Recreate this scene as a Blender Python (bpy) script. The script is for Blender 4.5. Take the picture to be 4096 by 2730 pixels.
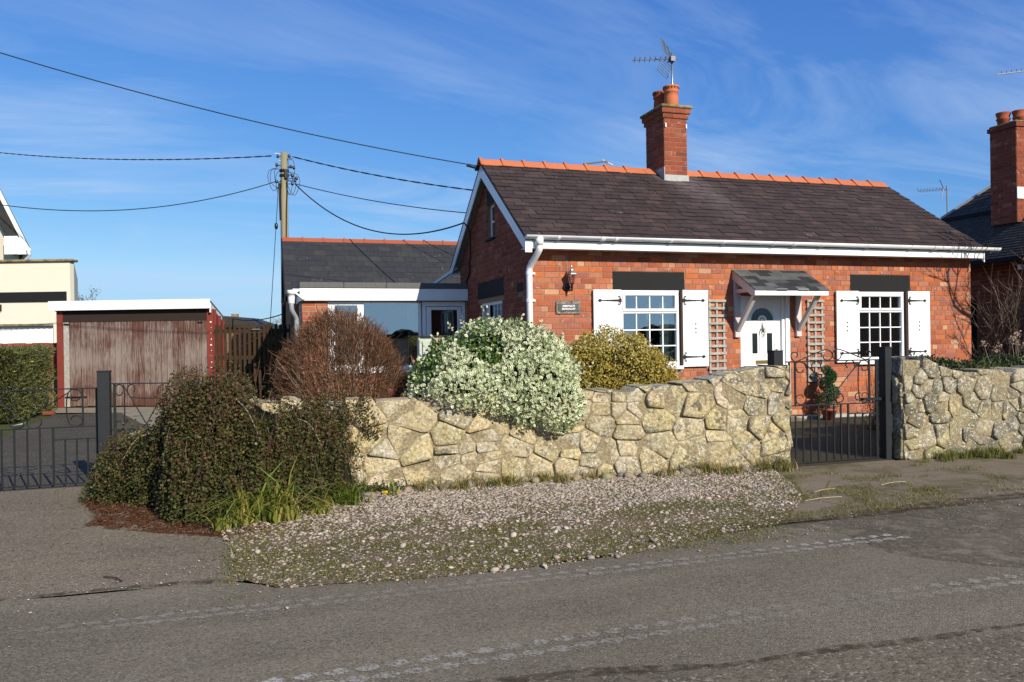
import bpy, math, random
import numpy as np
from mathutils import Vector, Matrix, noise as mnoise
random.seed(7); rng = np.random.default_rng(7)
for _o in list(bpy.data.objects): bpy.data.objects.remove(_o)
S = bpy.context.scene
COL = S.collection
# ------------------------------------------------------------------ camera, sky, sun, exposure
AX, PITCH, ROLL = 0.310, -0.002, 0.015
R_ = Vector((math.cos(AX), -math.sin(AX), 0)); F_ = Vector((math.sin(AX), math.cos(AX), 0)); U_ = Vector((0, 0, 1))
F2 = F_ * math.cos(PITCH) + U_ * math.sin(PITCH); U2 = U_ * math.cos(PITCH) - F_ * math.sin(PITCH)
cr, sr = math.cos(ROLL), math.sin(ROLL)
cx_, cy_ = R_ * cr - U2 * sr, R_ * sr + U2 * cr
cam = bpy.data.objects.new('camera', bpy.data.cameras.new('camera')); COL.objects.link(cam)
M3 = Matrix((cx_, cy_, -F2)).transposed()
cam.matrix_world = Matrix.Translation((-3.795, -10.99, 1.408)) @ M3.to_4x4()
cam.data.sensor_width = 36; cam.data.lens = 3137 / 4096 * 36; cam.data.clip_end = 3000; cam.data.clip_start = 0.05
S.camera = cam
SUN = Vector((0.32, -1.0, 0.58)).normalized()
W = bpy.data.worlds.new('World'); S.world = W; W.use_nodes = True
sun = bpy.data.objects.new('sun', bpy.data.lights.new('sun', 'SUN')); COL.objects.link(sun)
sun.data.energy = 5.0; sun.data.angle = math.radians(0.53); sun.data.color = (1.0, 0.93, 0.81)
sun.rotation_euler = SUN.to_track_quat('Z', 'Y').to_euler(); sun.location = (10, -20, 15)
vs = S.view_settings; vs.view_transform = 'Standard'; vs.look = 'None'; vs.gamma = 1; vs.use_curve_mapping = False; vs.exposure = 0.30
S.cycles.max_bounces = 6; S.cycles.transparent_max_bounces = 12; S.cycles.use_denoising = True

# ------------------------------------------------------------------ node helpers
class N:
    def __init__(s, tree): s.t = tree; s.n = tree.nodes; s.l = tree.links
    def new(s, typ, **kw):
        nd = s.n.new(typ)
        for k, v in kw.items():
            if k.startswith('i_'):
                key = k[2:]; key = int(key) if key.isdigit() else key
                s.inp(nd, key, v)
            else: setattr(nd, k, v)
        return nd
    def inp(s, nd, key, v):
        if isinstance(v, bpy.types.NodeSocket): s.l.new(v, nd.inputs[key])
        else:
            sk = nd.inputs[key]
            if hasattr(sk.default_value, '__len__') and not hasattr(v, '__len__'): v = [v] * len(sk.default_value)
            if hasattr(v, '__len__') and len(sk.default_value) == 4 and len(v) == 3: v = (*v, 1)
            sk.default_value = v
    def pos(s, scale=(1, 1, 1)):
        g = s.new('ShaderNodeNewGeometry').outputs['Position']
        return s.mapv(g, scale) if scale != (1, 1, 1) else g
    def mapv(s, v, scale, rot=(0, 0, 0), loc=(0, 0, 0)):
        m = s.new('ShaderNodeMapping'); s.inp(m, 'Vector', v); m.inputs['Scale'].default_value = scale
        m.inputs['Rotation'].default_value = rot; m.inputs['Location'].default_value = loc
        return m.outputs[0]
    def noise(s, v, scale, detail=3, rough=.55, dist=0):
        nd = s.new('ShaderNodeTexNoise'); s.inp(nd, 'Vector', v); s.inp(nd, 'Scale', scale); s.inp(nd, 'Detail', detail)
        s.inp(nd, 'Roughness', rough); s.inp(nd, 'Distortion', dist); return nd.outputs[0]
    def vor(s, v, scale, feat='F1', out='Distance', rand=1):
        nd = s.new('ShaderNodeTexVoronoi', feature=feat); s.inp(nd, 'Vector', v); s.inp(nd, 'Scale', scale)
        s.inp(nd, 'Randomness', rand); return nd.outputs[out]
    def ramp(s, f, stops, interp='LINEAR'):
        nd = s.new('ShaderNodeValToRGB'); s.inp(nd, 0, f); e = nd.color_ramp.elements; nd.color_ramp.interpolation = interp
        while len(e) > 1: e.remove(e[-1])
        for i, (p, c) in enumerate(stops):
            el = e[0] if i == 0 else e.new(p)
            el.position = p
            el.color = (c, c, c, 1) if not hasattr(c, '__len__') else (*c, 1)
        return nd.outputs[0]
    def mix(s, f, a, b, mode='MIX'):
        nd = s.new('ShaderNodeMix', data_type='RGBA', blend_type=mode)
        s.inp(nd, 0, f); s.inp(nd, 6, a); s.inp(nd, 7, b); return nd.outputs[2]
    def math(s, op, a, b=0.0, clamp=False):
        nd = s.new('ShaderNodeMath', operation=op, use_clamp=clamp); s.inp(nd, 0, a); s.inp(nd, 1, b); return nd.outputs[0]
    def rnd(s):
        a = s.new('ShaderNodeAttribute', attribute_name='rnd').outputs['Fac']
        o = s.new('ShaderNodeObjectInfo').outputs['Random']
        return s.math('FRACT', s.math('ADD', a, o))
    def attr(s, name): return s.new('ShaderNodeAttribute', attribute_name=name).outputs['Fac']
    def bump(s, h, st=.4, dist=.01):
        nd = s.new('ShaderNodeBump'); s.inp(nd, 'Height', h); s.inp(nd, 'Strength', st); s.inp(nd, 'Distance', dist); return nd.outputs[0]
MATS = {}; ALB = .84
def material(name, fn, rough=.8, spec=.3, metal=0):
    m = bpy.data.materials.new(name); m.use_nodes = True; MATS[name] = m
    t = m.node_tree; b = t.nodes['Principled BSDF']; k = N(t)
    b.inputs['Roughness'].default_value = rough; b.inputs['Specular IOR Level'].default_value = spec; b.inputs['Metallic'].default_value = metal
    r = fn(k, b)
    if not isinstance(r, dict): r = {'Base Color': r}
    if not name.startswith(('white', 'letter', 'curtain', 'tyre')): r['Base Color'] = k.mix(1, r['Base Color'], (ALB * 1.02, ALB, ALB * .95), 'MULTIPLY')
    if isinstance(r, dict):
        for a, v in r.items(): k.inp(b, a, v)
    else: k.inp(b, 'Base Color', r)
    return m
V3 = lambda *a: tuple(a)
def plain(name, c, rough=.6, spec=.4, metal=0, var=.12, sc=9, bump=.15):
    def fn(k, b):
        n = k.noise(k.pos(), sc, 5)
        return {'Base Color': k.mix(n, tuple(x * (1 - var) for x in c), tuple(min(1, x * (1 + var)) for x in c)), 'Normal': k.bump(k.noise(k.pos(), sc * 12, 3), bump, .003)}
    return material(name, fn, rough, spec, metal)
# bricks
def brickfn(stops, buff=.06, dark=1.0):
    def fn(k, b):
        r = k.rnd(); base = k.ramp(r, stops, 'LINEAR')
        p = k.pos(); n = k.noise(p, 22, 5, .65); n2 = k.noise(p, 90, 3, .6)
        c = k.mix(k.ramp(n, [(.3, .55), (.7, 0)]), base, k.mix(1.0, base, (.62, .5, .45), 'MULTIPLY'))
        c = k.mix(k.ramp(k.noise(p, 2.3, 4, .6), [(.35, .0), (.75, .45)]), c, k.mix(1, c, (.74, .62, .6), 'MULTIPLY'))
        w = k.math('MULTIPLY', k.ramp(k.noise(p, 8.5, 3, .55, .8), [(.62, 0), (.66, 1)]), k.ramp(k.math('FRACT', k.math('MULTIPLY', r, 7.3)), [(.55, 0), (.6, .5)]))
        c = k.mix(w, c, (.66, .36, .22))
        return {'Base Color': k.mix(1, c, (dark, dark, dark), 'MULTIPLY'), 'Normal': k.bump(k.math('ADD', n, k.math('MULTIPLY', n2, .4)), .45, .004)}
    return fn
BR = [(0, (.52, .155, .075)), (.15, (.42, .13, .08)), (.28, (.62, .19, .075)), (.42, (.48, .19, .13)), (.55, (.38, .145, .115)), (.66, (.60, .22, .115)), (.76, (.52, .22, .15)), (.84, (.36, .10, .06)), (.91, (.64, .28, .16)), (.96, (.66, .40, .25)), (1, (.27, .12, .11))]
material('brick_red', brickfn(BR), .9, .15)
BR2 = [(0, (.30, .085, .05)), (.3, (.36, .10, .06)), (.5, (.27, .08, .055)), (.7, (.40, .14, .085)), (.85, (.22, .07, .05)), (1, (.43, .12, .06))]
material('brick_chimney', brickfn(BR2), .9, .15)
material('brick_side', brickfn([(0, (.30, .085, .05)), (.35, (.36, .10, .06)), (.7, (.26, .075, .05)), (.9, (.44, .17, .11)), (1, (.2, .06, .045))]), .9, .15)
def mort(c1, c2):
    def fn(k, b):
        p = k.pos(); n = k.noise(p, 5, 5, .7)
        return {'Base Color': k.mix(n, c1, c2), 'Normal': k.bump(k.noise(p, 140, 3), .5, .003)}
    return fn
material('mortar', mort((.27, .165, .10), (.38, .25, .155)), .95, .1)
material('mortar_pale', mort((.42, .3, .19), (.5, .38, .26)), .95, .1)
def smort(k, b):
    p = k.pos(); n = k.noise(p, 5, 7, .7); f = k.noise(p, 40, 6, .8); c = k.mix(n, (.30, .24, .145), (.50, .41, .26)); c = k.mix(k.ramp(f, [(.40, .6), (.54, 0)]), c, (.13, .10, .06))
    c = k.mix(k.ramp(k.noise(p, 40, 5, .8), [(.56, 0), (.62, .6)]), c, (.6, .57, .46))
    return {'Base Color': c, 'Normal': k.bump(k.math('ADD', n, f), .9, .02)}
material('stone_mortar', smort, .95, .1)
# slates
def slate(c1, c2, c3, lich=.5):
    def fn(k, b):
        r = k.rnd(); p = k.pos(); base = k.ramp(r, [(0, c1), (.35, c2), (.7, c1), (.9, c3), (1, c2)])
        n = k.noise(p, 9, 6, .7); c = k.mix(k.ramp(n, [(.3, .0), (.7, 1)]), base, k.mix(1, base, (1.55, 1.5, 1.45), 'MULTIPLY'))
        l = k.math('MULTIPLY', k.ramp(k.noise(p, 13, 4, .7, .5), [(.60, 0), (.68, 1)]), k.ramp(k.math('FRACT', k.math('MULTIPLY', r, 13.7)), [(.92, 0), (.93, lich)]))
        c = k.mix(l, c, (.26, .245, .225))
        if lich > .7:   # pale run-off streak below the chimney flashing
            sx = k.new('ShaderNodeSeparateXYZ'); k.inp(sx, 0, p); u_ = k.math('ABSOLUTE', k.math('SUBTRACT', sx.outputs[0], k.math('SUBTRACT', 5.72, k.math('MULTIPLY', sx.outputs[2], .5))))
            wv = k.math('MULTIPLY', k.ramp(u_, [(.2, 1), (.62, 0)]), k.ramp(k.math('SUBTRACT', sx.outputs[2], 3.3), [(.0, 0), (.95, .6)])); c = k.mix(k.math('MULTIPLY', wv, k.ramp(k.noise(p, 5, 5, .7), [(.35, .3), (.65, 1)])), c, (.21, .175, .175))
        sp = k.ramp(k.noise(p, 42, 2, .5), [(.74, 0), (.78, .45)])
        c = k.mix(sp, c, (.2, .195, .16))
        return {'Base Color': c, 'Normal': k.bump(k.noise(k.mapv(p, (1, 1, 3)), 35, 4), .4, .004)}
    return fn
material('slate_purple', slate((.046, .032, .030), (.034, .025, .024), (.062, .042, .038), .8), .75, .2)
material('slate_blue', slate((.030, .030, .030), (.025, .026, .027), (.038, .038, .035), .5), .6, .4)
material('slate_dark', slate((.04, .037, .034), (.03, .028, .027), (.055, .052, .04), .5), .7, .3)
def terrafn(c1, c2):
    def fn(k, b):
        p = k.pos(); r = k.rnd(); n = k.noise(p, 12, 5, .6)
        c = k.mix(n, c1, c2); c = k.mix(k.math('MULTIPLY', r, .35), c, k.mix(1, c, (.72, .66, .6), 'MULTIPLY'))
        c = k.mix(k.ramp(k.noise(p, 30, 3), [(.62, 0), (.7, .35)]), c, (.2, .09, .05))
        return {'Base Color': c, 'Normal': k.bump(k.noise(p, 80, 3), .25, .003)}
    return fn
material('terracotta', terrafn((.52, .145, .06), (.64, .20, .085)), .75, .25)
material('terracotta_old', terrafn((.33, .085, .045), (.42, .12, .06)), .8, .2)
def whitefn(c=(.8, .8, .79), dirt=.3):
    def fn(k, b):
        p = k.pos(); n = k.noise(p, 3.2, 6, .7)
        return {'Base Color': k.mix(k.ramp(n, [(.45, 0), (.8, dirt)]), c, (.5, .5, .44)), 'Normal': k.bump(k.noise(p, 60, 2), .06, .003)}
    return fn
material('white_upvc', whitefn((.8, .8, .8), .15), .32, .45)
material('white_gutter', whitefn((.78, .78, .77), .55), .4, .4)
material('white_wood', whitefn((.8, .8, .78), .2), .55, .3)
plain('porch_paint', (.62, .56, .56), .6, .3, 0, .12, 6)
plain('black_paint', (.015, .0155, .0165), .75, .2, 0, .2, 8)
plain('iron_paint', (.010, .0125, .014), .5, .3, 0, .35, 30, .4)
plain('post_paint', (.019, .022, .025), .6, .25, 0, .25, 14, .6)
plain('grey_slate_plaque', (.10, .10, .10), .6, .3)
plain('lettering_white', (.8, .8, .78), .6, .2, 0, .02)
plain('brass', (.72, .52, .16), .3, .5, 1, .1)
plain('chrome_old', (.5, .48, .42), .35, .5, 1, .15)
plain('galvanised', (.42, .43, .44), .4, .5, .85, .15)
plain('aluminium_dark', (.12, .12, .13), .45, .5, .6, .2)
plain('lead_flashing', (.42, .42, .42), .6, .3, 0, .35, 14)
plain('cable_black', (.016, .016, .017), .6, .3)
plain('shade_pipe', (.33, .35, .38), .45, .4)  # grey-blue look of the shaded downpipe, set as base colour
plain('garage_red', (.23, .045, .032), .7, .25, 0, .22, 7, .3)
plain('header_shade', (.035, .022, .018), .7, .2)  # shadow under the garage roof, painted as a near-black colour
plain('jamb_brown', (.06, .032, .025), .7, .2, 0, .6, 40, .5)
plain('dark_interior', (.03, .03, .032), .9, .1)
plain('curtain', (.58, .57, .53), .9, .1, 0, .08)
plain('mosaic_pale', (.5, .55, .48), .7, .2, 0, .2, 25)
plain('birdhouse_wood', (.5, .38, .26), .8, .2, 0, .25, 25)
plain('plastic_black', (.015, .015, .016), .35, .5)
plain('solar_panel', (.22, .25, .24), .2, .6, 0, .1)
plain('pot_clay', (.36, .10, .06), .7, .25)
plain('berry_red', (.4, .02, .02), .4, .5)
plain('straw', (.5, .41, .24), .8, .2, 0, .25, 30)
plain('seed_head', (.5, .36, .27), .9, .1, 0, .3, 40)
plain('petal_yellow', (.85, .55, .03), .6, .2, 0, .1, 60)
plain('paper_white', (.75, .77, .78), .6, .2)
def woodfn(c1, c2, ax=(14, 14, 1.2), grey=0.):
    def fn(k, b):
        p = k.pos(); r = k.rnd(); q = k.new('ShaderNodeVectorMath', operation='ADD'); k.inp(q, 0, k.mapv(p, ax)); cmb = k.new('ShaderNodeCombineXYZ'); k.inp(cmb, 2, k.math('MULTIPLY', r, 37)); k.inp(cmb, 0, k.math('MULTIPLY', r, 11)); k.inp(q, 1, cmb.outputs[0])
        n = k.noise(q.outputs[0], 1.6, 8, .72, 1.2)
        c = k.mix(k.ramp(n, [(.35, 0), (.65, 1)]), c1, c2)
        c = k.mix(k.math('MULTIPLY', r, .4), c, k.mix(1, c, (.7, .66, .64), 'MULTIPLY'))
        return {'Base Color': c, 'Normal': k.bump(n, .5, .006)}
    return fn
def garagefn(k, b):   # worn red-brown stain: bare grey wood in streaks, more of it low down and to the middle
    p = k.pos(); r = k.rnd(); sx = k.new('ShaderNodeSeparateXYZ'); k.inp(sx, 0, p)
    off = k.new('ShaderNodeCombineXYZ'); k.inp(off, 0, k.math('MULTIPLY', r, 23.)); k.inp(off, 2, k.math('MULTIPLY', r, 51.))
    q = k.new('ShaderNodeVectorMath', operation='ADD'); k.inp(q, 0, k.mapv(p, (44, 44, 2.6))); k.inp(q, 1, off.outputs[0])
    n = k.noise(q.outputs[0], 1.0, 8, .75, 1.0); big = k.noise(k.mapv(p, (.8, .8, 1.1)), 1.4, 3, .5)
    z = k.math('SUBTRACT', 1, k.math('ABSOLUTE', k.math('MULTIPLY', k.math('SUBTRACT', sx.outputs[2], 1.05), 1.15)))
    wear = k.math('ADD', k.math('ADD', n, k.math('MULTIPLY', k.math('SUBTRACT', big, .5), .5)), k.math('ADD', k.math('MULTIPLY', z, .14), k.math('MULTIPLY', k.math('SUBTRACT', r, .5), .13)))
    m = k.ramp(wear, [(.47, 0), (.57, .5), (.68, .95)])
    c = k.mix(m, k.mix(n, (.075, .034, .026), (.15, .068, .05)), k.mix(n, (.20, .155, .135), (.37, .31, .28)))
    return {'Base Color': c, 'Normal': k.bump(n, .5, .005)}
material('garage_wood', garagefn, .85, .15)
material('fence_wood', woodfn((.04, .024, .014), (.085, .054, .032)), .9, .1)
material('trellis_wood', woodfn((.31, .29, .265), (.56, .53, .49), (9, 9, 9)), .9, .1)
material('shed_wood', woodfn((.14, .10, .07), (.3, .22, .16), (2, 2, 30)), .9, .1)
def polefn(k, b):
    p = k.pos(); n = k.noise(k.mapv(p, (9, 9, .8)), 2, 7, .7); sx = k.new('ShaderNodeSeparateXYZ'); k.inp(sx, 0, p)
    c = k.mix(n, (.22, .17, .10), (.42, .36, .25)); g = k.ramp(k.math('MULTIPLY', k.math('SUBTRACT', sx.outputs[2], 4.2), .6), [(0, 0), (1, .75)])
    return {'Base Color': k.mix(g, c, (.25, .235, .14)), 'Normal': k.bump(n, .6, .01)}
material('pole_wood', polefn, .9, .1)
def plaquewood(k, b):
    p = k.pos(); n = k.noise(k.mapv(p, (5, 5, 16)), 3, 8, .75, 1.5)
    return {'Base Color': k.ramp(n, [(.4, (.03, .03, .028)), (.5, (.2, .18, .16)), (.62, (.5, .46, .42))]), 'Normal': k.bump(n, .6, .004)}
material('plaque_wood', plaquewood, .9, .1)
def feltfn(k, b):
    p = k.pos(); n = k.noise(p, 160, 2, .6)
    return {'Base Color': k.mix(k.ramp(k.noise(p, 220, 2, .6), [(.4, 0), (.65, 1)]), (.06, .06, .062), (.26, .26, .26)), 'Normal': k.bump(n, .5, .003)}
material('felt', feltfn, .95, .1)
def shinglefn(k, b):
    p = k.pos(); r = k.rnd(); n = k.noise(p, 180, 2, .6)
    base = k.ramp(r, [(0, (.035, .035, .037)), (.55, (.055, .055, .058)), (.78, (.10, .104, .108)), (1, (.13, .135, .14))])
    return {'Base Color': k.mix(n, k.mix(1, base, (.5, .5, .5), 'MULTIPLY'), k.mix(1, base, (1.5, 1.5, 1.5), 'MULTIPLY')), 'Normal': k.bump(n, .5, .003)}
material('shingle', shinglefn, .95, .1)
def renderfn(c):
    def fn(k, b):
        p = k.pos(); return {'Base Color': k.mix(k.noise(p, 1.2, 5), c, tuple(x * .9 for x in c)), 'Normal': k.bump(k.noise(p, 70, 3), .25, .004)}
    return fn
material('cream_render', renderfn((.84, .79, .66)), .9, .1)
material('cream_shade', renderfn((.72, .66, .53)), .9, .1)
def copefn(k, b):
    p = k.pos(); n = k.noise(p, 7, 5, .7); return k.mix(k.ramp(n, [(.4, 0), (.6, 1)]), (.16, .13, .05), (.34, .28, .17))
material('mossy_coping', copefn, .95, .1)
# rubble stone
def stonefn(k, b):
    p = k.pos(); r = k.rnd(); sx = k.new('ShaderNodeSeparateXYZ'); k.inp(sx, 0, p)
    base = k.ramp(r, [(0, (.50, .40, .23)), (.14, (.58, .47, .28)), (.28, (.44, .38, .26)), (.42, (.63, .52, .33)), (.56, (.42, .36, .25)), (.68, (.56, .47, .24)), (.80, (.68, .55, .41)), (.9, (.47, .44, .36)), (1, (.60, .50, .33))])
    n = k.noise(p, 6, 8, .72, .4); fine = k.noise(p, 30, 8, .8)
    c = k.mix(k.ramp(fine, [(.40, 0), (.60, 1)]), k.mix(1, base, (.50, .47, .42), 'MULTIPLY'), k.mix(1, base, (1.28, 1.27, 1.25), 'MULTIPLY'))
    right = k.math('MULTIPLY', k.math('SUBTRACT', sx.outputs[0], 0.0), .036)
    dk = k.ramp(k.math('ADD', k.noise(p, 6.5, 7, .7, .8), right), [(.52, 0), (.58, .8)])
    dk2 = k.math('MULTIPLY', dk, k.ramp(k.math('FRACT', k.math('MULTIPLY', r, 5.3)), [(.1, .45), (.5, 1)]))
    c = k.mix(dk2, c, (.10, .095, .08))
    low = k.math('MULTIPLY', k.ramp(sx.outputs[2], [(.05, 1), (.75, .15)]), k.ramp(k.noise(p, 3.1, 6, .7, .5), [(.50, 0), (.60, .6)]))
    c = k.mix(k.math('MULTIPLY', low, .7), c, (.50, .43, .18))
    pale = k.ramp(k.noise(p, 9, 9, .82, .3), [(.54, 0), (.60, .65)])
    c = k.mix(pale, c, (.62, .60, .50))
    sp = k.math('MULTIPLY', k.ramp(k.vor(p, 22), [(.17, 1), (.22, 0)]), k.ramp(k.noise(p, 2.9, 3, .6), [(.44, 0), (.54, 1)]))
    c = k.mix(sp, c, (.74, .73, .66))
    sp2 = k.math('MULTIPLY', k.ramp(k.noise(p, 40, 5, .8), [(.545, 0), (.60, .95)]), k.ramp(k.noise(p, 3.6, 4, .65), [(.40, 0), (.52, 1)]))
    c = k.mix(sp2, c, (.74, .73, .64))
    return {'Base Color': c, 'Normal': k.bump(k.math('ADD', k.math('MULTIPLY', n, 1.5), k.math('MULTIPLY', fine, .6)), .9, .025)}
material('rubble_stone', stonefn, .95, .1)
# ground
def asph(c1, c2, c3, speck=.5, sc=1., patch=None):   # worn tarmac: aggregate, dusty bands along the traffic
    def fn(k, b):
        p = k.pos(); n = k.noise(p, 1.1, 6, .65); g = k.noise(p, 130 * sc, 3, .7); v = k.vor(p, 125 * sc); vc = k.vor(p, 125 * sc, 'F1', 'Color')
        c = k.mix(k.ramp(n, [(.3, 0), (.7, 1)]), c1, c2)
        c = k.mix(k.ramp(k.noise(k.mapv(p, (.25, 1.6, 1)), 1.2, 5, .6), [(.5, 0), (.75, .6)]), c, c3)
        bw = k.new('ShaderNodeSeparateColor'); k.inp(bw, 0, vc)
        c = k.mix(k.ramp(bw.outputs[0], [(.0, .75), (.6, 0)]), c, k.mix(1, c, (.38, .38, .39), 'MULTIPLY'))
        c = k.mix(k.ramp(bw.outputs[1], [(.88, 0), (.97, speck)]), c, (.40, .36, .30))
        c = k.mix(k.ramp(g, [(.3, .5), (.55, 0)]), c, k.mix(1, c, (.5, .5, .5), 'MULTIPLY'))
        return {'Base Color': c, 'Normal': k.bump(k.math('ADD', k.math('MULTIPLY', g, .7), k.math('SUBTRACT', 1, v)), .55, .004)}
    return fn
material('road_asphalt', asph((.185, .16, .118), (.25, .216, .162), (.32, .275, .205), .45), .95, .06)
material('road_coarse', asph((.155, .132, .095), (.21, .178, .13), (.25, .21, .15), .6, .6), .95, .08)
def blendfn(k, b):
    r = asph((.155, .132, .095), (.21, .178, .13), (.25, .21, .15), .6, .6)(k, b); r['Alpha'] = k.ramp(k.noise(k.pos(), 4, 8, .7), [(.42, 0), (.60, 1)]); return r
material('road_blend', blendfn, .95, .08)
def mudfn(k, b):
    p = k.pos(); return {'Base Color': k.mix(k.noise(p, 9, 6, .75), (.045, .032, .02), (.12, .09, .055)), 'Alpha': k.ramp(k.noise(p, 14, 7, .75), [(.42, 0), (.60, .8)]), 'Normal': k.bump(k.noise(p, 60, 4, .7), .8, .01)}
material('mud', mudfn, .95, .1)
material('drive_asphalt', asph((.195, .162, .12), (.265, .22, .158), (.34, .275, .18), .8, .8), .95, .06)
material('drive_far', asph((.08, .074, .064), (.12, .108, .09), (.15, .13, .085), .35, .7), .95, .06)
def concfn(c1, c2, moss=.5):
    def fn(k, b):
        p = k.pos(); n = k.noise(p, 2.2, 8, .7); g = k.noise(p, 70, 4, .7)
        c = k.mix(n, c1, c2); c = k.mix(k.ramp(g, [(.35, .6), (.6, 0)]), c, k.mix(1, c, (.55, .55, .55), 'MULTIPLY'))
        c = k.mix(k.ramp(k.noise(p, 1.6, 7, .72, .3), [(.5, 0), (.62, moss)]), c, (.085, .078, .03))
        cr_ = k.ramp(k.vor(p, 1.3, 'DISTANCE_TO_EDGE'), [(.0, .7), (.018, 0)])
        c = k.mix(k.math('MULTIPLY', cr_, k.ramp(n, [(.4, 0), (.6, 1)])), c, (.05, .042, .03))
        return {'Base Color': c, 'Normal': k.bump(k.math('ADD', n, k.math('MULTIPLY', g, .4)), .7, .015)}
    return fn
material('old_concrete', concfn((.19, .15, .105), (.29, .24, .175), .7), .95, .1)
material('apron_concrete', concfn((.30, .265, .21), (.38, .34, .27), .4), .95, .1)
material('garden_paving', concfn((.05, .042, .034), (.09, .078, .06), .6), .95, .1)
def soilfn(k, b):
    p = k.pos(); n = k.noise(p, 3, 8, .75); g = k.noise(p, 45, 5, .7)
    c = k.ramp(n, [(.35, (.055, .04, .025)), (.5, (.10, .085, .045)), (.65, (.13, .115, .045))])
    return {'Base Color': k.mix(k.ramp(g, [(.35, .6), (.6, 0)]), c, (.03, .022, .015)), 'Normal': k.bump(g, .8, .02)}
material('soil', soilfn, .95, .1)
def gravelbase(k, b):
    p = k.pos(); n = k.noise(p, 2.0, 6, .65); g = k.noise(p, 70, 4, .7); bw = k.new('ShaderNodeSeparateColor'); k.inp(bw, 0, k.vor(k.mapv(p, (1, 1.2, 1)), 48, 'F1', 'Color'))
    c = k.ramp(n, [(.38, (.27, .20, .115)), (.48, (.20, .15, .065)), (.58, (.145, .13, .03))])
    c = k.mix(k.ramp(bw.outputs[0], [(.5, 0), (.6, .55)]), c, (.32, .25, .21))
    c = k.mix(k.ramp(g, [(.35, .7), (.6, 0)]), c, (.05, .042, .025))
    return {'Base Color': c, 'Normal': k.bump(k.math('ADD', g, k.math('SUBTRACT', 1, k.vor(k.mapv(p, (1, 1.2, 1)), 48))), .8, .012)}
material('gravel_bed', gravelbase, .95, .1)
def fieldfn(k, b):
    p = k.pos(); return k.ramp(k.noise(p, .5, 6, .7), [(.3, (.05, .07, .02)), (.7, (.09, .10, .035))])
material('far_grass', fieldfn, .95, .1)
def pebfn(k, b):
    r = k.rnd(); c = k.ramp(r, [(0, (.44, .34, .27)), (.2, (.55, .45, .375)), (.4, (.34, .285, .24)), (.55, (.62, .54, .46)), (.7, (.42, .34, .275)), (.82, (.22, .195, .17)), (.92, (.70, .64, .53)), (1, (.42, .27, .18))], 'LINEAR')
    return {'Base Color': k.mix(k.noise(k.pos(), 60, 3), c, k.mix(1, c, (.7, .7, .7), 'MULTIPLY'))}
material('pebble', pebfn, .8, .25)
def cobfn(k, b):
    r = k.rnd(); p = k.pos(); c = k.ramp(r, [(0, (.30, .24, .17)), (.25, (.22, .20, .17)), (.45, (.34, .22, .16)), (.6, (.25, .25, .24)), (.8, (.33, .29, .16)), (1, (.36, .27, .22))])
    return {'Base Color': k.mix(k.noise(p, 40, 5, .7), k.mix(1, c, (.7, .7, .7), 'MULTIPLY'), k.mix(1, c, (1.15, 1.15, 1.15), 'MULTIPLY')), 'Normal': k.bump(k.noise(p, 90, 4), .3, .004)}
material('cobble', cobfn, .85, .2)
def dustfn(k, b):
    p = k.pos(); a = k.math('MULTIPLY', k.ramp(k.noise(p, 55, 3, .7), [(.38, 0), (.6, 1)]), k.attr('rnd'))
    return {'Base Color': (.50, .47, .41), 'Alpha': k.math('MULTIPLY', a, .95)}
material('tyre_dust', dustfn, .95, .1)
def litterfn(k, b):
    r = k.rnd(); return k.ramp(r, [(0, (.16, .065, .03)), (.4, (.24, .10, .05)), (.7, (.12, .05, .028)), (1, (.36, .2, .11))])
material('leaf_litter', litterfn, .95, .1)
def litterbase(k, b):
    p = k.pos(); return {'Base Color': k.ramp(k.noise(p, 30, 6, .75), [(.3, (.05, .025, .014)), (.6, (.17, .075, .04)), (.75, (.26, .14, .08))]), 'Alpha': k.ramp(k.noise(p, 7, 6, .75), [(.46, 0), (.5, 1)])}
material('litter_base', litterbase, .95, .1)
# leaves
def leafmat(name, stops, rough=.45, trans=.25, spec=.4, extra=None):
    m = bpy.data.materials.new(name); m.use_nodes = True; MATS[name] = m; t = m.node_tree; k = N(t); b = t.nodes['Principled BSDF']
    r = k.attr('rnd'); c = k.ramp(r, stops)
    if extra: c = extra(k, c, r)
    if 'varieg' not in name: c = k.mix(1, c, (ALB * 1.02, ALB * .97, ALB * .9), 'MULTIPLY')
    k.inp(b, 'Base Color', c); b.inputs['Roughness'].default_value = rough; b.inputs['Specular IOR Level'].default_value = spec
    if trans > 0:
        tr = k.new('ShaderNodeBsdfTranslucent'); k.inp(tr, 'Color', k.mix(1, c, (1.1, 1.25, .7), 'MULTIPLY'))
        mx = k.new('ShaderNodeMixShader'); k.inp(mx, 0, trans); k.l.new(b.outputs[0], mx.inputs[1]); k.l.new(tr.outputs[0], mx.inputs[2])
        k.l.new(mx.outputs[0], t.nodes['Material Output'].inputs[0])
    return m
def varieg(k, c, r):
    e = k.attr('mar'); return k.mix(k.math('MULTIPLY', k.ramp(e, [(.34, 0), (.48, 1)]), k.ramp(r, [(.86, 1), (.87, 0)])), c, k.mix(k.math('FRACT', k.math('MULTIPLY', r, 31.)), (.70, .70, .44), (.80, .79, .62)))
leafmat('leaf_variegated', [(0, (.14, .20, .04)), (.5, (.22, .28, .07)), (.86, (.12, .18, .04)), (.87, (.035, .085, .012)), (1, (.10, .16, .02))], .4, .2, .5, varieg)
leafmat('leaf_green_gloss', [(0, (.03, .075, .012)), (.5, (.06, .13, .02)), (.85, (.12, .19, .03)), (1, (.30, .33, .06))], .35, .2, .5)
leafmat('leaf_gold', [(0, (.34, .25, .03)), (.3, (.52, .40, .06)), (.5, (.68, .56, .15)), (.62, (.22, .155, .02)), (.85, (.60, .52, .18)), (.93, (.12, .11, .015)), (1, (.10, .12, .015))], .45, .25, .4)
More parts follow.
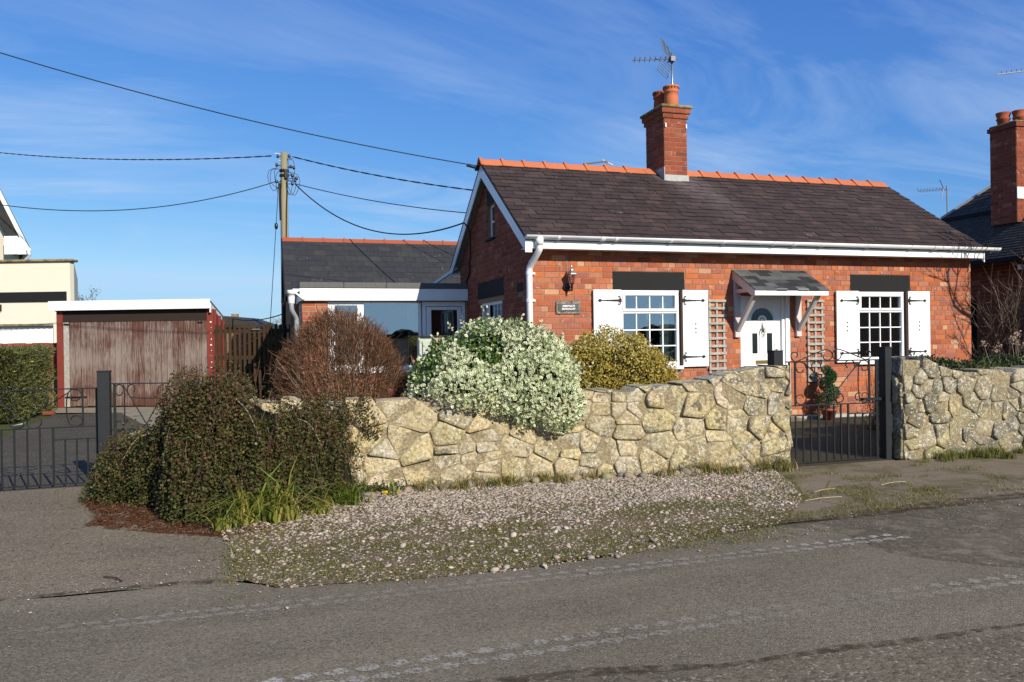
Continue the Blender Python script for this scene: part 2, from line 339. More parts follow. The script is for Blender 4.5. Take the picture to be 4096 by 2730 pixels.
leafmat('leaf_cotoneaster', [(0, (.035, .045, .011)), (.4, (.062, .075, .018)), (.62, (.095, .10, .026)), (.70, (.095, .065, .027)), (.92, (.12, .052, .03)), (.992, (.17, .21, .07)), (1, (.34, .02, .015))], .6, .08, .22)
leafmat('leaf_hedge', [(0, (.05, .065, .018)), (.5, (.10, .12, .035)), (.85, (.17, .17, .06)), (.97, (.22, .2, .07)), (1, (.7, .62, .05))], .6, .15)
leafmat('leaf_dark', [(0, (.02, .035, .012)), (.6, (.04, .065, .02)), (1, (.07, .10, .03))], .6, .1)
leafmat('leaf_topiary', [(0, (.015, .06, .02)), (.6, (.03, .11, .035)), (1, (.07, .18, .06))], .5, .15)
leafmat('grass_blade', [(0, (.09, .12, .02)), (.35, (.15, .17, .03)), (.55, (.24, .21, .045)), (.75, (.29, .21, .07)), (.88, (.30, .22, .09)), (1, (.40, .27, .13))], .55, .25)
leafmat('strap_blade', [(0, (.10, .17, .03)), (.4, (.22, .28, .05)), (.7, (.40, .40, .08)), (.92, (.52, .42, .13)), (1, (.45, .32, .16))], .4, .25, .5)
leafmat('twig_brown', [(0, (.07, .038, .022)), (.4, (.115, .06, .034)), (.75, (.17, .08, .042)), (.93, (.24, .13, .075)), (1, (.36, .27, .2))], .75, 0, .2)
leafmat('twig_grey', [(0, (.12, .09, .065)), (.6, (.24, .19, .145)), (1, (.38, .32, .26))], .8, 0, .2)
leafmat('twig_dark', [(0, (.06, .04, .03)), (.7, (.12, .085, .065)), (1, (.26, .21, .17))], .8, 0, .2)
leafmat('bark', [(0, (.07, .05, .035)), (1, (.15, .12, .085))], .9, 0, .1)
plain('pane_dark', (.02, .026, .03), .06, .6, 0, .1)
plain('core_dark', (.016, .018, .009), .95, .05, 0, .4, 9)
plain('core_brown', (.03, .018, .012), .95, .05, 0, .4, 9)
def glassmat(name, tint=(.9, .95, .95), refl=.35, amber=False):
    m = bpy.data.materials.new(name); m.use_nodes = True; MATS[name] = m; t = m.node_tree; k = N(t); t.nodes.remove(t.nodes['Principled BSDF'])
    tr = k.new('ShaderNodeBsdfTransparent'); k.inp(tr, 'Color', tint); gl = k.new('ShaderNodeBsdfGlossy'); k.inp(gl, 'Roughness', .01); k.inp(gl, 'Color', (.95, .97, 1))
    k.inp(gl, 'Normal', k.bump(k.noise(k.pos(), 2.2, 2), .06, .02))
    fr = k.new('ShaderNodeFresnel'); k.inp(fr, 'IOR', 1.5); f = k.math('ADD', k.math('MULTIPLY', fr.outputs[0], 1.6), refl, True)
    mx = k.new('ShaderNodeMixShader'); k.inp(mx, 0, f); k.l.new(tr.outputs[0], mx.inputs[1]); k.l.new(gl.outputs[0], mx.inputs[2]); k.l.new(mx.outputs[0], t.nodes['Material Output'].inputs[0])
    return m
glassmat('window_glass', (.62, .7, .7), .22); glassmat('dark_glass', (.12, .14, .14), .05); glassmat('amber_glass', (.85, .45, .18), .03)

# ------------------------------------------------------------------ world sky with thin cirrus
k = N(W.node_tree); bg = W.node_tree.nodes['Background']
sky = k.new('ShaderNodeTexSky', sky_type='NISHITA', sun_disc=False); sky.sun_elevation = math.asin(SUN.z); sky.sun_rotation = math.atan2(SUN.x, SUN.y)
sky.altitude = 100; sky.air_density = 1.0; sky.dust_density = 0.35; sky.ozone_density = 2.2
d = k.new('ShaderNodeTexCoord').outputs['Generated']; sp = k.new('ShaderNodeSeparateXYZ'); k.inp(sp, 0, d)
zz = k.math('ADD', k.math('MAXIMUM', sp.outputs[2], 0), .22); cb = k.new('ShaderNodeCombineXYZ')
k.inp(cb, 0, k.math('DIVIDE', sp.outputs[0], zz)); k.inp(cb, 1, k.math('DIVIDE', sp.outputs[1], zz))
c1 = k.noise(k.mapv(cb.outputs[0], (.8, 2.4, 1), (0, 0, .55), (2.3, 1.4, 0)), 1.0, 10, .64, 1.1)
c2 = k.noise(k.mapv(cb.outputs[0], (.7, .7, 1), (0, 0, 0), (7.1, 3.2, 0)), .9, 3, .5)
cl = k.math('MULTIPLY', k.ramp(c1, [(.42, 0), (.60, .40), (.80, 1)]), k.ramp(c2, [(.36, .15), (.52, 1)]))
ss = k.new('ShaderNodeSeparateColor'); k.inp(ss, 0, sky.outputs[0]); cc = k.new('ShaderNodeCombineColor')
for i_, (kk_, pw_) in enumerate(((.25, 1.42), (.68, 1.0), (2.25, .56))): k.inp(cc, i_, k.math('MINIMUM', k.math('MULTIPLY', k.math('POWER', ss.outputs[i_], pw_), kk_), (3.3, 5.4, 7.6)[i_]))
s2_ = k.new('ShaderNodeSeparateColor'); k.inp(s2_, 0, cc.outputs[0]); c2_ = k.new('ShaderNodeCombineColor')     # keep the low sky blue, not pink
k.inp(c2_, 0, k.math('MINIMUM', s2_.outputs[0], k.math('MULTIPLY', s2_.outputs[1], .70))); k.inp(c2_, 1, s2_.outputs[1]); k.inp(c2_, 2, k.math('MAXIMUM', s2_.outputs[2], k.math('MULTIPLY', s2_.outputs[1], 1.25)))
skyc = c2_.outputs[0]
k.inp(bg, 'Color', k.mix(k.math('ADD', k.math('MULTIPLY', cl, .68), .05), skyc, (4.3, 5.4, 7.2))); bg.inputs['Strength'].default_value = .105

# ------------------------------------------------------------------ mesh helpers
def link(name, me, mat=None, parent=None):
    o = bpy.data.objects.new(name, me); COL.objects.link(o)
    if mat: me.materials.append(MATS[mat] if isinstance(mat, str) else mat)
    if parent: o.parent = parent
    return o
def tag(o, label=None, cat=None, group=None, kind=None):
    if label: o['label'] = label
    if cat: o['category'] = cat
    if group: o['group'] = group
    if kind: o['kind'] = kind
    return o
def thing(name, label, cat, loc=(0, 0, 0), rz=0, group=None):
    o = bpy.data.objects.new(name, None); COL.objects.link(o); o.location = loc; o.rotation_euler = (0, 0, rz); o.empty_display_size = .2
    return tag(o, label, cat, group)
class MB:
    def __init__(s): s.v = []; s.f = []; s.r = []
    def add(s, vs, fs, r=0.):
        n = len(s.v); s.v += [tuple(x) for x in vs]; s.f += [tuple(i + n for i in f) for f in fs]; s.r += [r] * len(vs); return s
    def box(s, x0, x1, y0, y1, z0, z1, r=0.):
        return s.add([(x0, y0, z0), (x1, y0, z0), (x1, y1, z0), (x0, y1, z0), (x0, y0, z1), (x1, y0, z1), (x1, y1, z1), (x0, y1, z1)],
                     [(0, 3, 2, 1), (4, 5, 6, 7), (0, 1, 5, 4), (1, 2, 6, 5), (2, 3, 7, 6), (3, 0, 4, 7)], r)
    def prism(s, poly, fa, fb, r=0.):     # poly list, fa/fb map a 2-d point to the two ends
        n = len(poly); vs = [fa(*p) for p in poly] + [fb(*p) for p in poly]
        return s.add(vs, [tuple(range(n))[::-1], tuple(range(n, 2 * n))] + [(i, (i + 1) % n, n + (i + 1) % n, n + i) for i in range(n)], r)
    def bar(s, p, q, w, t, up=(0, 0, 1), r=0.):
        p = Vector(p); q = Vector(q); d = (q - p).normalized(); up = Vector(up)
        if abs(d.dot(up)) > .95: up = Vector((0, 1, 0))
        a = d.cross(up).normalized() * w / 2; b = a.cross(d).normalized() * t / 2
        vs = [p - a - b, p + a - b, p + a + b, p - a + b, q - a - b, q + a - b, q + a + b, q - a + b]
        return s.add(vs, [(0, 3, 2, 1), (4, 5, 6, 7), (0, 1, 5, 4), (1, 2, 6, 5), (2, 3, 7, 6), (3, 0, 4, 7)], r)
    def tube(s, pts, rad, n=6, r=0., cap=True):
        pts = [Vector(p) for p in pts]; m = len(pts); R = rad if hasattr(rad, '__len__') else [rad] * m
        base = len(s.v); prev = None
        for i, p in enumerate(pts):
            d = (pts[min(i + 1, m - 1)] - pts[max(i - 1, 0)])
            d = d.normalized() if d.length > 1e-9 else Vector((0, 0, 1))
            if prev is None:
                a = d.cross(Vector((0, 0, 1)) if abs(d.z) < .9 else Vector((0, 1, 0))).normalized()
            else:
                a = prev - d * prev.dot(d); a = a.normalized() if a.length > 1e-6 else d.orthogonal().normalized()
            prev = a; b = d.cross(a)
            for j in range(n):
                t = 2 * math.pi * j / n; s.v.append(tuple(p + (a * math.cos(t) + b * math.sin(t)) * R[i])); s.r.append(r)
        for i in range(m - 1):
            for j in range(n):
                A = base + i * n + j; B = base + i * n + (j + 1) % n; s.f.append((A, B, B + n, A + n))
        if cap: s.f.append(tuple(base + j for j in range(n))[::-1]); s.f.append(tuple(base + (m - 1) * n + j for j in range(n)))
        return s
    def lathe(s, prof, n=16, c=(0, 0, 0), r=0., caps=True):
        base = len(s.v)
        for (rr, z) in prof:
            for j in range(n):
                t = 2 * math.pi * j / n; s.v.append((c[0] + rr * math.cos(t), c[1] + rr * math.sin(t), c[2] + z)); s.r.append(r)
        for i in range(len(prof) - 1):
            for j in range(n):
                A = base + i * n + j; B = base + i * n + (j + 1) % n; s.f.append((A, B, B + n, A + n))
        if caps: s.f.append(tuple(base + j for j in range(n))[::-1]); s.f.append(tuple(base + (len(prof) - 1) * n + j for j in range(n)))
        return s
    def mesh(s, name, smooth=False):
        me = bpy.data.meshes.new(name); me.from_pydata(s.v, [], s.f); me.update()
        a = me.attributes.new('rnd', 'FLOAT', 'POINT'); a.data.foreach_set('value', np.array(s.r, dtype=np.float32))
        if smooth: me.polygons.foreach_set('use_smooth', [True] * len(me.polygons))
        return me
    def obj(s, name, mat, parent=None, smooth=False, bevel=0):
        o = link(name, s.mesh(name, smooth), mat, parent)
        if bevel: bevmod(o, bevel)
        return o
def bevmod(o, w, seg=1):
    m = o.modifiers.new('bevel', 'BEVEL'); m.width = w; m.segments = seg; m.limit_method = 'ANGLE'; m.angle_limit = .6; return o
def boxo(name, mat, parent, x0, x1, y0, y1, z0, z1, r=0., bevel=0): return MB().box(x0, x1, y0, y1, z0, z1, r).obj(name, mat, parent, bevel=bevel)
def np_mesh(name, V, Fc, attrs=None, smooth=False):     # V (n,3), Fc (m,k) with constant k
    me = bpy.data.meshes.new(name); V = np.asarray(V, np.float32); Fc = np.asarray(Fc, np.int32); m, kk = Fc.shape
    me.vertices.add(len(V)); me.vertices.foreach_set('co', V.ravel()); me.loops.add(m * kk); me.loops.foreach_set('vertex_index', Fc.ravel())
    me.polygons.add(m); me.polygons.foreach_set('loop_start', np.arange(0, m * kk, kk, dtype=np.int32))
    if smooth: me.polygons.foreach_set('use_smooth', np.ones(m, bool))
    me.update(calc_edges=True)
    for nme, arr in (attrs or {}).items():
        a = me.attributes.new(nme, 'FLOAT', 'POINT'); a.data.foreach_set('value', np.asarray(arr, np.float32))
    return me
def inst(baseV, baseF, T, Mx, rnd, extra=None):   # merged copies; T (n,3), Mx (n,3,3) columns are axes
    baseV = np.asarray(baseV, float); baseF = np.asarray(baseF); n = len(T); b = len(baseV)
    V = np.einsum('nij,bj->nbi', Mx, baseV) + T[:, None, :]
    Fc = (baseF[None] + (np.arange(n) * b)[:, None, None]).reshape(-1, baseF.shape[1])
    at = {'rnd': np.repeat(rnd, b)}
    for kx, v in (extra or {}).items(): at[kx] = np.tile(v, n)
    return V.reshape(-1, 3), Fc, at
def norm(a): return a / (np.linalg.norm(a, axis=-1, keepdims=True) + 1e-9)
LEAF6 = (np.array([(0, .5, .0), (0, 0, -.06), (.30, .30, .05), (.36, .62, .07), (0, 1, -.02), (-.36, .62, .07), (-.30, .30, .05)]), np.array([(0, 1, 2), (0, 2, 3), (0, 3, 4), (0, 4, 5), (0, 5, 6), (0, 6, 1)]), np.array([0, 1, 1, 1, 1, 1, 1.]))
LEAF8 = (np.array([(0, 0, -.05), (.27, .3, .05), (.30, .68, .07), (0, 1, 0), (-.30, .68, .07), (-.27, .3, .05), (0, .2, -.02), (0, .8, 0)]), np.array([(0, 1, 6), (1, 7, 6), (1, 2, 7), (2, 3, 7), (3, 4, 7), (4, 5, 7), (5, 6, 7), (5, 0, 6)]), np.array([1, 1, 1, 1, 1, 1, 0, 0.]))
LEAF2 = (np.array([(0, 0, 0), (.38, .5, .12), (0, 1, 0), (-.38, .5, .12)]), np.array([(0, 1, 2), (0, 2, 3)]), None)
def leaves(name, mat, parent, P, Nrm, size, base=LEAF2, up=.35, jitter=.7, rnd=None, wid=1.0, tang=False):
    n = len(P); P = np.asarray(P); size = np.asarray(size) * np.ones(n)
    y = norm(Nrm + rng.normal(0, jitter, (n, 3)) + np.array([0, 0, up])); t = norm(rng.normal(0, 1, (n, 3))); x = norm(np.cross(y, t)); z = np.cross(x, y)
    Mx = np.stack([x * wid, y, z], -1) * size[:, None, None]
    if rnd is None: rnd = rng.random(n)
    if tang:      # blades lie roughly along the surface and face outward
        y = norm(np.cross(Nrm, t) * 1.0 + Nrm * .45 + rng.normal(0, .22, (n, 3)) + np.array([0, 0, up])); x = norm(np.cross(y, norm(Nrm + rng.normal(0, jitter * .6, (n, 3))))); z = np.cross(x, y); Mx = np.stack([x * wid, y, z], -1) * size[:, None, None]
    V, Fc, at = inst(base[0], base[1], P, Mx, rnd, {'mar': base[2]} if base[2] is not None else None)
    return link(name, np_mesh(name, V, Fc, at), mat, parent)
def ell_shell(c, r, n, depth=.22, lo=-.3, seed=0, bump=.10, bsc=2.2, pw=1.0):
    g = rng.normal(0, 1, (int(n * 1.6), 3)); g = norm(g); g = g[g[:, 2] > lo][:n]
    f = np.array([mnoise.noise(Vector(v * bsc + seed)) for v in g]); f2 = np.array([mnoise.noise(Vector(v * bsc * 3.1 + seed + 5)) for v in g])
    rad = 1 + bump * f * 2 + bump * .6 * f2 - depth * rng.random(len(g)) ** 1.6
    P = np.array(c) + g * np.array(r) * rad[:, None]; Nn = norm(g / np.array(r)); return P, Nn
def blob(name, mat, parent, c, r, seed=0, bump=.08, sc=.82, n=20):
    vs = []; fs = []
    for i in range(n + 1):
        th = math.pi * i / n
        for j in range(2 * n):
            ph = math.pi * j / n; v = Vector((math.sin(th) * math.cos(ph), math.sin(th) * math.sin(ph), math.cos(th)))
            q = sc * (1 + bump * 2 * mnoise.noise(v * 2.2 + Vector((seed,) * 3))); vs.append((c[0] + v.x * r[0] * q, c[1] + v.y * r[1] * q, max(0.0, c[2] + v.z * r[2] * q)))
    for i in range(n):
        for j in range(2 * n):
            a = i * 2 * n + j; b = i * 2 * n + (j + 1) % (2 * n); fs.append((a, b, b + 2 * n, a + 2 * n))
    return MB().add(vs, fs).obj(name, mat, parent, True)
def twigs(name, mat, parent, segs, sides=3):   # segs: list of (points, r0, r1, rnd)
    V = []; Fc = []; A = []
    for pts, r0, r1, rd in segs:
        m = len(pts); base = len(V); pts = np.asarray(pts, float); d = pts[-1] - pts[0]; d = d / (np.linalg.norm(d) + 1e-9)
        a = np.cross(d, (0.3, .2, 1.) if abs(d[2]) < .9 else (1., 0, 0)); a /= np.linalg.norm(a) + 1e-9; b = np.cross(d, a)
        for i in range(m):
            rr = r0 + (r1 - r0) * i / (m - 1)
            for j in range(sides):
                t = 2 * math.pi * j / sides; V.append(pts[i] + (a * math.cos(t) + b * math.sin(t)) * rr); A.append(rd)
        for i in range(m - 1):
            for j in range(sides):
                q = base + i * sides + j; w = base + i * sides + (j + 1) % sides; Fc.append((q, w, w + sides, q + sides))
    return link(name, np_mesh(name, np.array(V), np.array(Fc), {'rnd': A}), mat, parent)
def smooth_pts(pts, k=5):      # Catmull-Rom
    P = [np.array(p, float) for p in pts]; P = [2 * P[0] - P[1]] + P + [2 * P[-1] - P[-2]]; out = []
    for i in range(1, len(P) - 2):
        for j in range(k):
            t = j / k; out.append(.5 * ((2 * P[i]) + (-P[i - 1] + P[i + 1]) * t + (2 * P[i - 1] - 5 * P[i] + 4 * P[i + 1] - P[i + 2]) * t * t + (-P[i - 1] + 3 * P[i] - 3 * P[i + 1] + P[i + 2]) * t ** 3))
    out.append(P[-2]); return out
def blades(name, mat, parent, spots, mat_rnd=(0, 1)):    # spots: (x,y,z,h,w,lean angle,lean amount)
    V = []; Fc = []; A = []
    for (x, y, z, h, w, an, le) in spots:
        b = len(V); ca, sa = math.cos(an), math.sin(an); pa = an + 1.57 + random.uniform(-.6, .6); cw, sw = math.cos(pa) * w / 2, math.sin(pa) * w / 2; r = random.uniform(*mat_rnd)
        for i in range(5):
            t = i / 4; ww = (1 - t) ** .7 if t > .3 else 1; ho = le * h * t * t; zz = z + h * (t - .55 * le * t * t * t)
            for s_ in (-1, 1): V.append((x + ca * ho + s_ * cw * ww, y + sa * ho + s_ * sw * ww, zz)); A.append(r)
        for i in range(4): q = b + 2 * i; Fc.append((q, q + 1, q + 3, q + 2))
    return link(name, np_mesh(name, np.array(V), np.array(Fc), {'rnd': A}), mat, parent)
# ================================================================== THE SETTING: ground sheets
def sheet(name, pts, z, mat, parent=None, kind='structure'):
    o = MB().add([(x, y, z) for x, y in pts], [tuple(range(len(pts)))]).obj(name, mat, parent)
    if kind and not parent: o['kind'] = kind
    return o
def wob(pts, amp, step=.12, seed=0.):     # densify a line and roughen it
    out = []
    for (a, b) in zip(pts[:-1], pts[1:]):
        a = Vector(a); b = Vector(b); m = max(1, int((b - a).length / step)); nrm = Vector((-(b - a).y, (b - a).x)).normalized()
        for i in range(m):
            p = a.lerp(b, i / m); q = Vector((p.x * 1.9 + seed, p.y * 1.9, seed)); out.append(tuple(p + nrm * amp * (mnoise.noise(q) * 1.4 + .7 * mnoise.noise(q * 4.3))))
    out.append(tuple(pts[-1])); return out
sheet('ground', [(-400, -400), (400, -400), (400, 500), (-400, 500)], -.03, 'far_grass')
sheet('garden_soil', [(-3.4, -3.3), (1.4, -3.7), (14, -3.8), (14, 12), (-3.4, 12)], -.015, 'soil')
sheet('road', wob([(-30, -6.0), (-5.19, -6.0), (-4.0, -6.06), (-3.74, -6.28), (-2.44, -6.44), (-1.55, -6.36), (-.64, -6.12), (.5, -6.02), (2.4, -5.95), (30, -5.6)], .035, .1, 3.) + [(30, -14), (-30, -14)], .004, 'road_asphalt')
sheet('road_patch', wob([(-5.5, -7.72), (-2.69, -7.94), (-1.96, -8.10), (-1.21, -8.15), (-.44, -8.2), (6, -8.6)], .03, .08, 9.) + [(6, -12), (-5.5, -12)], .0065, 'road_coarse')
sheet('road_patch', wob([(-.2, -6.05), (.1, -6.45), (.02, -6.95), (.3, -7.4), (1.2, -7.9), (4, -8.2)], .06, .08, 2.) + [(4, -5.9), (1.2, -5.98)], .0065, 'road_blend')
# mud and grit gathered along the road edge and along the old tarmac seam
sheet('road_mud', wob([(-.9, -6.04), (-.3, -5.93), (.5, -5.93), (1.3, -5.84), (2.4, -5.84), (6, -5.7)], .04, .07, 21.) + wob([(6, -5.8), (2.4, -6.0), (1.3, -6.05), (.5, -6.08), (-.3, -6.12), (-1.0, -6.2)], .03, .07, 25.), .0095, 'mud')
sheet('road_mud', wob([(-3.2, -7.86), (-2.6, -7.90), (-1.96, -8.04), (-1.21, -8.10), (-.44, -8.14), (3, -8.3)], .02, .06, 31.) + wob([(3, -8.33), (-.44, -8.17), (-1.21, -8.14), (-1.96, -8.10), (-2.6, -7.98), (-3.2, -7.92)], .02, .06, 35.), .0095, 'mud')
sheet('road_mud', wob([(-7, -5.97), (-5.2, -5.96), (-4.5, -5.97), (-4.0, -6.02)], .015, .06, 41.) + wob([(-4.0, -6.07), (-4.5, -6.0), (-5.2, -6.0), (-7, -6.0)], .012, .06, 45.), .0095, 'mud')
sheet('driveway', wob([(-14, -6.02), (-5.2, -5.99), (-4.0, -6.04), (-3.6, -6.1)], .02, .1, 1.) + [(-3.6, -6.1), (-3.6, -5.0), (-4.0, -4.2), (-4.9, -2.4), (-5.1, -2.2)] + [(-14, -2.15)], .0, 'drive_asphalt')
sheet('driveway', [(-5.2, -2.18), (-4.4, -1.5), (-4.4, 6.0), (-4.7, 7.3), (-7.9, 7.3), (-7.7, 3.6), (-7.4, -2.18)], -.004, 'drive_far')
sheet('garage_apron', [(-4.6, 6.2), (-3.0, 6.2), (-3.0, 9), (-8.3, 9.4), (-8.1, 7.8), (-6.6, 7.1), (-5.9, 4.6), (-5.4, 3.1), (-4.4, 2.6)], .0, 'apron_concrete')
sheet('pavement', wob([(.75, -4.1), (.8, -4.8), (.45, -5.4), (-.3, -6.0)], .07, .1, 4.) + wob([(-.3, -6.0), (.5, -6.01), (2.4, -5.94), (30, -5.6)], .03, .15, 6.) + [(30, -3.7), (2.9, -4.0), (2.9, -3.6), (1.5, -3.6)], .002, 'old_concrete')
sheet('garden_path', [(1.62, -3.95), (2.9, -3.95), (5.9, -.02), (3.2, -.02)], .006, 'garden_paving')
sheet('garden_path', [(3.0, -1.5), (8.3, -1.5), (8.3, -.0), (3.0, -.0)], .002, 'garden_paving')
gb = sheet('gravel_bed', wob([(-4.05, -4.75), (-3.97, -5.5), (-3.9, -6.07), (-3.74, -6.3), (-2.44, -6.46), (-1.55, -6.37), (-.64, -6.13), (-.1, -6.0), (.6, -5.4), (1.0, -4.75), (1.25, -4.0)], .06, .08, 8.) + [(1.3, -3.8), (-2.96, -3.35), (-4.0, -4.2)], .009, 'gravel_bed')

# ================================================================== BUNGALOW
house = thing('brick_bungalow', 'single-storey red brick cottage with purple slate roof, orange ridge tiles and white shutters', 'house')
HL, HD, PITCH_T = 8.457, 4.13, .673
EZ = 2.905                      # roof surface height at y = -.27
def roofz(y): return EZ + (min(y, HD - y) + .27) * PITCH_T
RY = HD / 2
CR = .086
def brick_layout(length, ztop, openings, z0=0., hdr=lambda c: c % 4 == 1, clip=None):
    out = []; c = 0; z = z0
    while z < ztop - .03:
        st = .119 if hdr(c) else .238; off = {0: 0, 1: -.06, 2: -.119, 3: 0}[c % 4]; u = off
        za, zb = z + .005, min(z + CR - .005, ztop)
        while u < length:
            a, b = max(u + .005, 0), min(u + st - .005, length); segs = [(a, b)] if b - a > .02 else []
            if clip: segs = [(max(a, clip(za, zb)[0]), min(b, clip(za, zb)[1])) for a, b in segs]
            zlo, zhi = za, zb; cut = []
            for (x0, x1, q0, q1) in openings:
                if zb <= q0 or za >= q1: continue
                if q0 > za and q0 < zb and zb - q0 < .04: pass
                ns = []
                for (a, b) in segs:
                    if b <= x0 or a >= x1: ns.append((a, b))
                    elif q1 < zb - .02 and q0 <= za:   # cut brick sitting on the lintel
                        cut.append((max(a, x0), min(b, x1), q1 + .004, zb))
                        if a < x0: ns.append((a, x0))
                        if b > x1: ns.append((x1, b))
                    else:
                        if a < x0: ns.append((a, x0))
                        if b > x1: ns.append((x1, b))
                segs = ns
            for (a, b) in segs:
                if b - a > .02: out.append((a, b, zlo, zhi, abs((b - a) - (st - .01)) < .002 and abs((zhi - zlo) - (CR - .01)) < .002))
            out += [(a, b, q, w, False) for a, b, q, w in cut if b - a > .02]
            u += st
        z += CR; c += 1
    return out
_bm = {}
def brick_mesh(w, mat):
    key = (round(w, 3), mat)
    if key not in _bm:
        m = MB(); h = CR - .010; e = .004; x = w / 2; z = h / 2
        vs = [(-x, 0, -z), (x, 0, -z), (x, 0, z), (-x, 0, z), (-x + e, -.006, -z + e), (x - e, -.006, -z + e), (x - e, -.006, z - e), (-x + e, -.006, z - e), (-x, .05, -z), (x, .05, -z), (x, .05, z), (-x, .05, z)]
        fs = [(4, 5, 6, 7), (0, 1, 5, 4), (1, 2, 6, 5), (2, 3, 7, 6), (3, 0, 4, 7), (8, 9, 1, 0), (9, 10, 2, 1), (10, 11, 3, 2), (11, 8, 0, 3)]
        m.add(vs, fs); me = m.mesh('brick'); me.materials.append(MATS[mat]); _bm[key] = me
    return _bm[key]
def put_bricks(lay, org, ud, nd, mat, parent, limit=0, keyf=None, name='brick', proud=.007):
    org = Vector(org); ud = Vector(ud); nd = Vector(nd); full = [b for b in lay if b[4]]; rest = [b for b in lay if not b[4]]
    if keyf: full.sort(key=keyf)
    ind, more = full[:limit], full[limit:] + rest
    for (a, b, z0, z1, _) in ind:
        o = bpy.data.objects.new(name, brick_mesh(b - a, mat)); COL.objects.link(o)
        p = org + ud * ((a + b) / 2) + Vector((0, 0, (z0 + z1) / 2)) + nd * random.uniform(-.001, .002)
        o.matrix_world = Matrix.Translation(p) @ Matrix((ud, -nd, Vector((0, 0, 1)))).transposed().to_4x4()
        o.parent = parent; o.matrix_parent_inverse = Matrix.Identity(4)
    m = MB()
    for (a, b, z0, z1, _) in more:
        j = random.uniform(-.0015, .002); e = .004
        P = lambda u, z, dd: tuple(org + ud * u + Vector((0, 0, z)) + nd * dd)
        f0 = [P(a, z0, 0), P(b, z0, 0), P(b, z1, 0), P(a, z1, 0)]; f1 = [P(a + e, z0 + e, proud + j), P(b - e, z0 + e, proud + j), P(b - e, z1 - e, proud + j), P(a + e, z1 - e, proud + j)]
        m.add(f0 + f1, [(4, 5, 6, 7), (0, 1, 5, 4), (1, 2, 6, 5), (2, 3, 7, 6), (3, 0, 4, 7)], random.random())
    if m.v: tag(m.obj(name if not ind else 'brickwork', mat, parent), kind='stuff')
def wall_slab(name, mat, parent, length, ztop, openings, org, ud, nd, th=.2, z0=0.):    # plane cut round its openings, with reveals
    org = Vector(org); ud = Vector(ud); nd = Vector(nd)
    us = sorted({0, length, *[o[0] for o in openings], *[o[1] for o in openings]}); zs = sorted({z0, ztop, *[o[2] for o in openings], *[o[3] for o in openings]})
    us = [u for u in us if 0 <= u <= length]; zs = [z for z in zs if z0 <= z <= ztop]; m = MB()
    P = lambda u, z, dd: tuple(org + ud * u + Vector((0, 0, z)) - nd * dd)
    for a, b in zip(us[:-1], us[1:]):
        for c, e in zip(zs[:-1], zs[1:]):
            if any(o[0] <= (a + b) / 2 <= o[1] and o[2] <= (c + e) / 2 <= o[3] for o in openings): continue
            m.add([P(a, c, 0), P(b, c, 0), P(b, e, 0), P(a, e, 0), P(a, c, th), P(b, c, th), P(b, e, th), P(a, e, th)], [(0, 1, 2, 3), (5, 4, 7, 6)])
    for (x0, x1, q0, q1) in openings: m.add([P(x0, q0, 0), P(x1, q0, 0), P(x1, q1, 0), P(x0, q1, 0), P(x0, q0, th), P(x1, q0, th), P(x1, q1, th), P(x0, q1, th)], [(0, 4, 5, 1), (1, 5, 6, 2), (2, 6, 7, 3), (3, 7, 4, 0)])
    return m.obj(name, mat, parent)
WL = (1.48, 2.50, .96, 2.14); WR = (5.935, 6.935, .95, 2.135); DR = (3.62, 4.56, 0, 2.06)
LNL = (1.36, 2.60, 2.142, 2.428); LNR = (5.80, 7.075, 2.142, 2.428)
front = wall_slab('wall', 'mortar', house, HL, 2.86, [WL, WR, DR], (0, 0, 0), (1, 0, 0), (0, -1, 0))
lay = brick_layout(HL, 2.86, [WL, WR, DR, LNL, LNR, (2.44, 2.56, .87, .99), (6.9, 7.0, .87, .98)])
put_bricks(lay, (0, 0, 0), (1, 0, 0), (0, -1, 0), 'brick_red', front, 300, lambda b: b[0] * 1.0 - b[2] * .2 if b[2] > .75 else 50 + b[0])
boxo('plinth', 'lead_flashing', house, 0, HL, -.022, .0, 0, .062)
# left gable wall (x = 0), in shade
GW = (1.33, 2.66, .95, 2.06); AW = (1.72, 2.12, 3.15, 3.73)
m = MB(); P = lambda y, z: (0, y, z)
gw = wall_slab('wall', 'mortar', house, HD, 2.86, [GW], (0, HD, 0), (0, -1, 0), (-1, 0, 0)) if False else None
def gable_wall(x, nx, openings, parent, mat='mortar'):
    m = MB(); ys = sorted({0, HD, RY, *[v for o in openings for v in o[:2]]})
    for a, b in zip(ys[:-1], ys[1:]):
        mid = (a + b) / 2; cuts = sorted([(o[2], o[3]) for o in openings if o[0] <= mid <= o[1]]); lo = 0.
        for (q0, q1) in cuts:
            m.add([(x, a, lo), (x, b, lo), (x, b, q0), (x, a, q0)], [(0, 1, 2, 3)]); lo = q1
        m.add([(x, a, lo), (x, b, lo), (x, b, roofz(b) - .06), (x, a, roofz(a) - .06)], [(0, 1, 2, 3)])
    for (a, b, q0, q1) in openings:
        X = x - nx * .16; m.add([(x, a, q0), (x, b, q0), (x, b, q1), (x, a, q1), (X, a, q0), (X, b, q0), (X, b, q1), (X, a, q1)], [(0, 4, 5, 1), (1, 5, 6, 2), (2, 6, 7, 3), (3, 7, 4, 0)])
    return m.obj('wall', mat, parent)
gwall = gable_wall(0, -1, [GW, AW], house)
def gclip(za, zb):
    z = zb; # v measured from the back: v = HD - y
    if z <= roofz(0) - .08: return (0, HD)
    yy = (z + .08 - EZ) / PITCH_T - .27; return (max(yy, 0), HD - max(yy, 0))
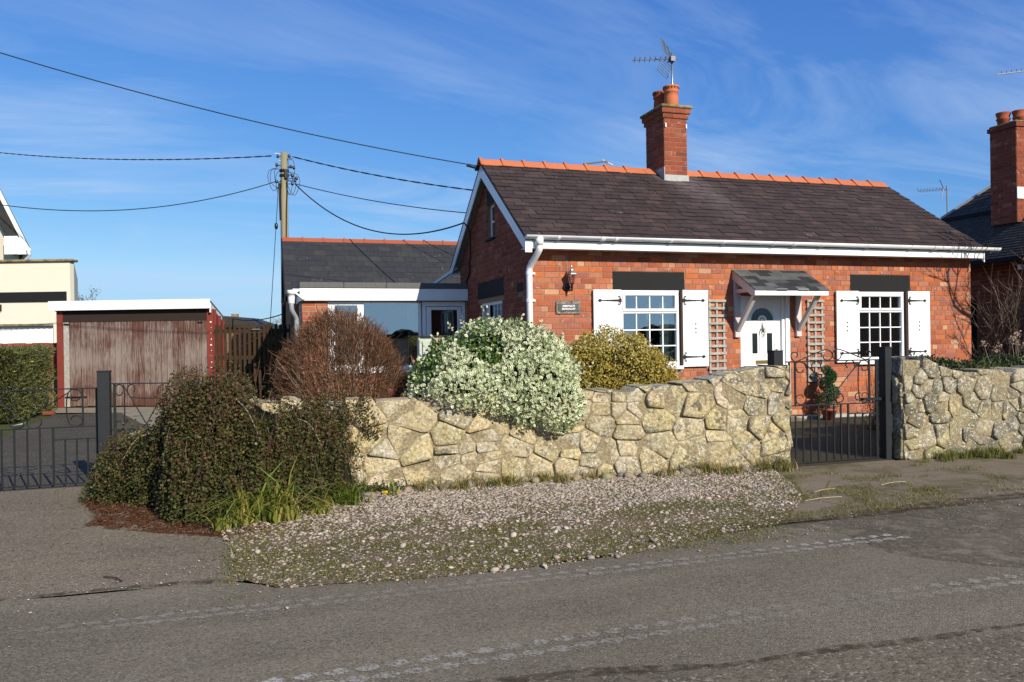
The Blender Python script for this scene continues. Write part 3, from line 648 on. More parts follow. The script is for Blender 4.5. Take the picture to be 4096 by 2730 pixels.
glay = brick_layout(HD, 4.4, [(HD - GW[1], HD - GW[0], GW[2], GW[3]), (HD - AW[1], HD - AW[0], AW[2], AW[3]), (HD - 2.83, HD - 1.23, 2.06, 2.43), (HD - 2.16, HD - 1.66, 3.73, 3.98), (HD - .53, HD - .24, 2.14, 2.27)], clip=gclip)
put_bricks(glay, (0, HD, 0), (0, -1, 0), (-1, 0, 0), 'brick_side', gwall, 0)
rw = gable_wall(HL, 1, [], house); boxo('wall', 'mortar', house, .02, HL - .02, HD - .02, HD, 0, 2.85)
boxo('lintel', 'black_paint', house, -.009, .05, 1.23, 2.83, 2.14, 2.43); boxo('lintel', 'black_paint', house, -.009, .05, 1.66, 2.16, 3.735, 3.98); boxo('air_vent', 'black_paint', house, -.012, .03, .24, .53, 2.14, 2.27)
for q in (LNL, LNR): boxo('lintel', 'black_paint', house, q[0], q[1], -.011, .05, q[2], q[3], bevel=.004)
# dark rooms
m = MB()
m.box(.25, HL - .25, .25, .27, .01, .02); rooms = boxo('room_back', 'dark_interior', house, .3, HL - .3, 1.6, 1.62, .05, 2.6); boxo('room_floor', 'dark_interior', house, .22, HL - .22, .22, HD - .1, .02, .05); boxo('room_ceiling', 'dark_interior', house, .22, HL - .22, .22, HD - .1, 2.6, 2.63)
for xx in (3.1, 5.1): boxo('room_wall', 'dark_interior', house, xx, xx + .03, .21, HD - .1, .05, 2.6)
def curtain(parent, x0, x1, y, z0, z1, n=7, amp=.02, axis='x', mat='curtain'):
    m = MB(); K = n * 6; vs = []
    for i in range(K + 1):
        t = i / K; d = amp * math.sin(t * n * 2 * math.pi) + amp * .4 * math.sin(t * n * 5.1)
        for z in (z0, z1): vs.append((x0 + (x1 - x0) * t, y + d, z) if axis == 'x' else (y + d, x0 + (x1 - x0) * t, z))
    m.add(vs, [(2 * i, 2 * i + 2, 2 * i + 3, 2 * i + 1) for i in range(K)]); return m.obj('curtain', mat, parent, True)
# front windows
def front_window(x0, x1, z0, z1, cs=2):
    w = boxo('window', 'white_upvc', house, x0, x1, .03, .05, z0, z0 + .07)          # replaced below by the whole frame
    m = MB(); F = .05; T = 1.80; y0, y1 = -.012, .055
    m.box(x0, x1, y0, y1, z1 - F, z1); m.box(x0, x1, y0, y1, z0, z0 + F + .01); m.box(x0, x0 + F, y0, y1, z0 + F, z1 - F); m.box(x1 - F, x1, y0, y1, z0 + F, z1 - F); m.box(x0 + F, x1 - F, y0 + .004, y1, T - .02, T + .025)
    me = m.mesh('window'); me.materials.append(MATS['white_upvc']); w.data = me; bevmod(w, .005)
    m = MB(); a, b = x0 + F, x1 - F; c, d = T + .025, z1 - F; e = .03; yy = -.026     # top-hung sash stands proud
    m.box(a - .015, b + .015, yy, .03, d - e, d + .012); m.box(a - .015, b + .015, yy, .03, c - .012, c + e); m.box(a - .015, a + e, yy, .03, c + e, d - e); m.box(b - e, b + .015, yy, .03, c + e, d - e)
    m.obj('sash', 'white_upvc', w, bevel=.004)
    gx0, gx1, gz0, gz1 = a + .03, b - .03, c + e, d - e
    boxo('pane', 'window_glass', w, gx0, gx1, .012, .016, gz0, gz1)
    lx0, lx1, lz0, lz1 = a + .004, b - .004, z0 + F + .012, T - .022
    boxo('pane', 'window_glass', w, lx0, lx1, .022, .026, lz0, lz1)
    for i in (1, 2, 3):
        x = lx0 + (lx1 - lx0) * i / 4
        boxo('glazing_bar', 'white_upvc', w, x - .009, x + .009, .002, .012, gz0, gz1); boxo('glazing_bar', 'white_upvc', w, x - .009, x + .009, .010, .022, lz0, lz1)
    for i in (1, 2):
        z = lz0 + (lz1 - lz0) * i / 3; boxo('glazing_bar', 'white_upvc', w, lx0, lx1, .006, .0215, z - .009, z + .009)
    boxo('sill', 'white_upvc', w, x0 - .03, x1 + .035, -.075, .03, z0 - .06, z0 - .004, bevel=.006)
    curtain(w, lx0 + .78 * (lx1 - lx0), lx1 + .1, .16, z0, z1 - .03, 4, .018, mat='curtain')
    return w
wl = front_window(*WL); wr = front_window(*WR)
boxo('curtain_pole_end', 'curtain', wl, 2.08, 2.15, .3, .34, 1.0, 1.94)
for wx in (wl, wr): pass
# shutters with strap hinges
def shutter(x0, x1, z0, z1, hinge_right):
    s = thing('shutter', '', 'shutter') if False else bpy.data.objects.new('shutter', None); COL.objects.link(s); s.parent = house
    n = 4; pw = (x1 - x0) / n
    for i in range(n): boxo('board', 'white_wood', s, x0 + pw * i + .0012, x0 + pw * (i + 1) - .0012, -.062, -.034, z0, z1, random.random(), .002)
    for zz in (z0 + .12, z1 - .2): boxo('batten', 'white_wood', s, x0 + .02, x1 - .02, -.034, -.007, zz, zz + .08)
    cxm = (x0 + x1) / 2 + (-.02 if hinge_right else .0)
    for i in range(3): m = MB(); q = .014; zc = (z0 + z1) / 2 - .07 + i * .07 + .0; m.prism([(cxm - q, zc), (cxm, zc - q * 1.2), (cxm + q, zc), (cxm, zc + q * 1.2)], lambda a, b: (a, -.0625, b), lambda a, b: (a, -.0662, b)); m.obj('diamond_stud', 'black_paint', s)
    for zh in (z1 - .165, z0 + .155):
        sg = -1 if hinge_right else 1; xb = x1 if hinge_right else x0; m = MB(); Y0, Y1 = -.0625, -.069
        A = lambda a, b: (xb + sg * a, Y0, zh + b); B = lambda a, b: (xb + sg * a, Y1, zh + b)
        po = [(0, -.028), (.03, -.03), (.06, -.016), (.33, -.007), (.35, -.022), (.37, -.024), (.40, 0), (.37, .024), (.35, .022), (.33, .007), (.06, .016), (.03, .03), (0, .028)]
        m.prism(po[::-1] if sg > 0 else po, A, B)
        for q in (-1, 1): m.tube([(xb + sg * a, -.066, zh + q * b) for a, b in smooth_pts([(.03, .02), (.024, .045), (.034, .066), (.052, .066), (.058, .05), (.048, .044)], 4)], [.010, .010, .009, .009, .009, .009, .008, .008, .008, .007, .007, .007, .006, .006, .006, .005, .005, .005, .005, .005, .005][:21], 6)
        m.lathe([(.016, 0), (.012, .006), (0.001, .008)], 8) if False else None
        m.obj('strap_hinge', 'iron_paint', s, False)
    return s
shutter(1.012, 1.478, .936, 2.146, True); shutter(2.535, 2.991, .936, 2.146, False)
shutter(5.467, 5.93, .936, 2.146, True); shutter(6.98, 7.46, .936, 2.146, False)
for x in (2.503, 6.938): boxo('jamb_strip', 'jamb_brown', house, x, x + .03, -.055, .01, .945, 2.14)
# front door
door = boxo('door', 'white_upvc', house, 3.69, 4.42, .04, .09, .03, 2.0, bevel=.003)
m = MB(); m.box(3.62, 3.69, .0, .1, 0, 2.06); m.box(4.42, 4.475, .0, .1, 0, 2.06); m.box(4.475, 4.56, -.025, .1, 0, 2.06); m.box(3.69, 4.42, .0, .1, 2.0, 2.06); m.obj('frame', 'white_upvc', door, bevel=.006)
def arch(cx, cz, r0, r1, y0, y1, n=18, zs=1.): 
    m = MB()
    for i in range(n):
        a, b = math.pi * i / n, math.pi * (i + 1) / n; q = [(cx + r * math.cos(t), cz + zs * r * math.sin(t)) for r, t in ((r0, a), (r1, a), (r1, b), (r0, b))]
        m.prism(q[::-1], lambda u, v: (u, y1, v), lambda u, v: (u, y0, v))
    return m
arch(4.055, 1.66, .212, .232, .028, .04, zs=.98).obj('moulding', 'white_upvc', door); arch(4.055, 1.66, .245, .262, .03, .04, zs=.98).obj('moulding', 'white_upvc', door)
arch(4.055, 1.66, .0, .212, .034, .0385, zs=.95).obj('fanlight', 'pane_dark', door); arch(4.055, 1.66, .045, .085, .022, .036).obj('moulding', 'white_upvc', door); arch(4.055, 1.66, .0, .03, .022, .036).obj('moulding', 'white_upvc', door)
for a, b in ((3.80, 3.99), (4.12, 4.31)): m = MB(); m.box(a, b, .031, .04, 1.633, 1.647); m.box(a, b, .031, .04, 1.595, 1.607); m.obj('moulding', 'white_upvc', door)
for a, b in ((3.87, 3.965), (4.15, 4.25)):
    m = MB(); c, e = a - .055, b + .055; m.box(c, e, .030, .04, 1.485, 1.50); m.box(c, e, .030, .04, 1.06, 1.075); m.box(c, c + .015, .030, .04, 1.075, 1.485); m.box(e - .015, e, .030, .04, 1.075, 1.485); m.obj('moulding', 'white_upvc', door)
    boxo('pane', 'pane_dark', door, a, b, .034, .0395, 1.12, 1.45)
m = MB(); m.lathe([(.004, .10), (.012, .09), (.028, .075), (.034, .06), (.02, .035), (.014, .0)], 10, (4.06, .02, 1.46)); m.tube([(4.02, .015, 1.52), (4.015, .005, 1.46), (4.04, -.005, 1.41), (4.06, -.008, 1.395), (4.08, -.005, 1.41), (4.105, .005, 1.46), (4.10, .015, 1.52)], .006); m.lathe([(.012, .0), (.004, .04), (.009, .06), (.001, .075)], 8, (4.06, .02, 1.56)); m.obj('knocker', 'chrome_old', door, True)
boxo('letterbox', 'brass', door, 3.93, 4.20, .024, .04, .95, 1.005, bevel=.004)
boxo('doorstep', 'old_concrete', house, 3.55, 4.62, -.3, .0, 0, .055, bevel=.01)
# porch canopy: two gallows brackets and a shingled lean-to roof
porch = thing('porch_canopy', 'small white timber porch canopy with grey shingles over the front door', 'porch')
for x in (3.49, 4.665):
    b = boxo('bracket', 'porch_paint', porch, x, x + .1, -.06, -.002, 1.385, 2.33 if x < 4 else 2.3, bevel=.006)
    m = MB(); m.bar((x + .05, -.05, 1.50), (x + .05, -.55, 2.07), .06, .07, (1, 0, 0)); m.obj('brace', 'porch_paint', porch, bevel=.004)
    m = MB(); m.box(x + .012, x + .088, -.56, -.061, 2.10, 2.16); m.obj('rail', 'porch_paint', porch, bevel=.004)
def cz(y): return 2.485 + y * .585         # canopy surface, y is negative going out
for x in (3.475, 4.795):
    m = MB(); m.prism([(0, cz(0) - .012), (-.6, cz(-.6) - .012), (-.6, 2.035), (-.53, 2.035), (0, cz(0) - .16)], lambda a, b: (x, a, b), lambda a, b: (x + .045, a, b)); m.obj('rafter', 'porch_paint', porch)
boxo('fascia', 'white_wood', porch, 3.472, 4.842, -.622, -.6, 2.032, 2.135, bevel=.003)
m = MB(); m.add([(3.52, -.005, cz(0) - .03), (4.795, -.005, cz(0) - .03), (4.795, -.6, cz(-.6) - .03), (3.52, -.6, cz(-.6) - .03)], [(0, 1, 2, 3)]); m.obj('soffit', 'porch_paint', porch)
nr = 6
for r in range(nr):
    y1 = -.635 + r * .106; u = 3.465 - (r % 2) * .1
    while u < 4.85:
        a, b = max(u + .003, 3.465), min(u + .197, 4.852)
        if b - a > .03:
            ye = y1 + random.uniform(-.004, .004); yb = min(y1 + .135, 0); h = .012 + random.uniform(0, .003)
            m = MB(); m.add([(a, ye, cz(ye) - .004), (b, ye, cz(ye) - .004), (b, yb, cz(yb) - .006), (a, yb, cz(yb) - .006), (a, ye, cz(ye) + h), (b, ye, cz(ye) + h), (b, yb, cz(yb) + .002), (a, yb, cz(yb) + .002)], [(0, 3, 2, 1), (4, 5, 6, 7), (0, 1, 5, 4), (1, 2, 6, 5), (2, 3, 7, 6), (3, 0, 4, 7)])
            m.obj('shingle', 'shingle', porch)
        u += .2
# ------------------------------------------------------------------ roof
VX0, VX1 = -.15, 8.50
roof = bpy.data.objects.new('roof', None); COL.objects.link(roof); roof.parent = house
m = MB()
for s_ in (0, 1):
    f = (lambda y: y) if s_ == 0 else (lambda y: HD - y)
    ys = [-.29, RY]; q = []
    for x in (VX0 + .01, VX1 - .01):
        for y in ys: q += [(x, f(y), roofz(y) - .006), (x, f(y), roofz(y) - .05)]
    m.add(q, [(0, 4, 6, 2), (1, 3, 7, 5), (0, 2, 3, 1), (4, 5, 7, 6), (0, 1, 5, 4)])
m.obj('roof_deck', 'slate_dark', roof)
import itertools
SL = math.sqrt(1 + PITCH_T ** 2); cosr, sinr = 1 / SL, PITCH_T / SL
def slate_obj(a, b, s0, s1, lift, rd, m, y0=-.30, z0=None, rot=0.):
    z0 = z0 if z0 is not None else EZ - .03 * PITCH_T
    def Pn(u, s, n): return (u, y0 + s * cosr - n * sinr, z0 + s * sinr + n * cosr)
    q = rot
    vs = [Pn(a, s0 - q, lift - .006), Pn(b, s0 + q, lift - .006), Pn(b, s1, -.004), Pn(a, s1, -.004), Pn(a, s0 - q, lift + .004), Pn(b, s0 + q, lift + .004), Pn(b, s1, .004), Pn(a, s1, .004)]
    m.add(vs, [(0, 3, 2, 1), (4, 5, 6, 7), (0, 1, 5, 4), (1, 2, 6, 5), (2, 3, 7, 6), (3, 0, 4, 7)], rd)
rows = 19; SLEN = (RY + .30) * SL - .05; ex = SLEN / rows; cnt = 0; stuff = MB(); W_ = .268
sl = []
for r in range(rows):
    u = VX0 - (.5 * W_ if r % 2 else 0) + random.uniform(-.015, .015)
    while u < VX1:
        ww = W_ * random.uniform(.9, 1.1); a, b = max(u, VX0), min(u + ww - .007, VX1)
        if b - a > .05: sl.append((r, a, b))
        u += ww
sl.sort(key=lambda t: t[0] * .35 + t[1] * .45)
for i, (r, a, b) in enumerate(sl):
    s0 = r * ex + random.uniform(-.010, .010) + (-.025 if random.random() < .02 else 0); args = (a, b, s0, min(s0 + ex * 1.9, SLEN + .02), .017 + random.uniform(0, .011), random.random()); rt = random.uniform(-.006, .006)
    if i < 300: m = MB(); slate_obj(*args, m, rot=rt); m.obj('slate', 'slate_purple', roof)
    else: slate_obj(*args, stuff, rot=rt)
tag(stuff.obj('slates', 'slate_purple', roof), kind='stuff')
# ridge tiles
x = VX0 - .01; tl = .392
CHX0, CHX1 = 3.235, 3.695
while x < VX1 - .05:
    x1 = min(x + tl, VX1 + .01)
    if not (x > CHX0 - .1 and x1 < CHX1 + .1) and not (x < CHX1 and x1 > CHX0):
        m = MB(); zt = 4.56
        A = [(-.155, 4.405), (-.03, 4.52), (0, 4.535), (.03, 4.52), (.155, 4.405), (.14, 4.385), (0, 4.505), (-.14, 4.385)]
        m.prism(A, lambda a, b: (x + .004, RY + a, b), lambda a, b: (x1 - .004, RY + a, b), random.random())
        Bp = [(-.175, 4.405), (-.035, 4.548), (0, 4.565), (.035, 4.548), (.175, 4.405), (.155, 4.39), (0, 4.53), (-.155, 4.39)]
        m.prism(Bp, lambda a, b: (x - .012, RY + a, b), lambda a, b: (x + .04, RY + a, b)); m.obj('ridge_tile', 'terracotta', roof, bevel=.004)
    elif x < CHX0 and x1 > CHX0 and CHX0 - x > .06:
        m = MB(); A = [(-.155, 4.405), (0, 4.535), (.155, 4.405), (.14, 4.385), (0, 4.505), (-.14, 4.385)]; m.prism(A, lambda a, b: (x + .004, RY + a, b), lambda a, b: (CHX0 + .02, RY + a, b)); m.obj('ridge_tile', 'terracotta', roof)
    elif x < CHX1 and x1 > CHX1 and x1 - CHX1 > .06:
        m = MB(); A = [(-.155, 4.405), (0, 4.535), (.155, 4.405), (.14, 4.385), (0, 4.505), (-.14, 4.385)]; m.prism(A, lambda a, b: (CHX1 - .02, RY + a, b), lambda a, b: (x1 - .004, RY + a, b)); m.obj('ridge_tile', 'terracotta', roof)
    x += tl
# bargeboards, soffit, fascia, gutter, downpipe
for X, s_ in ((VX0 + .012, -1), (VX1 - .03, 1)):
    for side in (0, 1):
        f = (lambda y: y) if side == 0 else (lambda y: HD - y)
        m = MB(); po = [(-.275, roofz(-.275) - .045), (RY, roofz(RY) - .045), (RY, roofz(RY) - .26), (-.19, roofz(-.19) - .23), (-.275, 2.66)]
        m.prism(po, lambda a, b: (X, f(a), b), lambda a, b: (X + .02, f(a), b)); m.obj('bargeboard', 'white_upvc', roof)
        m = MB(); xa, xb = (X + .02, 0) if s_ < 0 else (HL, X)
        m.add([(xa, f(-.25), roofz(-.25) - .19), (xb, f(-.25), roofz(-.25) - .19), (xb, f(RY), roofz(RY) - .19), (xa, f(RY), roofz(RY) - .19)], [(0, 1, 2, 3)]); m.obj('soffit', 'shade_pipe', roof)
for yb in (-.25, HD + .23): boxo('fascia', 'white_upvc', roof, VX0 + .034, VX1 - .04, yb - .02, yb, 2.725, 2.87)
boxo('soffit', 'white_upvc', roof, VX0 + .034, VX1 - .04, -.25, -.008, 2.73, 2.74)
boxo('gable_box_end', 'white_upvc', roof, VX0 + .008, VX0 + .11, -.285, -.27, 2.665, 2.86)
m = MB(); G = []; gy, gz = -.325, 2.905
def halfpipe(m, p0, p1, r, th=.004, n=9):     # open half-round gutter along x
    out = [(gy + r * math.cos(math.pi + math.pi * i / n), gz + r * math.sin(math.pi + math.pi * i / n)) for i in range(n + 1)]; inn = [(gy + (r - th) * math.cos(math.pi + math.pi * i / n), gz + (r - th) * math.sin(math.pi + math.pi * i / n)) for i in range(n + 1)][::-1]
    m.prism(out + inn, lambda a, b: (p0, a, b), lambda a, b: (p1, a, b))
halfpipe(m, VX0 + .01, 8.76, .056); gut = m.obj('gutter', 'white_gutter', house, True)
m = MB(); m.prism([(gy + .055 * math.cos(math.pi + math.pi * i / 9), gz + .055 * math.sin(math.pi + math.pi * i / 9)) for i in range(10)], lambda a, b: (VX0 + .005, a, b), lambda a, b: (VX0 + .01, a, b)); m.obj('stop_end', 'white_gutter', gut)
x = .35
while x < 8.7:
    m = MB(); halfpipe(m, x - .022, x + .022, .062, .005); m.box(x - .008, x + .008, gy + .05, -.272, gz - .05, gz - .02); m.tube([(x, gy + .04, gz - .045), (x, -.275, gz - .09)], .007, 5)
    m.obj('gutter_bracket', 'white_gutter', gut); x += .92
for x in (1.05, 4.42, 7.3): m = MB(); halfpipe(m, x - .035, x + .035, .064, .006); m.obj('gutter_union', 'white_gutter', gut)
dp = MB().tube(smooth_pts([(.06, gy, gz - .03), (.06, gy, gz - .15), (.055, gy + .015, gz - .22), (-.0, -.12, gz - .40), (-.015, -.075, gz - .48), (-.015, -.07, gz - .6)], 5) + [(-.015, -.07, .05)], .047, 12).obj('downpipe', 'white_gutter', house, True)
MB().tube([(.06, gy, gz - .02), (.06, gy, gz - .14)], .06, 12).obj('outlet', 'white_gutter', dp, True)
for z in (2.38, 1.98, .9): m = MB(); m.tube([(-.015, -.07, z - .025), (-.015, -.07, z + .025)], .054, 12); m.box(-.015, .085, -.05, -.012, z - .014, z + .014); m.obj('pipe_clip', 'white_gutter', dp)
m = MB(); m.tube([(.0, -.30, 2.77), (.0, -.30, 2.71)], .04, 10)
# gable-end windows
gwin = bpy.data.objects.new('window', MB().box(.02, .07, GW[0], GW[1], GW[3] - .05, GW[3]).box(.02, .07, GW[0], GW[1], GW[2], GW[2] + .06).box(.02, .07, GW[0], GW[0] + .05, GW[2] + .06, GW[3] - .05).box(.02, .07, GW[1] - .05, GW[1], GW[2] + .06, GW[3] - .05).box(.02, .07, 2.14, 2.2, GW[2] + .06, GW[3] - .05).box(.005, .05, 2.14, 2.18, GW[2] + .06, GW[3] - .05).mesh('window')); COL.objects.link(gwin); gwin.parent = house; gwin.data.materials.append(MATS['white_upvc'])
boxo('pane', 'window_glass', gwin, .045, .049, GW[0] + .05, GW[1] - .05, GW[2] + .06, GW[3] - .05); curtain(gwin, GW[0], GW[1], .13, GW[2], GW[3], 16, .015, 'y')
for y in (1.56, 1.75, 1.95, 2.3, 2.42): boxo('glazing_bar', 'white_upvc', gwin, .036, .044, y - .006, y + .006, GW[2] + .06, GW[3] - .05)
aw = MB(); Y0, Y1, Z0, Z1 = AW
for bx in ((Y0, Y1, Z1 - .035, Z1), (Y0, Y1, Z0, Z0 + .04), (Y0, Y0 + .04, Z0 + .04, Z1 - .035), (Y1 - .04, Y1, Z0 + .04, Z1 - .035), (Y0 + .04, Y1 - .04, (Z0 + Z1) / 2 - .015, (Z0 + Z1) / 2 + .015)): aw.box(.05, .09, *bx)
aw = aw.obj('attic_window', 'white_wood', house); boxo('pane', 'dark_glass', aw, .066, .07, Y0 + .04, Y1 - .04, Z0 + .04, Z1 - .035); boxo('sill', 'black_paint', aw, -.05, .05, Y0 - .05, Y1 + .05, Z0 - .04, Z0 - .002)
# ------------------------------------------------------------------ chimney
cx0, cx1, cy0, cy1 = CHX0, CHX1, 1.713, 2.412
chim = boxo('chimney', 'mortar_pale', house, cx0, cx1, cy0, cy1, 4.1, 5.56)
def stack(parent, x0, x1, y0, y1, z0, z1, mat, faces=('f', 'l'), off0=0):
    m = MB(); n = int(round((z1 - z0) / CR))
    for c in range(n):
        za = z0 + c * CR + .005; zb = za + CR - .010
        for fc in faces:
            L = (x1 - x0) if fc == 'f' else (y1 - y0); u = -.119 if (c + off0 + (fc == 'l')) % 2 else 0.
            while u < L - .01:
                a, b = max(u + .005, 0.004), min(u + .2325 - .005, L - .004)
                if b - a > .02:
                    pr = .006 + random.uniform(-.001, .002); r = random.random()
                    if fc == 'f': m.box(x0 + a, x0 + b, y0 - pr, y0 + .03, za, zb, r)
                    else: m.box(x0 - pr, x0 + .03, y0 + a, y0 + b, za, zb, r)
                u += .2325
    return m
def split_bricks(m, parent, mat):      # every brick its own object
    for i in range(0, len(m.v), 8):
        q = MB(); q.v = m.v[i:i + 8]; q.r = m.r[i:i + 8]; q.f = [(0, 3, 2, 1), (4, 5, 6, 7), (0, 1, 5, 4), (1, 2, 6, 5), (2, 3, 7, 6), (3, 0, 4, 7)]; q.obj('brick', mat, parent)
split_bricks(stack(chim, cx0, cx1, cy0, cy1, 4.36, 5.39, 'brick_chimney'), chim, 'brick_chimney')
for i, e in enumerate((.028, .058)): m = stack(chim, cx0 - e, cx1 + e, cy0 - e, cy1 + e, 5.395 + i * CR, 5.395 + (i + 1) * CR, 'brick_chimney'); split_bricks(m, chim, 'brick_chimney'); boxo('corbel', 'mortar_pale', chim, cx0 - e, cx1 + e, cy0 - e, cy1 + e, 5.395 + i * CR, 5.395 + (i + 1) * CR - .002)
boxo('chimney_cap', 'mossy_coping', chim, cx0 - .09, cx1 + .09, cy0 - .09, cy1 + .09, 5.57, 5.625, bevel=.015)
m = MB(); m.box(cx0 - .02, cx1 + .02, cy0 - .022, cy0 - .009, 4.17, 4.36); m.prism([(0, 4.17), (-.1, 4.10), (-.1, 4.112), (0, 4.185)], lambda a, b: (cx0 - .05, cy0 - .012 + a, b), lambda a, b: (cx1 + .05, cy0 - .012 + a, b)); m.box(cx0 - .022, cx0 - .008, cy0 - .02, cy1, 4.2, 4.50); m.obj('flashing', 'lead_flashing', chim)
for x in (cx0 + .01, cx1 - .03): boxo('aerial_bracket', 'white_wood', chim, x, x + .022, cy0 - .03, cy0 - .01, 5.22, 5.29)
for i, (px, py_, hh, tt) in enumerate(((cx0 + .24, cy0 + .16, .41, 1.), (cx0 + .22, cy0 + .52, .38, .95))):
    m = MB(); m.lathe([(.125, 0), (.135, .02), (.128, .2), (.118, .27), (.138, .285), (.142, .30), (.128, .315), (.132, .33), (.150, .385), (.150, .40), (.125, .40), (.11, .3), (.11, .05)], 24, (px, py_, 5.62)); pot = m.obj('chimney_pot', 'terracotta_old' if i else 'terracotta', chim, True)
    m = MB()
    for j in range(16): t = 2 * math.pi * j / 16; p = Vector((px + .143 * math.cos(t), py_ + .143 * math.sin(t), 5.62 + .362)); dd = Vector((math.cos(t), math.sin(t), 0)); m.tube([p - dd * .01, p + dd * .006], .013, 8)
    m.obj('vent_hole', 'core_dark', chim)
# ------------------------------------------------------------------ low extension with big window
YE = 3.67; EX0 = -3.075
ext = thing('extension', 'low flat-roofed brick extension with white fascia and big window left of the gable', 'extension')
EO = [(-2.62 - EX0, 3.075 - .02, .84, 2.15)]; DO = [(2.14 + .04, 3.055, 0, 2.15)]
ew = wall_slab('wall', 'mortar_pale', ext, 3.07, 2.2, [(.455, 3.06, .88, 2.15), (2.19, 3.06, .06, .88)], (EX0, YE, 0), (1, 0, 0), (0, -1, 0), .15)
put_bricks(brick_layout(3.07, 2.2, [(.455, 3.06, .88, 2.2), (2.19, 3.06, .0, .88)], hdr=lambda c: False), (EX0, YE, 0), (1, 0, 0), (0, -1, 0), 'brick_red', ew, 60, lambda b: b[0])
es = MB().add([(EX0, YE, 0), (EX0, 5.3, 0), (EX0, 5.3, 2.2), (EX0, YE, 2.2)], [(0, 1, 2, 3)]).obj('wall', 'mortar', ext)
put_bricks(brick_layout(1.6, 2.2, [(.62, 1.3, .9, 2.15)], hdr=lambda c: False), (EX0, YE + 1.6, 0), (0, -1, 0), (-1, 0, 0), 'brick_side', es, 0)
boxo('fascia', 'white_upvc', ext, EX0 - .04, -.006, YE - .1, YE - .075, 2.165, 2.385); boxo('fascia', 'white_upvc', ext, EX0 - .04, EX0 - .015, YE - .075, 5.3, 2.165, 2.385); boxo('soffit', 'white_upvc', ext, EX0 - .015, -.006, YE - .075, YE + .05, 2.17, 2.18)
for i in range(3): a = EX0 - .045 + i * .78 * 1.0; boxo('roofing_felt', 'felt', ext, a, a + .777 if i < 2 else -.004, YE - .115, 5.25, 2.387, 2.495, bevel=.012)
for x in np.linspace(EX0 + .35, -.15, 6):
    for z in (2.20, 2.345): boxo('screw', 'shade_pipe', ext, x - .005, x + .005, YE - .103, YE - .0995, z - .005, z + .005)
win = bpy.data.objects.new('window', MB().box(-2.62, -2.49, YE + .02, YE + .09, .88, 2.15).box(-2.09, -1.97, YE + .02, YE + .09, .88, 2.15).box(-2.49, -2.09, YE + .02, YE + .09, 2.08, 2.15).box(-2.49, -2.09, YE + .02, YE + .09, .88, .98).box(-1.97, -.90, YE + .02, YE + .09, 2.125, 2.15).box(-1.97, -.90, YE + .01, YE + .09, .86, .945).box(-.94, -.89, YE + .02, YE + .09, .88, 2.15).mesh('window')); COL.objects.link(win); win.parent = ext; win.data.materials.append(MATS['white_upvc']); bevmod(win, .005)
boxo('pane', 'window_glass', win, -2.485, -2.095, YE + .05, YE + .054, .98, 2.08); boxo('pane', 'window_glass', win, -1.965, -.945, YE + .05, YE + .054, .945, 2.125)
boxo('sill', 'white_upvc', win, -2.66, -.88, YE - .05, YE + .03, .82, .862, bevel=.006)
curtain(win, -1.12, -.9, YE + .2, .9, 2.12, 5, .02); curtain(win, -2.3, -2.1, YE + .2, .9, 2.12, 4, .02)
ed = MB().box(-.87, -.03, YE + .02, YE + .08, 2.06, 2.15).box(-.87, -.80, YE + .02, YE + .08, .05, 2.06).box(-.10, -.03, YE + .02, YE + .08, .05, 2.06).box(-.79, -.70, YE + .005, YE + .06, .06, 2.05).box(-.19, -.11, YE + .005, YE + .06, .06, 2.05).box(-.70, -.19, YE + .005, YE + .06, 1.99, 2.05).box(-.70, -.19, YE + .005, YE + .06, .06, 1.05).obj('door', 'white_upvc', ext, bevel=.006)
boxo('pane', 'dark_glass', ed, -.70, -.19, YE + .03, YE + .034, 1.05, 1.99)
boxo('room_back', 'dark_interior', ext, EX0 + .1, -.02, YE + 1.4, YE + 1.42, .0, 2.3); boxo('room_floor', 'dark_interior', ext, EX0 + .1, -.02, YE + .15, YE + 1.4, .05, .07)
sw = MB().box(EX0 - .005, EX0 + .03, YE + .3, YE + .98, .9, .96).box(EX0 - .005, EX0 + .03, YE + .3, YE + .36, .96, 2.15).box(EX0 - .005, EX0 + .03, YE + .62, YE + .66, .96, 2.15).box(EX0 - .005, EX0 + .03, YE + .92, YE + .98, .96, 2.15).obj('side_window', 'white_upvc', ext)
boxo('pane', 'dark_glass', sw, EX0 - .001, EX0 + .003, YE + .36, YE + .92, .96, 2.15)
# extension gutter end, hopper, strut and downpipe with its shade put into the colour
m = MB(); n = 9; gx, gzz = EX0 - .10, 2.375
out = [(gx + .062 * math.cos(math.pi + math.pi * i / n), gzz + .062 * math.sin(math.pi + math.pi * i / n)) for i in range(n + 1)]
m.prism(out, lambda a, b: (a, YE - .09, b), lambda a, b: (a, YE - .085, b)); inn = [(gx + .058 * math.cos(math.pi + math.pi * i / n), gzz + .058 * math.sin(math.pi + math.pi * i / n)) for i in range(n + 1)][::-1]; m.prism(out + inn, lambda a, b: (a, YE - .085, b), lambda a, b: (a, 5.2, b)); g2 = m.obj('gutter', 'white_gutter', ext)
m = MB(); m.lathe([(.05, -.17), (.055, -.16), (.062, -.06), (.062, 0), (.072, .0), (.072, .07), (.06, .075)], 14, (EX0 - .19, YE - .17, 2.27)); m.obj('hopper', 'white_gutter', ext, True)
m = MB(); m.bar((EX0 - .12, YE - .17, 2.30), (EX0 + .02, YE - .13, 2.19), .02, .03); m.bar((EX0 + .02, YE - .125, 2.19), (EX0 + .14, YE - .115, 2.29), .02, .03); m.obj('strut', 'white_gutter', ext)
dp2 = MB().tube(smooth_pts([(EX0 - .19, YE - .17, 2.1), (EX0 - .18, YE - .15, 1.98), (EX0 - .11, YE - .05, 1.85), (EX0 - .1, YE - .04, 1.75)], 4) + [(EX0 - .1, YE - .04, .05)], .042, 10).obj('downpipe', 'shade_pipe', ext, True)
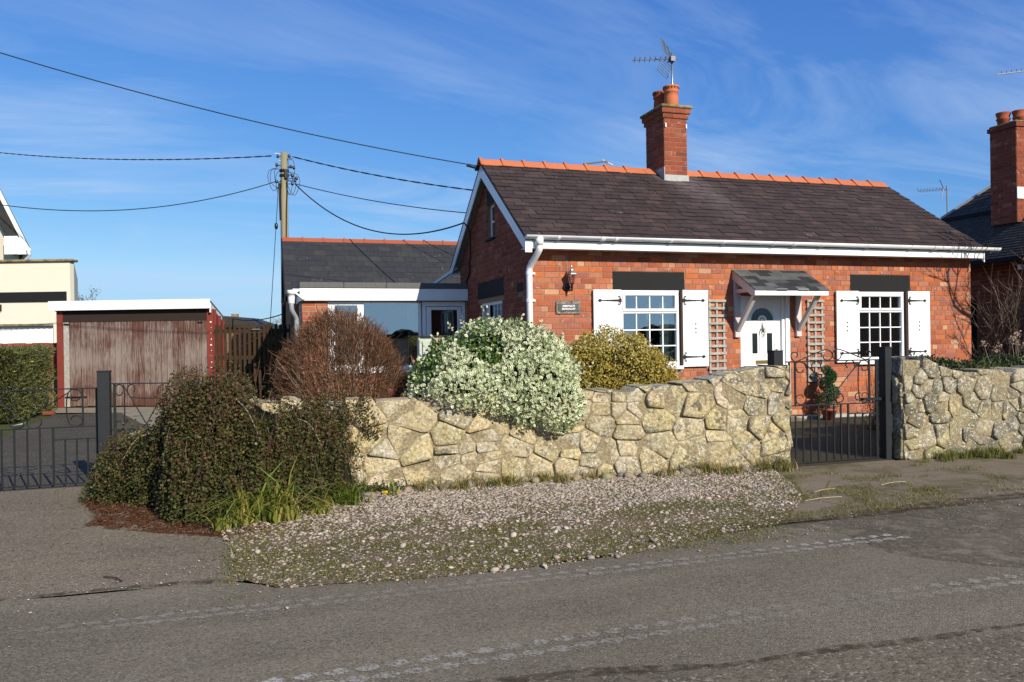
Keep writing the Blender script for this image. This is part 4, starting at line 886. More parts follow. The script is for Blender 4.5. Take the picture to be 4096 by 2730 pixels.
# rear wing
WY0, WY1, WZ0, WZ1, WX0, WX1 = 5.1, 6.8, 2.36, 3.67, -3.32, 1.6
wing = thing('rear_wing', 'rear wing with dark blue-black slate roof and red ridge behind the extension', 'building')
ww_ = MB().box(WX0 + .1, WX1, WY0 + .2, 8.3, 0, 2.35).obj('wall', 'mortar', wing)
m = MB(); m.prism([(WY0 + .2, 2.35), (WY1, 3.58), (8.3, 2.5)], lambda a, b: (WX0 + .1, a, b), lambda a, b: (WX1, a, b)); m.obj('wall', 'slate_dark', wing)
m = MB(); m.add([(WX0, WY0, WZ0), (WX1, WY0, WZ0), (WX1, WY1, WZ1), (WX0, WY1, WZ1), (WX0, 8.5, WZ0), (WX1, 8.5, WZ0)], [(0, 1, 2, 3), (3, 2, 5, 4)]); m.obj('roof_deck', 'slate_dark', wing)
wsl = math.hypot(WY1 - WY0, WZ1 - WZ0); cy_w, sz_w = (WY1 - WY0) / wsl, (WZ1 - WZ0) / wsl; nr = 10; ex2 = (wsl - .04) / nr
for r in range(nr):
    u = WX0 - (.13 if r % 2 else 0)
    while u < .75:
        a, b = max(u, WX0), u + .252
        if b - a > .04:
            s0 = r * ex2 + random.uniform(-.006, .006); s1 = s0 + ex2 * 1.7; m = MB()
            if s1 > wsl: s1 = wsl
            Pn = lambda uu, s, nn: (uu, WY0 + s * cy_w - nn * sz_w, WZ0 + s * sz_w + nn * cy_w)
            h = .014 + random.uniform(0, .004)
            m.add([Pn(a, s0, .002), Pn(b, s0, .002), Pn(b, s1, .002), Pn(a, s1, .002), Pn(a, s0, h), Pn(b, s0, h), Pn(b, s1, .007), Pn(a, s1, .007)], [(4, 5, 6, 7), (0, 1, 5, 4), (1, 2, 6, 5), (3, 0, 4, 7)]); m.obj('slate', 'slate_blue', wing)
        u += .256
x = WX0
while x < 1.3:
    m = MB(); A = [(-.1, WZ1 - .055), (0, WZ1 + .04), (.1, WZ1 - .055), (.09, WZ1 - .07), (0, WZ1 + .02), (-.09, WZ1 - .07)]; m.prism(A, lambda a, b: (x + .004, WY1 + a, b), lambda a, b: (x + .446, WY1 + a, b), random.random())
    Bp = [(-.115, WZ1 - .055), (0, WZ1 + .062), (.115, WZ1 - .055), (.1, WZ1 - .07), (0, WZ1 + .03), (-.1, WZ1 - .07)]; m.prism(Bp, lambda a, b: (x + .41, WY1 + a, b), lambda a, b: (x + .45, WY1 + a, b)); m.obj('ridge_tile', 'terracotta_old', wing); x += .45
m = MB(); m.prism([(WY0, WZ0 - .12), (WY0, WZ0 + .01), (WY1, WZ1 + .01), (WY1, WZ1 - .13)], lambda a, b: (WX0 - .02, a, b), lambda a, b: (WX0, a, b)); m.obj('bargeboard', 'black_paint', wing)
m = MB(); m.bar((-.5, 4.8, 2.5), (-.05, 4.2, 2.85), .05, .05); m.obj('valley_flashing', 'white_wood', wing)
MB().tube([(WX0 - .03, WY0 + .1, 2.3), (WX0 - .03, WY0 + .1, .1)], .035, 8).obj('downpipe', 'black_paint', wing)
# ------------------------------------------------------------------ things fixed to the front wall
lamp = thing('wall_lantern', 'traditional black coach lantern with amber glass fixed to the brick wall', 'lamp', (.635, 0, 2.18))
m = MB(); m.lathe([(.002, 0), (.058, .004), (.062, .012), (.05, .022), (.03, .03), (.002, .034)], 16); bp = m.obj('back_plate', 'iron_paint', lamp, True); bp.rotation_euler = (math.pi / 2, 0, 0); bp.location = (-.04, -.008, 0)
m = MB(); m.tube(smooth_pts([(-.04, -.03, -.02), (-.03, -.07, -.055), (0, -.115, -.04), (0, -.13, .0), (0, -.13, .04)], 5), .011, 8); m.lathe([(.002, -.07), (.014, -.055), (.010, -.03), (.02, -.01), (.014, .03), (.036, .045), (.04, .05)], 12, (0, -.13, 0)); m.obj('arm', 'iron_paint', lamp, True)
m = MB(); m.lathe([(.038, .05), (.046, .09), (.058, .165), (.062, .185)], 6, (0, -.13, 0), caps=False); m.obj('glass', 'amber_glass', lamp)
m = MB(); m.lathe([(.012, .06), (.014, .075), (.014, .11)], 8, (0, -.13, 0)); m.lathe([(.013, .11), (.016, .15), (.004, .16)], 8, (0, -.13, 0)); m.obj('bulb', 'curtain', lamp, True)
m = MB()
for j in range(6): t = 2 * math.pi * j / 6; m.tube([(.040 * math.cos(t), -.13 + .040 * math.sin(t), .05), (.062 * math.cos(t), -.13 + .062 * math.sin(t), .187)], .0035, 5)
m.lathe([(.068, .183), (.082, .187), (.080, .194), (.045, .235), (.028, .245), (.026, .262), (.014, .27), (.018, .285), (.006, .30), (.002, .32)], 6, (0, -.13, 0)); m.obj('lantern_cap', 'galvanised', lamp)
MB().tube([(-.03, -.012, .03), (-.03, -.012, .55)], .004, 5).obj('cable', 'lead_flashing', lamp)
sign = thing('name_plaque', 'small slate house name plaque on a weathered wooden board left of the shutters', 'sign', (.613, 0, 1.875))
boxo('backing_board', 'plaque_wood', sign, -.195, .195, -.03, -.008, -.095, .095, bevel=.004); pl = boxo('plate', 'grey_slate_plaque', sign, -.16, .16, -.042, -.03, -.056, .056, bevel=.005)
for x in (-.13, .13): MB().lathe([(.004, 0), (.004, .002)], 8).obj('screw', 'core_dark', pl).matrix_local = Matrix.Translation((x, -.0425, 0)) @ Matrix.Rotation(math.pi / 2, 4, 'X')
def text_obj(txt, size, loc, parent, mat, name='lettering'):
    cu = bpy.data.curves.new(name, 'FONT'); cu.body = txt; cu.size = size; cu.align_x = 'CENTER'; cu.align_y = 'CENTER'; cu.extrude = .001; cu.offset = .0011
    t = bpy.data.objects.new(name, cu); COL.objects.link(t); bpy.context.view_layer.update()
    me = bpy.data.meshes.new_from_object(t.evaluated_get(bpy.context.evaluated_depsgraph_get())); bpy.data.objects.remove(t)
    o = bpy.data.objects.new(name, me); COL.objects.link(o); me.materials.clear(); me.materials.append(MATS[mat]); o.location = loc; o.rotation_euler = (math.pi / 2, 0, 0); o.parent = parent; return o
text_obj('ABBEYGATE', .037, (0, -.0435, .021), pl, 'lettering_white'); text_obj('BUNGALOW', .037, (0, -.0435, -.022), pl, 'lettering_white')
def trellis(x0, x1, z0, z1, label, n=12):
    t = thing('trellis', label, 'trellis', ((x0 + x1) / 2, 0, z0), 0, 'wooden trellises beside the front door')
    w = (x1 - x0) / 2; h = z1 - z0
    for q in (-w + .03, 0, w - .03): boxo('upright', 'trellis_wood', t, q - .018, q + .018, -.030, -.010, 0, h, random.random())
    for i in range(n):
        z = h - .02 - i * (h - .05) / (n - 1); m = MB(); tl_ = random.uniform(-.004, .004); sc = 0 if not (i == n - 1) else .12
        m.add([(-w, -.031, z - .02), (w - sc, -.031, z - .02 + tl_), (w - sc, -.031, z + .02 + tl_), (-w, -.031, z + .02), (-w, -.048, z - .02), (w - sc, -.048, z - .02 + tl_), (w - sc, -.048, z + .02 + tl_), (-w, -.048, z + .02)], [(0, 1, 2, 3), (7, 6, 5, 4), (0, 4, 5, 1), (1, 5, 6, 2), (2, 6, 7, 3), (3, 7, 4, 0)], random.random()); m.obj('slat', 'trellis_wood', t)
    return t
trellis(3.01, 3.33, .62, 2.0, 'narrow grey wooden trellis between the left window shutter and the front door'); trellis(4.89, 5.23, .62, 2.0, 'narrow grey wooden trellis between the front door and the right window shutter')
# TV aerials and dish
ant = thing('television_aerial', 'metal television aerial with grid reflectors on a mast above the bungalow chimney', 'aerial', (3.61, 2.06, 5.2))
Z = lambda z: z - 5.2
MB().tube([(0, 0, Z(5.3)), (0, 0, Z(6.73))], .018, 8).obj('mast', 'galvanised', ant, True)
bx = Vector((-1, .35, 0)).normalized(); sd = Vector((.35, 1, 0)).normalized(); O = Vector((0, -.03, Z(6.60)))
m = MB(); m.bar(O + bx * -.1, O + bx * .75, .018, .018)
for i in range(7):
    c = O + bx * (.14 + i * .095)
    m.tube([c - sd * .11 + Vector((0, 0, -.015)), c - sd * .11 + Vector((0, 0, .015))], .005, 5); m.tube([c - sd * .12, c + sd * .12], .004, 5); m.tube([c + Vector((0, 0, -.05)), c + Vector((0, 0, .05))], .004, 5)
m.box(-.06, .03, -.08, .02, Z(6.55), Z(6.64)); m.obj('boom', 'aluminium_dark', ant)
for q4 in (((3.29, -.16, 6.92), (3.60, .10, 6.85), (3.71, .14, 6.63), (3.38, -.12, 6.70)), ((3.39, -.10, 6.62), (3.71, .14, 6.53), (3.55, .10, 6.26), (3.21, -.16, 6.32))):
    A_, B_, C_, D_ = [Vector((x - 3.61, y, Z(z))) for x, y, z in q4]; m = MB()
    for t in (0, .5, 1): m.tube([A_.lerp(B_, t), D_.lerp(C_, t)], .009, 5)
    for t in (0, .17, .33, .5, .67, .83, 1): m.tube([A_.lerp(D_, t), B_.lerp(C_, t)], .005, 4)
    m.obj('reflector', 'galvanised', ant)
dish = thing('roof_fitting', 'dark flat panel edge of an antenna showing above the ridge left of the chimney', 'antenna', (2.3, 2.5, 4.35))
m = MB(); m.bar((0.25, .1, 0), (.2, .1, .40), .02, .02); m.obj('support_arm', 'aluminium_dark', dish); m = MB(); m.bar((-.28, .1, .33), (.18, .08, .40), .05, .02, (0, 0, 1)); m.obj('panel', 'plastic_black', dish); m = MB(); m.bar((.10, .1, .43), (.32, .1, .34), .02, .03); m.obj('feed_arm', 'lead_flashing', dish)
# ================================================================== RUBBLE WALLS
def clip_poly(poly, a, b, c):     # keep a*x+b*y<=c
    out = []
    for i in range(len(poly)):
        p, q = poly[i], poly[(i + 1) % len(poly)]; dp = a * p[0] + b * p[1] - c; dq = a * q[0] + b * q[1] - c
        if dp <= 0: out.append(p)
        if (dp < 0) != (dq < 0) and dp != dq: t = dp / (dp - dq); out.append((p[0] + (q[0] - p[0]) * t, p[1] + (q[1] - p[1]) * t))
    return out
def rubble(parent, org, ud, nd, L, top, thick, rowh=.2, colw=.27, seed=1, end_stones=False):
    rs = random.Random(seed); org = Vector(org); ud = Vector(ud); nd = Vector(nd)
    hmax = max(top(L * i / 40) for i in range(41)); pts = []; z = -rowh * .1; r = 0
    while z < hmax + rowh * .6:
        h = rowh * rs.uniform(.55, 1.3); u = -colw * rs.uniform(.1, .8)
        while u < L + colw * .5:
            w = colw * rs.choice([.4, .6, .85, 1.1, 1.5, 1.8]) * rs.uniform(.85, 1.15)
            if w > colw * .8 or rs.random() < .5: pts.append((u + w / 2, z + h / 2 + rs.uniform(-.38, .38) * h))
            else: pts += [(u + w / 2, z + h * .28), (u + w / 2 + rs.uniform(-.03, .03), z + h * .8)]
            u += w
        z += h; r += 1
    for i, p in enumerate(pts):
        if p[0] < -.15 or p[0] > L + .15: continue
        poly = [(0, 0), (L, 0), (L, hmax + .1), (0, hmax + .1)]
        for j, q in enumerate(pts):
            if i == j or abs(q[0] - p[0]) > .9 or abs(q[1] - p[1]) > .7: continue
            a, b = q[0] - p[0], (q[1] - p[1]) * 1.15; c = a * (p[0] + q[0]) / 2 + b * (p[1] + q[1]) / 2; poly = clip_poly(poly, a, b, c)
            if len(poly) < 3: break
        if len(poly) < 3: continue
        # top profile as local line
        xs = [v[0] for v in poly]; xa, xb = min(xs), max(xs); za, zb = top(max(0, xa)), top(min(L, xb)); dx = xb - xa
        jt = rs.uniform(-.025, .03); poly2 = clip_poly(poly, -(zb - za), dx, dx * (za + jt) - (zb - za) * xa) if dx > 1e-6 else poly
        istop = len(poly2) >= 3 and max(v[1] - (za + (zb - za) * (v[0] - xa) / max(dx, 1e-6)) for v in poly2) > jt - .03
        poly = poly2
        if len(poly) < 3: continue
        A = .5 * sum(poly[k][0] * poly[(k + 1) % len(poly)][1] - poly[(k + 1) % len(poly)][0] * poly[k][1] for k in range(len(poly)))
        if abs(A) < .004: continue
        cx = sum(v[0] for v in poly) / len(poly); cz_ = sum(v[1] for v in poly) / len(poly)
        # inset + corner rounding (Chaikin twice), then irregular noise
        q = [(cx + (x - cx) * (1 - .0065 / max(.05, math.hypot(x - cx, z - cz_))), cz_ + (z - cz_) * (1 - .0065 / max(.05, math.hypot(x - cx, z - cz_)))) for x, z in poly]
        for rep_ in range(2):
            w_ = .075 if rep_ == 0 else .22; q = [pt for k in range(len(q)) for pt in ((q[k][0] * (1 - w_) + q[(k + 1) % len(q)][0] * w_, q[k][1] * (1 - w_) + q[(k + 1) % len(q)][1] * w_), (q[k][0] * w_ + q[(k + 1) % len(q)][0] * (1 - w_), q[k][1] * w_ + q[(k + 1) % len(q)][1] * (1 - w_)))]
        n = len(q); pr = rs.choice([.004, .008, .012, .02, .034]) * rs.uniform(.8, 1.2); tilt = (rs.uniform(-.13, .13), rs.uniform(-.13, .10)); so = rs.uniform(0, 50)
        def P(x, z, d, amp):
            nz = mnoise.noise(Vector((x * 7, z * 7, so))); nz2 = mnoise.noise(Vector((x * 22, z * 22, so)))
            return tuple(org + ud * (x + amp * .6 * nz2) + Vector((0, 0, max(0, z + amp * .6 * nz))) + nd * (d + amp * (nz * .9 + nz2 * .45) + (tilt[0] * (x - cx) + tilt[1] * (z - cz_) if d > 0 else 0)))
        back = -thick if istop or (end_stones and (xa < .02)) else -.10
        vs = []
        for sc, dd, am in ((1., back, 0.012), (1.0, -.004, .014), (.985, pr * .6 + .003, .014), (.93, pr * .95 + .003, .013), (.66, pr * 1.02 + .003, .017), (.33, pr * 1.02 + .003, .017)):
            vs += [P(cx + (x - cx) * sc, cz_ + (z - cz_) * sc, dd, am) for x, z in q]
        vs.append(P(cx, cz_, pr * 1.06, .014)); fs = []
        for k_ in range(5):
            for j in range(n): a_ = k_ * n + j; b_ = k_ * n + (j + 1) % n; fs.append((a_, b_, b_ + n, a_ + n))
        for j in range(n): fs.append((5 * n + j, 5 * n + (j + 1) % n, 6 * n))
        MB().add(vs, fs, 0.).obj('stone', 'rubble_stone', parent, True)
def interp(tab):
    def f(x):
        if x <= tab[0][0]: return tab[0][1]
        for (a, za), (b, zb) in zip(tab[:-1], tab[1:]):
            if x <= b: return za + (zb - za) * (x - a) / (b - a)
        return tab[-1][1]
    return f
WA, WB = Vector((-4.05, -3.315, 0)), Vector((1.61, -3.862, 0)); wd = (WB - WA).normalized(); wn = Vector((wd.y, -wd.x, 0)); WLn = (WB - WA).length
wtop = interp([(0, .92), (.5, .86), (1.1, .845), (1.6, .86), (3.4, .865), (3.9, .885), (4.25, .90), (4.6, .925), (4.85, .95), (5.02, 1.02), (5.25, 1.075), (5.45, 1.10), (5.68, 1.085)])
w1 = thing('stone_wall', 'long rubble stone garden wall with lichen, rising to a rounded end left of the small gate', 'wall')
def core(parent, A, d, n, L, top, th):
    m = MB(); K = int(L / .1)
    for i in range(K + 1):
        u = L * i / K; p = Vector(A) + Vector(d) * u + Vector(n) * .0035; t = top(u) - .03
        m.v += [tuple(p), tuple(p + Vector((0, 0, t))), tuple(p - Vector(n) * th + Vector((0, 0, t))), tuple(p - Vector(n) * th)]; m.r += [0.] * 4
    for i in range(K):
        q = 4 * i; m.f += [(q, q + 4, q + 5, q + 1), (q + 1, q + 5, q + 6, q + 2), (q + 2, q + 6, q + 7, q + 3)]
    m.f += [(0, 1, 2, 3), (4 * K, 4 * K + 3, 4 * K + 2, 4 * K + 1)]
    return m.obj('mortar', 'stone_mortar', parent)
core(w1, WA, wd, wn, WLn, wtop, .34); rubble(w1, WA, wd, wn, WLn, wtop, .36, .235, .275, 29)
Cw = Vector((-5.12, -2.45, 0)); wd0 = (WA - Cw).normalized(); wn0 = Vector((wd0.y, -wd0.x, 0)); core(w1, Cw, wd0, wn0, (WA - Cw).length, lambda u: .55 + .25 * u, .3)
rubble(w1, WB - wn * .0, -wn, wd, .36, lambda u: 1.07, .05, .22, .36, 5)
w2 = thing('stone_wall', 'rubble stone garden wall right of the small gate with planting along its top', 'wall')
WC, WD = Vector((2.985, -4.02, 0)), Vector((7.4, -4.06, 0)); wd2 = (WD - WC).normalized(); wn2 = Vector((wd2.y, -wd2.x, 0)); w2top = interp([(0, 1.145), (.22, 1.14), (.42, 1.06), (.62, 1.0), (.8, .97), (5, .955)])
core(w2, WC, wd2, wn2, (WD - WC).length, w2top, .36); rubble(w2, WC, wd2, wn2, (WD - WC).length, w2top, .38, .19, .205, 23)
rubble(w2, WC - wn2 * .40, wn2, -wd2, .40, lambda u: 1.13, .05, .22, .4, 6)
# ================================================================== IRON GATES
def gate_mesh(parent, G, name, pts, w=.010, t=.005, kind='scroll'):
    q = [Vector(G(*p)) for p in smooth_pts([(a, b) for a, b in pts], 5)] if kind == 'scroll' else [Vector(G(*p)) for p in pts]
    m = MB(); m.tube(q, w * .62, 6)
    return m.obj(name, 'iron_paint', parent, True)
def rail(parent, G, p, q, w=.022, t=.012, name='rail'): m = MB(); m.bar(G(*p), G(*q), w, t); return m.obj(name, 'iron_paint', parent)
gate = thing('garden_gate', 'small black wrought iron garden gate with scrolls between the two stone walls', 'gate', (1.63, -3.84, 0))
def G1(x, y):
    yt = 210 - .0267 * x; yb = 1495 - .0755 * x; return (x * .001065 - .02, 0, 1.12 - (y - yt) / (yb - yt) * 1.10)
rail(gate, G1, (-20, 210), (1125, 180)); rail(gate, G1, (0, 765), (1120, 720)); rail(gate, G1, (-10, 890), (375, 880)); rail(gate, G1, (750, 860), (1110, 850)); rail(gate, G1, (0, 1495), (1125, 1410))
for x, y0, y1, w in ((90, 205, 760, .018), (1015, 185, 722, .018), (1108, 182, 1412, .03), (20, 208, 1490, .02)): m = MB(); m.bar(G1(x, y0), G1(x, y1), w, .014, (0, 1, 0)); m.obj('bar', 'iron_paint', gate)
for x, y0 in ((90, 888), (180, 886), (275, 884), (370, 755), (465, 752), (560, 748), (648, 744), (740, 740), (830, 858), (925, 855), (1018, 852)): m = MB(); m.bar(G1(x, y0), G1(x, 1490 - .0755 * x), .024 if x in (370, 740) else .015, .013, (0, 1, 0)); m.obj('bar', 'iron_paint', gate)
SC1 = [[(120, 202), (75, 195), (45, 150), (50, 105), (85, 88), (118, 100), (125, 130), (105, 148)], [(120, 202), (300, 120), (450, 58), (520, 70), (552, 120), (530, 170), (485, 188), (445, 165), (432, 118)], [(553, 112), (575, 65), (620, 48), (720, 78), (850, 130), (965, 178)], [(553, 105), (560, 150), (600, 182), (645, 165), (662, 120), (650, 90)], [(965, 178), (1020, 165), (1048, 120), (1030, 80), (992, 70), (975, 100)],
       [(205, 222), (330, 350), (450, 480), (548, 610), (565, 660), (545, 710), (500, 732), (455, 705), (445, 655), (475, 615), (520, 615), (535, 650)], [(912, 195), (800, 320), (680, 470), (580, 600), (567, 650), (590, 705), (630, 722), (675, 695), (680, 650), (655, 612), (620, 607), (618, 630)],
       [(330, 350), (295, 290), (305, 230), (350, 205), (395, 225), (403, 270), (375, 302)], [(800, 320), (830, 270), (820, 210), (775, 188), (725, 205), (717, 250), (740, 285)],
       [(190, 312), (165, 342), (120, 330), (100, 270), (110, 220), (160, 213), (210, 240), (235, 330), (238, 480), (232, 620), (205, 715), (155, 748), (110, 725), (98, 670), (120, 630), (165, 625), (188, 655)], [(918, 280), (935, 312), (980, 312), (1008, 270), (1000, 215), (955, 190), (905, 205), (880, 290), (872, 440), (878, 600), (900, 690), (950, 715), (1000, 690), (1008, 640), (975, 600), (930, 605), (918, 640)], [(905, 605), (870, 598), (835, 630), (840, 675), (875, 688), (900, 665)]]
for s_ in SC1: gate_mesh(gate, G1, 'scroll', s_)
m = MB(); m.bar(G1(920, 680), (1.30, 0, .68), .05, .03); m.obj('latch', 'iron_paint', gate)
gp = thing('gate_post', 'tall black square iron post right of the small garden gate', 'post', (2.9, -3.86, 0)); boxo('post_shaft', 'post_paint', gp, -.048, .048, -.05, .05, 0, 1.25, bevel=.004); boxo('post_cap', 'post_paint', gp, -.053, .053, -.055, .055, 1.25, 1.262)
gp = thing('gate_post', 'black and green-grey square post behind the rounded end of the long stone wall', 'post', (1.56, -3.70, 0)); boxo('post_shaft', 'post_paint', gp, -.06, .06, -.06, .06, 0, 1.235, bevel=.004); boxo('post_cap', 'post_paint', gp, -.062, .062, -.062, .062, 1.235, 1.245); boxo('bolt', 'brass', gp, .01, .03, -.01, .01, 1.245, 1.26)
dg = thing('driveway_gate', 'wide black wrought iron driveway gate with scrolls, left of the thick post', 'gate', (-6.236, -2.15, 0))
def G2(x, y):
    yt = 300 - .03 * x; yb = 1315 - .066 * x; return (x * .000845, 0, .98 - (y - yt) / (yb - yt) * .95)
rail(dg, G2, (-500, 315), (1013, 270)); rail(dg, G2, (-500, 732), (1013, 665)); rail(dg, G2, (-500, 1348), (1005, 1249)); rail(dg, G2, (540, 815), (1013, 790)); rail(dg, G2, (-500, 860), (-30, 835))
for x, y0, y1, w in ((858, 276, 672, .016), (-350, 310, 725, .016), (540, 690, 1280, .02), (-30, 711, 1317, .02), (1005, 270, 1249, .02), (-500, 315, 1348, .03)): m = MB(); m.bar(G2(x, y0), G2(x, y1), w, .012, (0, 1, 0)); m.obj('bar', 'iron_paint', dg)
for x, y0 in ((10, 710), (140, 705), (272, 700), (402, 695), (665, 808), (788, 802), (905, 796), (-155, 845), (-275, 850), (-390, 855)): m = MB(); m.bar(G2(x, y0), G2(x, 1315 - .066 * x), .016, .012, (0, 1, 0)); m.obj('bar', 'iron_paint', dg)
big = [(385, 365), (352, 395), (370, 445), (430, 466), (480, 440), (494, 390), (465, 340), (400, 312), (300, 302), (250, 302)]; crossr = [(718, 312), (600, 385), (480, 455), (380, 520), (300, 590), (272, 640), (300, 685), (365, 690), (415, 655), (420, 605), (380, 572), (345, 580)]
cr_ = [(725, 360), (740, 395), (790, 400), (838, 370), (842, 320), (800, 288), (735, 288), (697, 350), (685, 460), (695, 590), (730, 655), (790, 672), (840, 645), (850, 600), (815, 562), (760, 562), (730, 590), (735, 605)]
mir = lambda pts: [(510 - x, y) for x, y in pts]
for s_ in (big, mir(big), crossr, mir(crossr), cr_, mir(cr_)): gate_mesh(dg, G2, 'scroll', s_)
dp_ = thing('gate_post', 'thick dark grey square driveway gate post beside the trailing shrub', 'post', (-5.305, -2.2, 0)); boxo('post_shaft', 'post_paint', dp_, -.056, .056, -.055, .055, 0, 1.145, bevel=.004); boxo('post_cap', 'post_paint', dp_, -.062, .062, -.061, .061, 1.145, 1.155)
dg2 = thing('driveway_gate', 'black wrought iron gate leaf right of the thick post, half hidden by the trailing shrub', 'gate', (-6.236, -2.2, 0))
G3 = lambda x, y: (x * .000843, .0, 1.02 - (y - 215) * .00098 + (x - 1180) * .00001)
rail(dg2, G3, (1150, 212), (1990, 236)); rail(dg2, G3, (1150, 690), (1990, 705)); rail(dg2, G3, (1150, 1230), (1990, 1240))
for x, y0, y1, w in ((1215, 214, 1235, .026), (1320, 700, 1235, .015), (1430, 700, 1235, .015), (1540, 700, 1235, .015), (1990, 236, 1240, .02)): m = MB(); m.bar(G3(x, y0), G3(x, y1), w, .013, (0, 1, 0)); m.obj('bar', 'iron_paint', dg2)
for s_ in ([(1300, 300), (1290, 330), (1255, 338), (1222, 300), (1225, 250), (1262, 225), (1300, 245), (1318, 300), (1322, 480), (1312, 650), (1280, 705), (1235, 710), (1215, 670), (1225, 620), (1260, 605), (1292, 620), (1298, 650)], [(1305, 228), (1400, 380), (1490, 530), (1560, 645), (1600, 690), (1660, 670)], [(1750, 355), (1690, 440), (1620, 550), (1565, 640), (1520, 680)], [(1395, 370), (1358, 310), (1365, 250), (1405, 230), (1438, 262), (1432, 310)], [(1760, 240), (1705, 262), (1695, 310), (1712, 330)], [(1400, 362), (1500, 375), (1700, 383)]): gate_mesh(dg2, G3, 'scroll', s_)
# ================================================================== GARAGE
GA = Vector((-8.117, 9.148, 0)); GB = Vector((-4.941, 8.072, 0)); gd = GB - GA; gL = gd.length; grz = math.atan2(gd.y, gd.x)
gar = thing('garage', 'flat-roofed timber garage with weathered red-brown plank doors and white fascia', 'garage', tuple(GA), grz)
def skew(name, mat, x0, x1, y0, y1, z0, z1):      # plan is a parallelogram and the roof falls to the back
    f = lambda x, y, z: (x - .29 * max(y, 0), y, z - (.10 * max(y, 0) if z > 1 else 0)); vs = [f(*c) for c in ((x0, y0, z0), (x1, y0, z0), (x1, y1, z0), (x0, y1, z0), (x0, y0, z1), (x1, y0, z1), (x1, y1, z1), (x0, y1, z1))]
    return MB().add(vs, [(0, 3, 2, 1), (4, 5, 6, 7), (0, 1, 5, 4), (1, 2, 6, 5), (2, 3, 7, 6), (3, 0, 4, 7)]).obj(name, mat, gar)
skew('roof', 'felt', -.2, gL + .12, -.12, 3.5, 2.26, 2.40); boxo('fascia', 'white_wood', gar, -.2, gL + .12, -.16, -.12, 2.21, 2.425, bevel=.004)
skew('wall', 'garage_red', .02, .12, .03, 3.4, 0, 2.2); skew('wall', 'garage_red', .0, gL, 3.3, 3.4, 0, 2.2); skew('wall', 'garage_red', gL + .02, gL + .14, .03, 3.4, 0, 2.2)
for i in range(4): skew('post', 'garage_red', gL + .14, gL + .19, .05 + i * 1.05, .16 + i * 1.05, 0, 2.2)
skew('side_fascia', 'white_gutter', gL + .10, gL + .13, -.12, 3.5, 2.12, 2.33)
boxo('header', 'header_shade', gar, .0, gL, -.02, .05, 1.95, 2.2); boxo('post', 'garage_red', gar, -.09, .05, -.03, .08, 0, 2.2); boxo('post', 'garage_red', gar, gL + .0, gL + .14, -.03, .03, 0, 2.2)  # header board carries the roof edge's shadow in its dark colour
m = MB()
for i in range(13): m.box(gL + .07 + .02 * (i % 2), gL + .105, -.036, -.03, .35 + i * .13 + random.uniform(-.02, .02), .362 + i * .13, random.random())
m.obj('paint_chips', 'white_wood', gar)
n = 25; pw = (gL - .06) / n
for side in (0, 1):
    dr = bpy.data.objects.new('garage_door', None); COL.objects.link(dr); dr.parent = gar
    for i in range(side * 12, 12 if side == 0 else n):
        a = .05 + i * pw; boxo('plank', 'trellis_wood' if i == 0 else 'garage_wood', dr, a + .004, a + pw - .006, -.005 - random.uniform(0, .008), .02, .03 + random.uniform(-.01, .01), 1.955, random.random(), .003)
    xx = .07 if side == 0 else gL - .1; sg = 1 if side == 0 else -1
    for z in (.24, 1.9): m = MB(); m.box(*sorted((xx, xx + sg * (.5 if z < 1 else .12))), -.02, -.011, z - .02, z + .02); m.obj('strap_hinge', 'iron_paint', dr)
boxo('inside', 'core_dark', gar, .12, gL - .02, .02, .04, .0, 2.0)
# ================================================================== LEFT NEIGHBOUR
nb = thing('rendered_house', 'cream rendered neighbouring house with flat-roofed garage at the left edge', 'house', (-8.86, 13.73, 0), -AX)
def nbb(name, mat, *a, **k_): return boxo(name, mat, nb, *a, **k_)
nbb('garage_front', 'cream_render', -4.6, .0, 0, .2, 2.0, 3.78); nbb('garage_front', 'cream_render', -.49, .0, 0, .2, 0, 1.999); m = MB(); m.prism([(-.2, .2), (0, .2), (-3.1, 6), (-3.3, 6)], lambda a, b: (a, b, 0), lambda a, b: (a, b, 3.78)); m.obj('garage_side', 'cream_render', nb); nbb('dark_band', 'black_paint', -4.6, -.10, -.03, -.004, 2.66, 2.94)
nbb('coping', 'mossy_coping', -4.7, .08, -.08, .3, 3.78, 3.85, bevel=.02); nbb('lintel', 'mossy_coping', -4.6, -.49, -.01, .1, 1.99, 2.05)
dn = nbb('garage_door', 'white_upvc', -4.6, -.49, .12, .16, 0, 1.99)
for i in range(26): x = -4.5 + i * .155; boxo('door_rib', 'white_upvc', dn, x, x + .09, .105, .12, 0, 1.93)
nbb('wall_light', 'jamb_brown', -1.98, -1.93, -.08, 0, 2.42, 2.6)
m = MB(); gz = lambda x: 5.0 + (x + 1.2) * -2.07
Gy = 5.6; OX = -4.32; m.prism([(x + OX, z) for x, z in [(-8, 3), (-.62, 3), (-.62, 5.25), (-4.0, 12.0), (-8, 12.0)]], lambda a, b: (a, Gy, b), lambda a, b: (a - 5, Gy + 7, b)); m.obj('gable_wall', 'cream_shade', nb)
m = MB(); m.prism([(x + OX, z) for x, z in [(-.50, 4.62), (-.02, 4.62), (-.02, 4.78), (-3.6, 12.2), (-3.78, 12.2), (-.36, 5.2), (-.50, 5.2)]], lambda a, b: (a, Gy - .35, b), lambda a, b: (a, Gy - .32, b)); m.obj('bargeboard', 'white_wood', nb)
m = MB(); m.prism([(x + OX, z) for x, z in [(-.62, 4.66), (-.62, 4.9), (-4.2, 11.9), (-3.55, 12.1), (-.0, 4.8)]], lambda a, b: (a, Gy - .32, b), lambda a, b: (a - 5, Gy + 7, b)); m.obj('roof', 'slate_dark', nb)
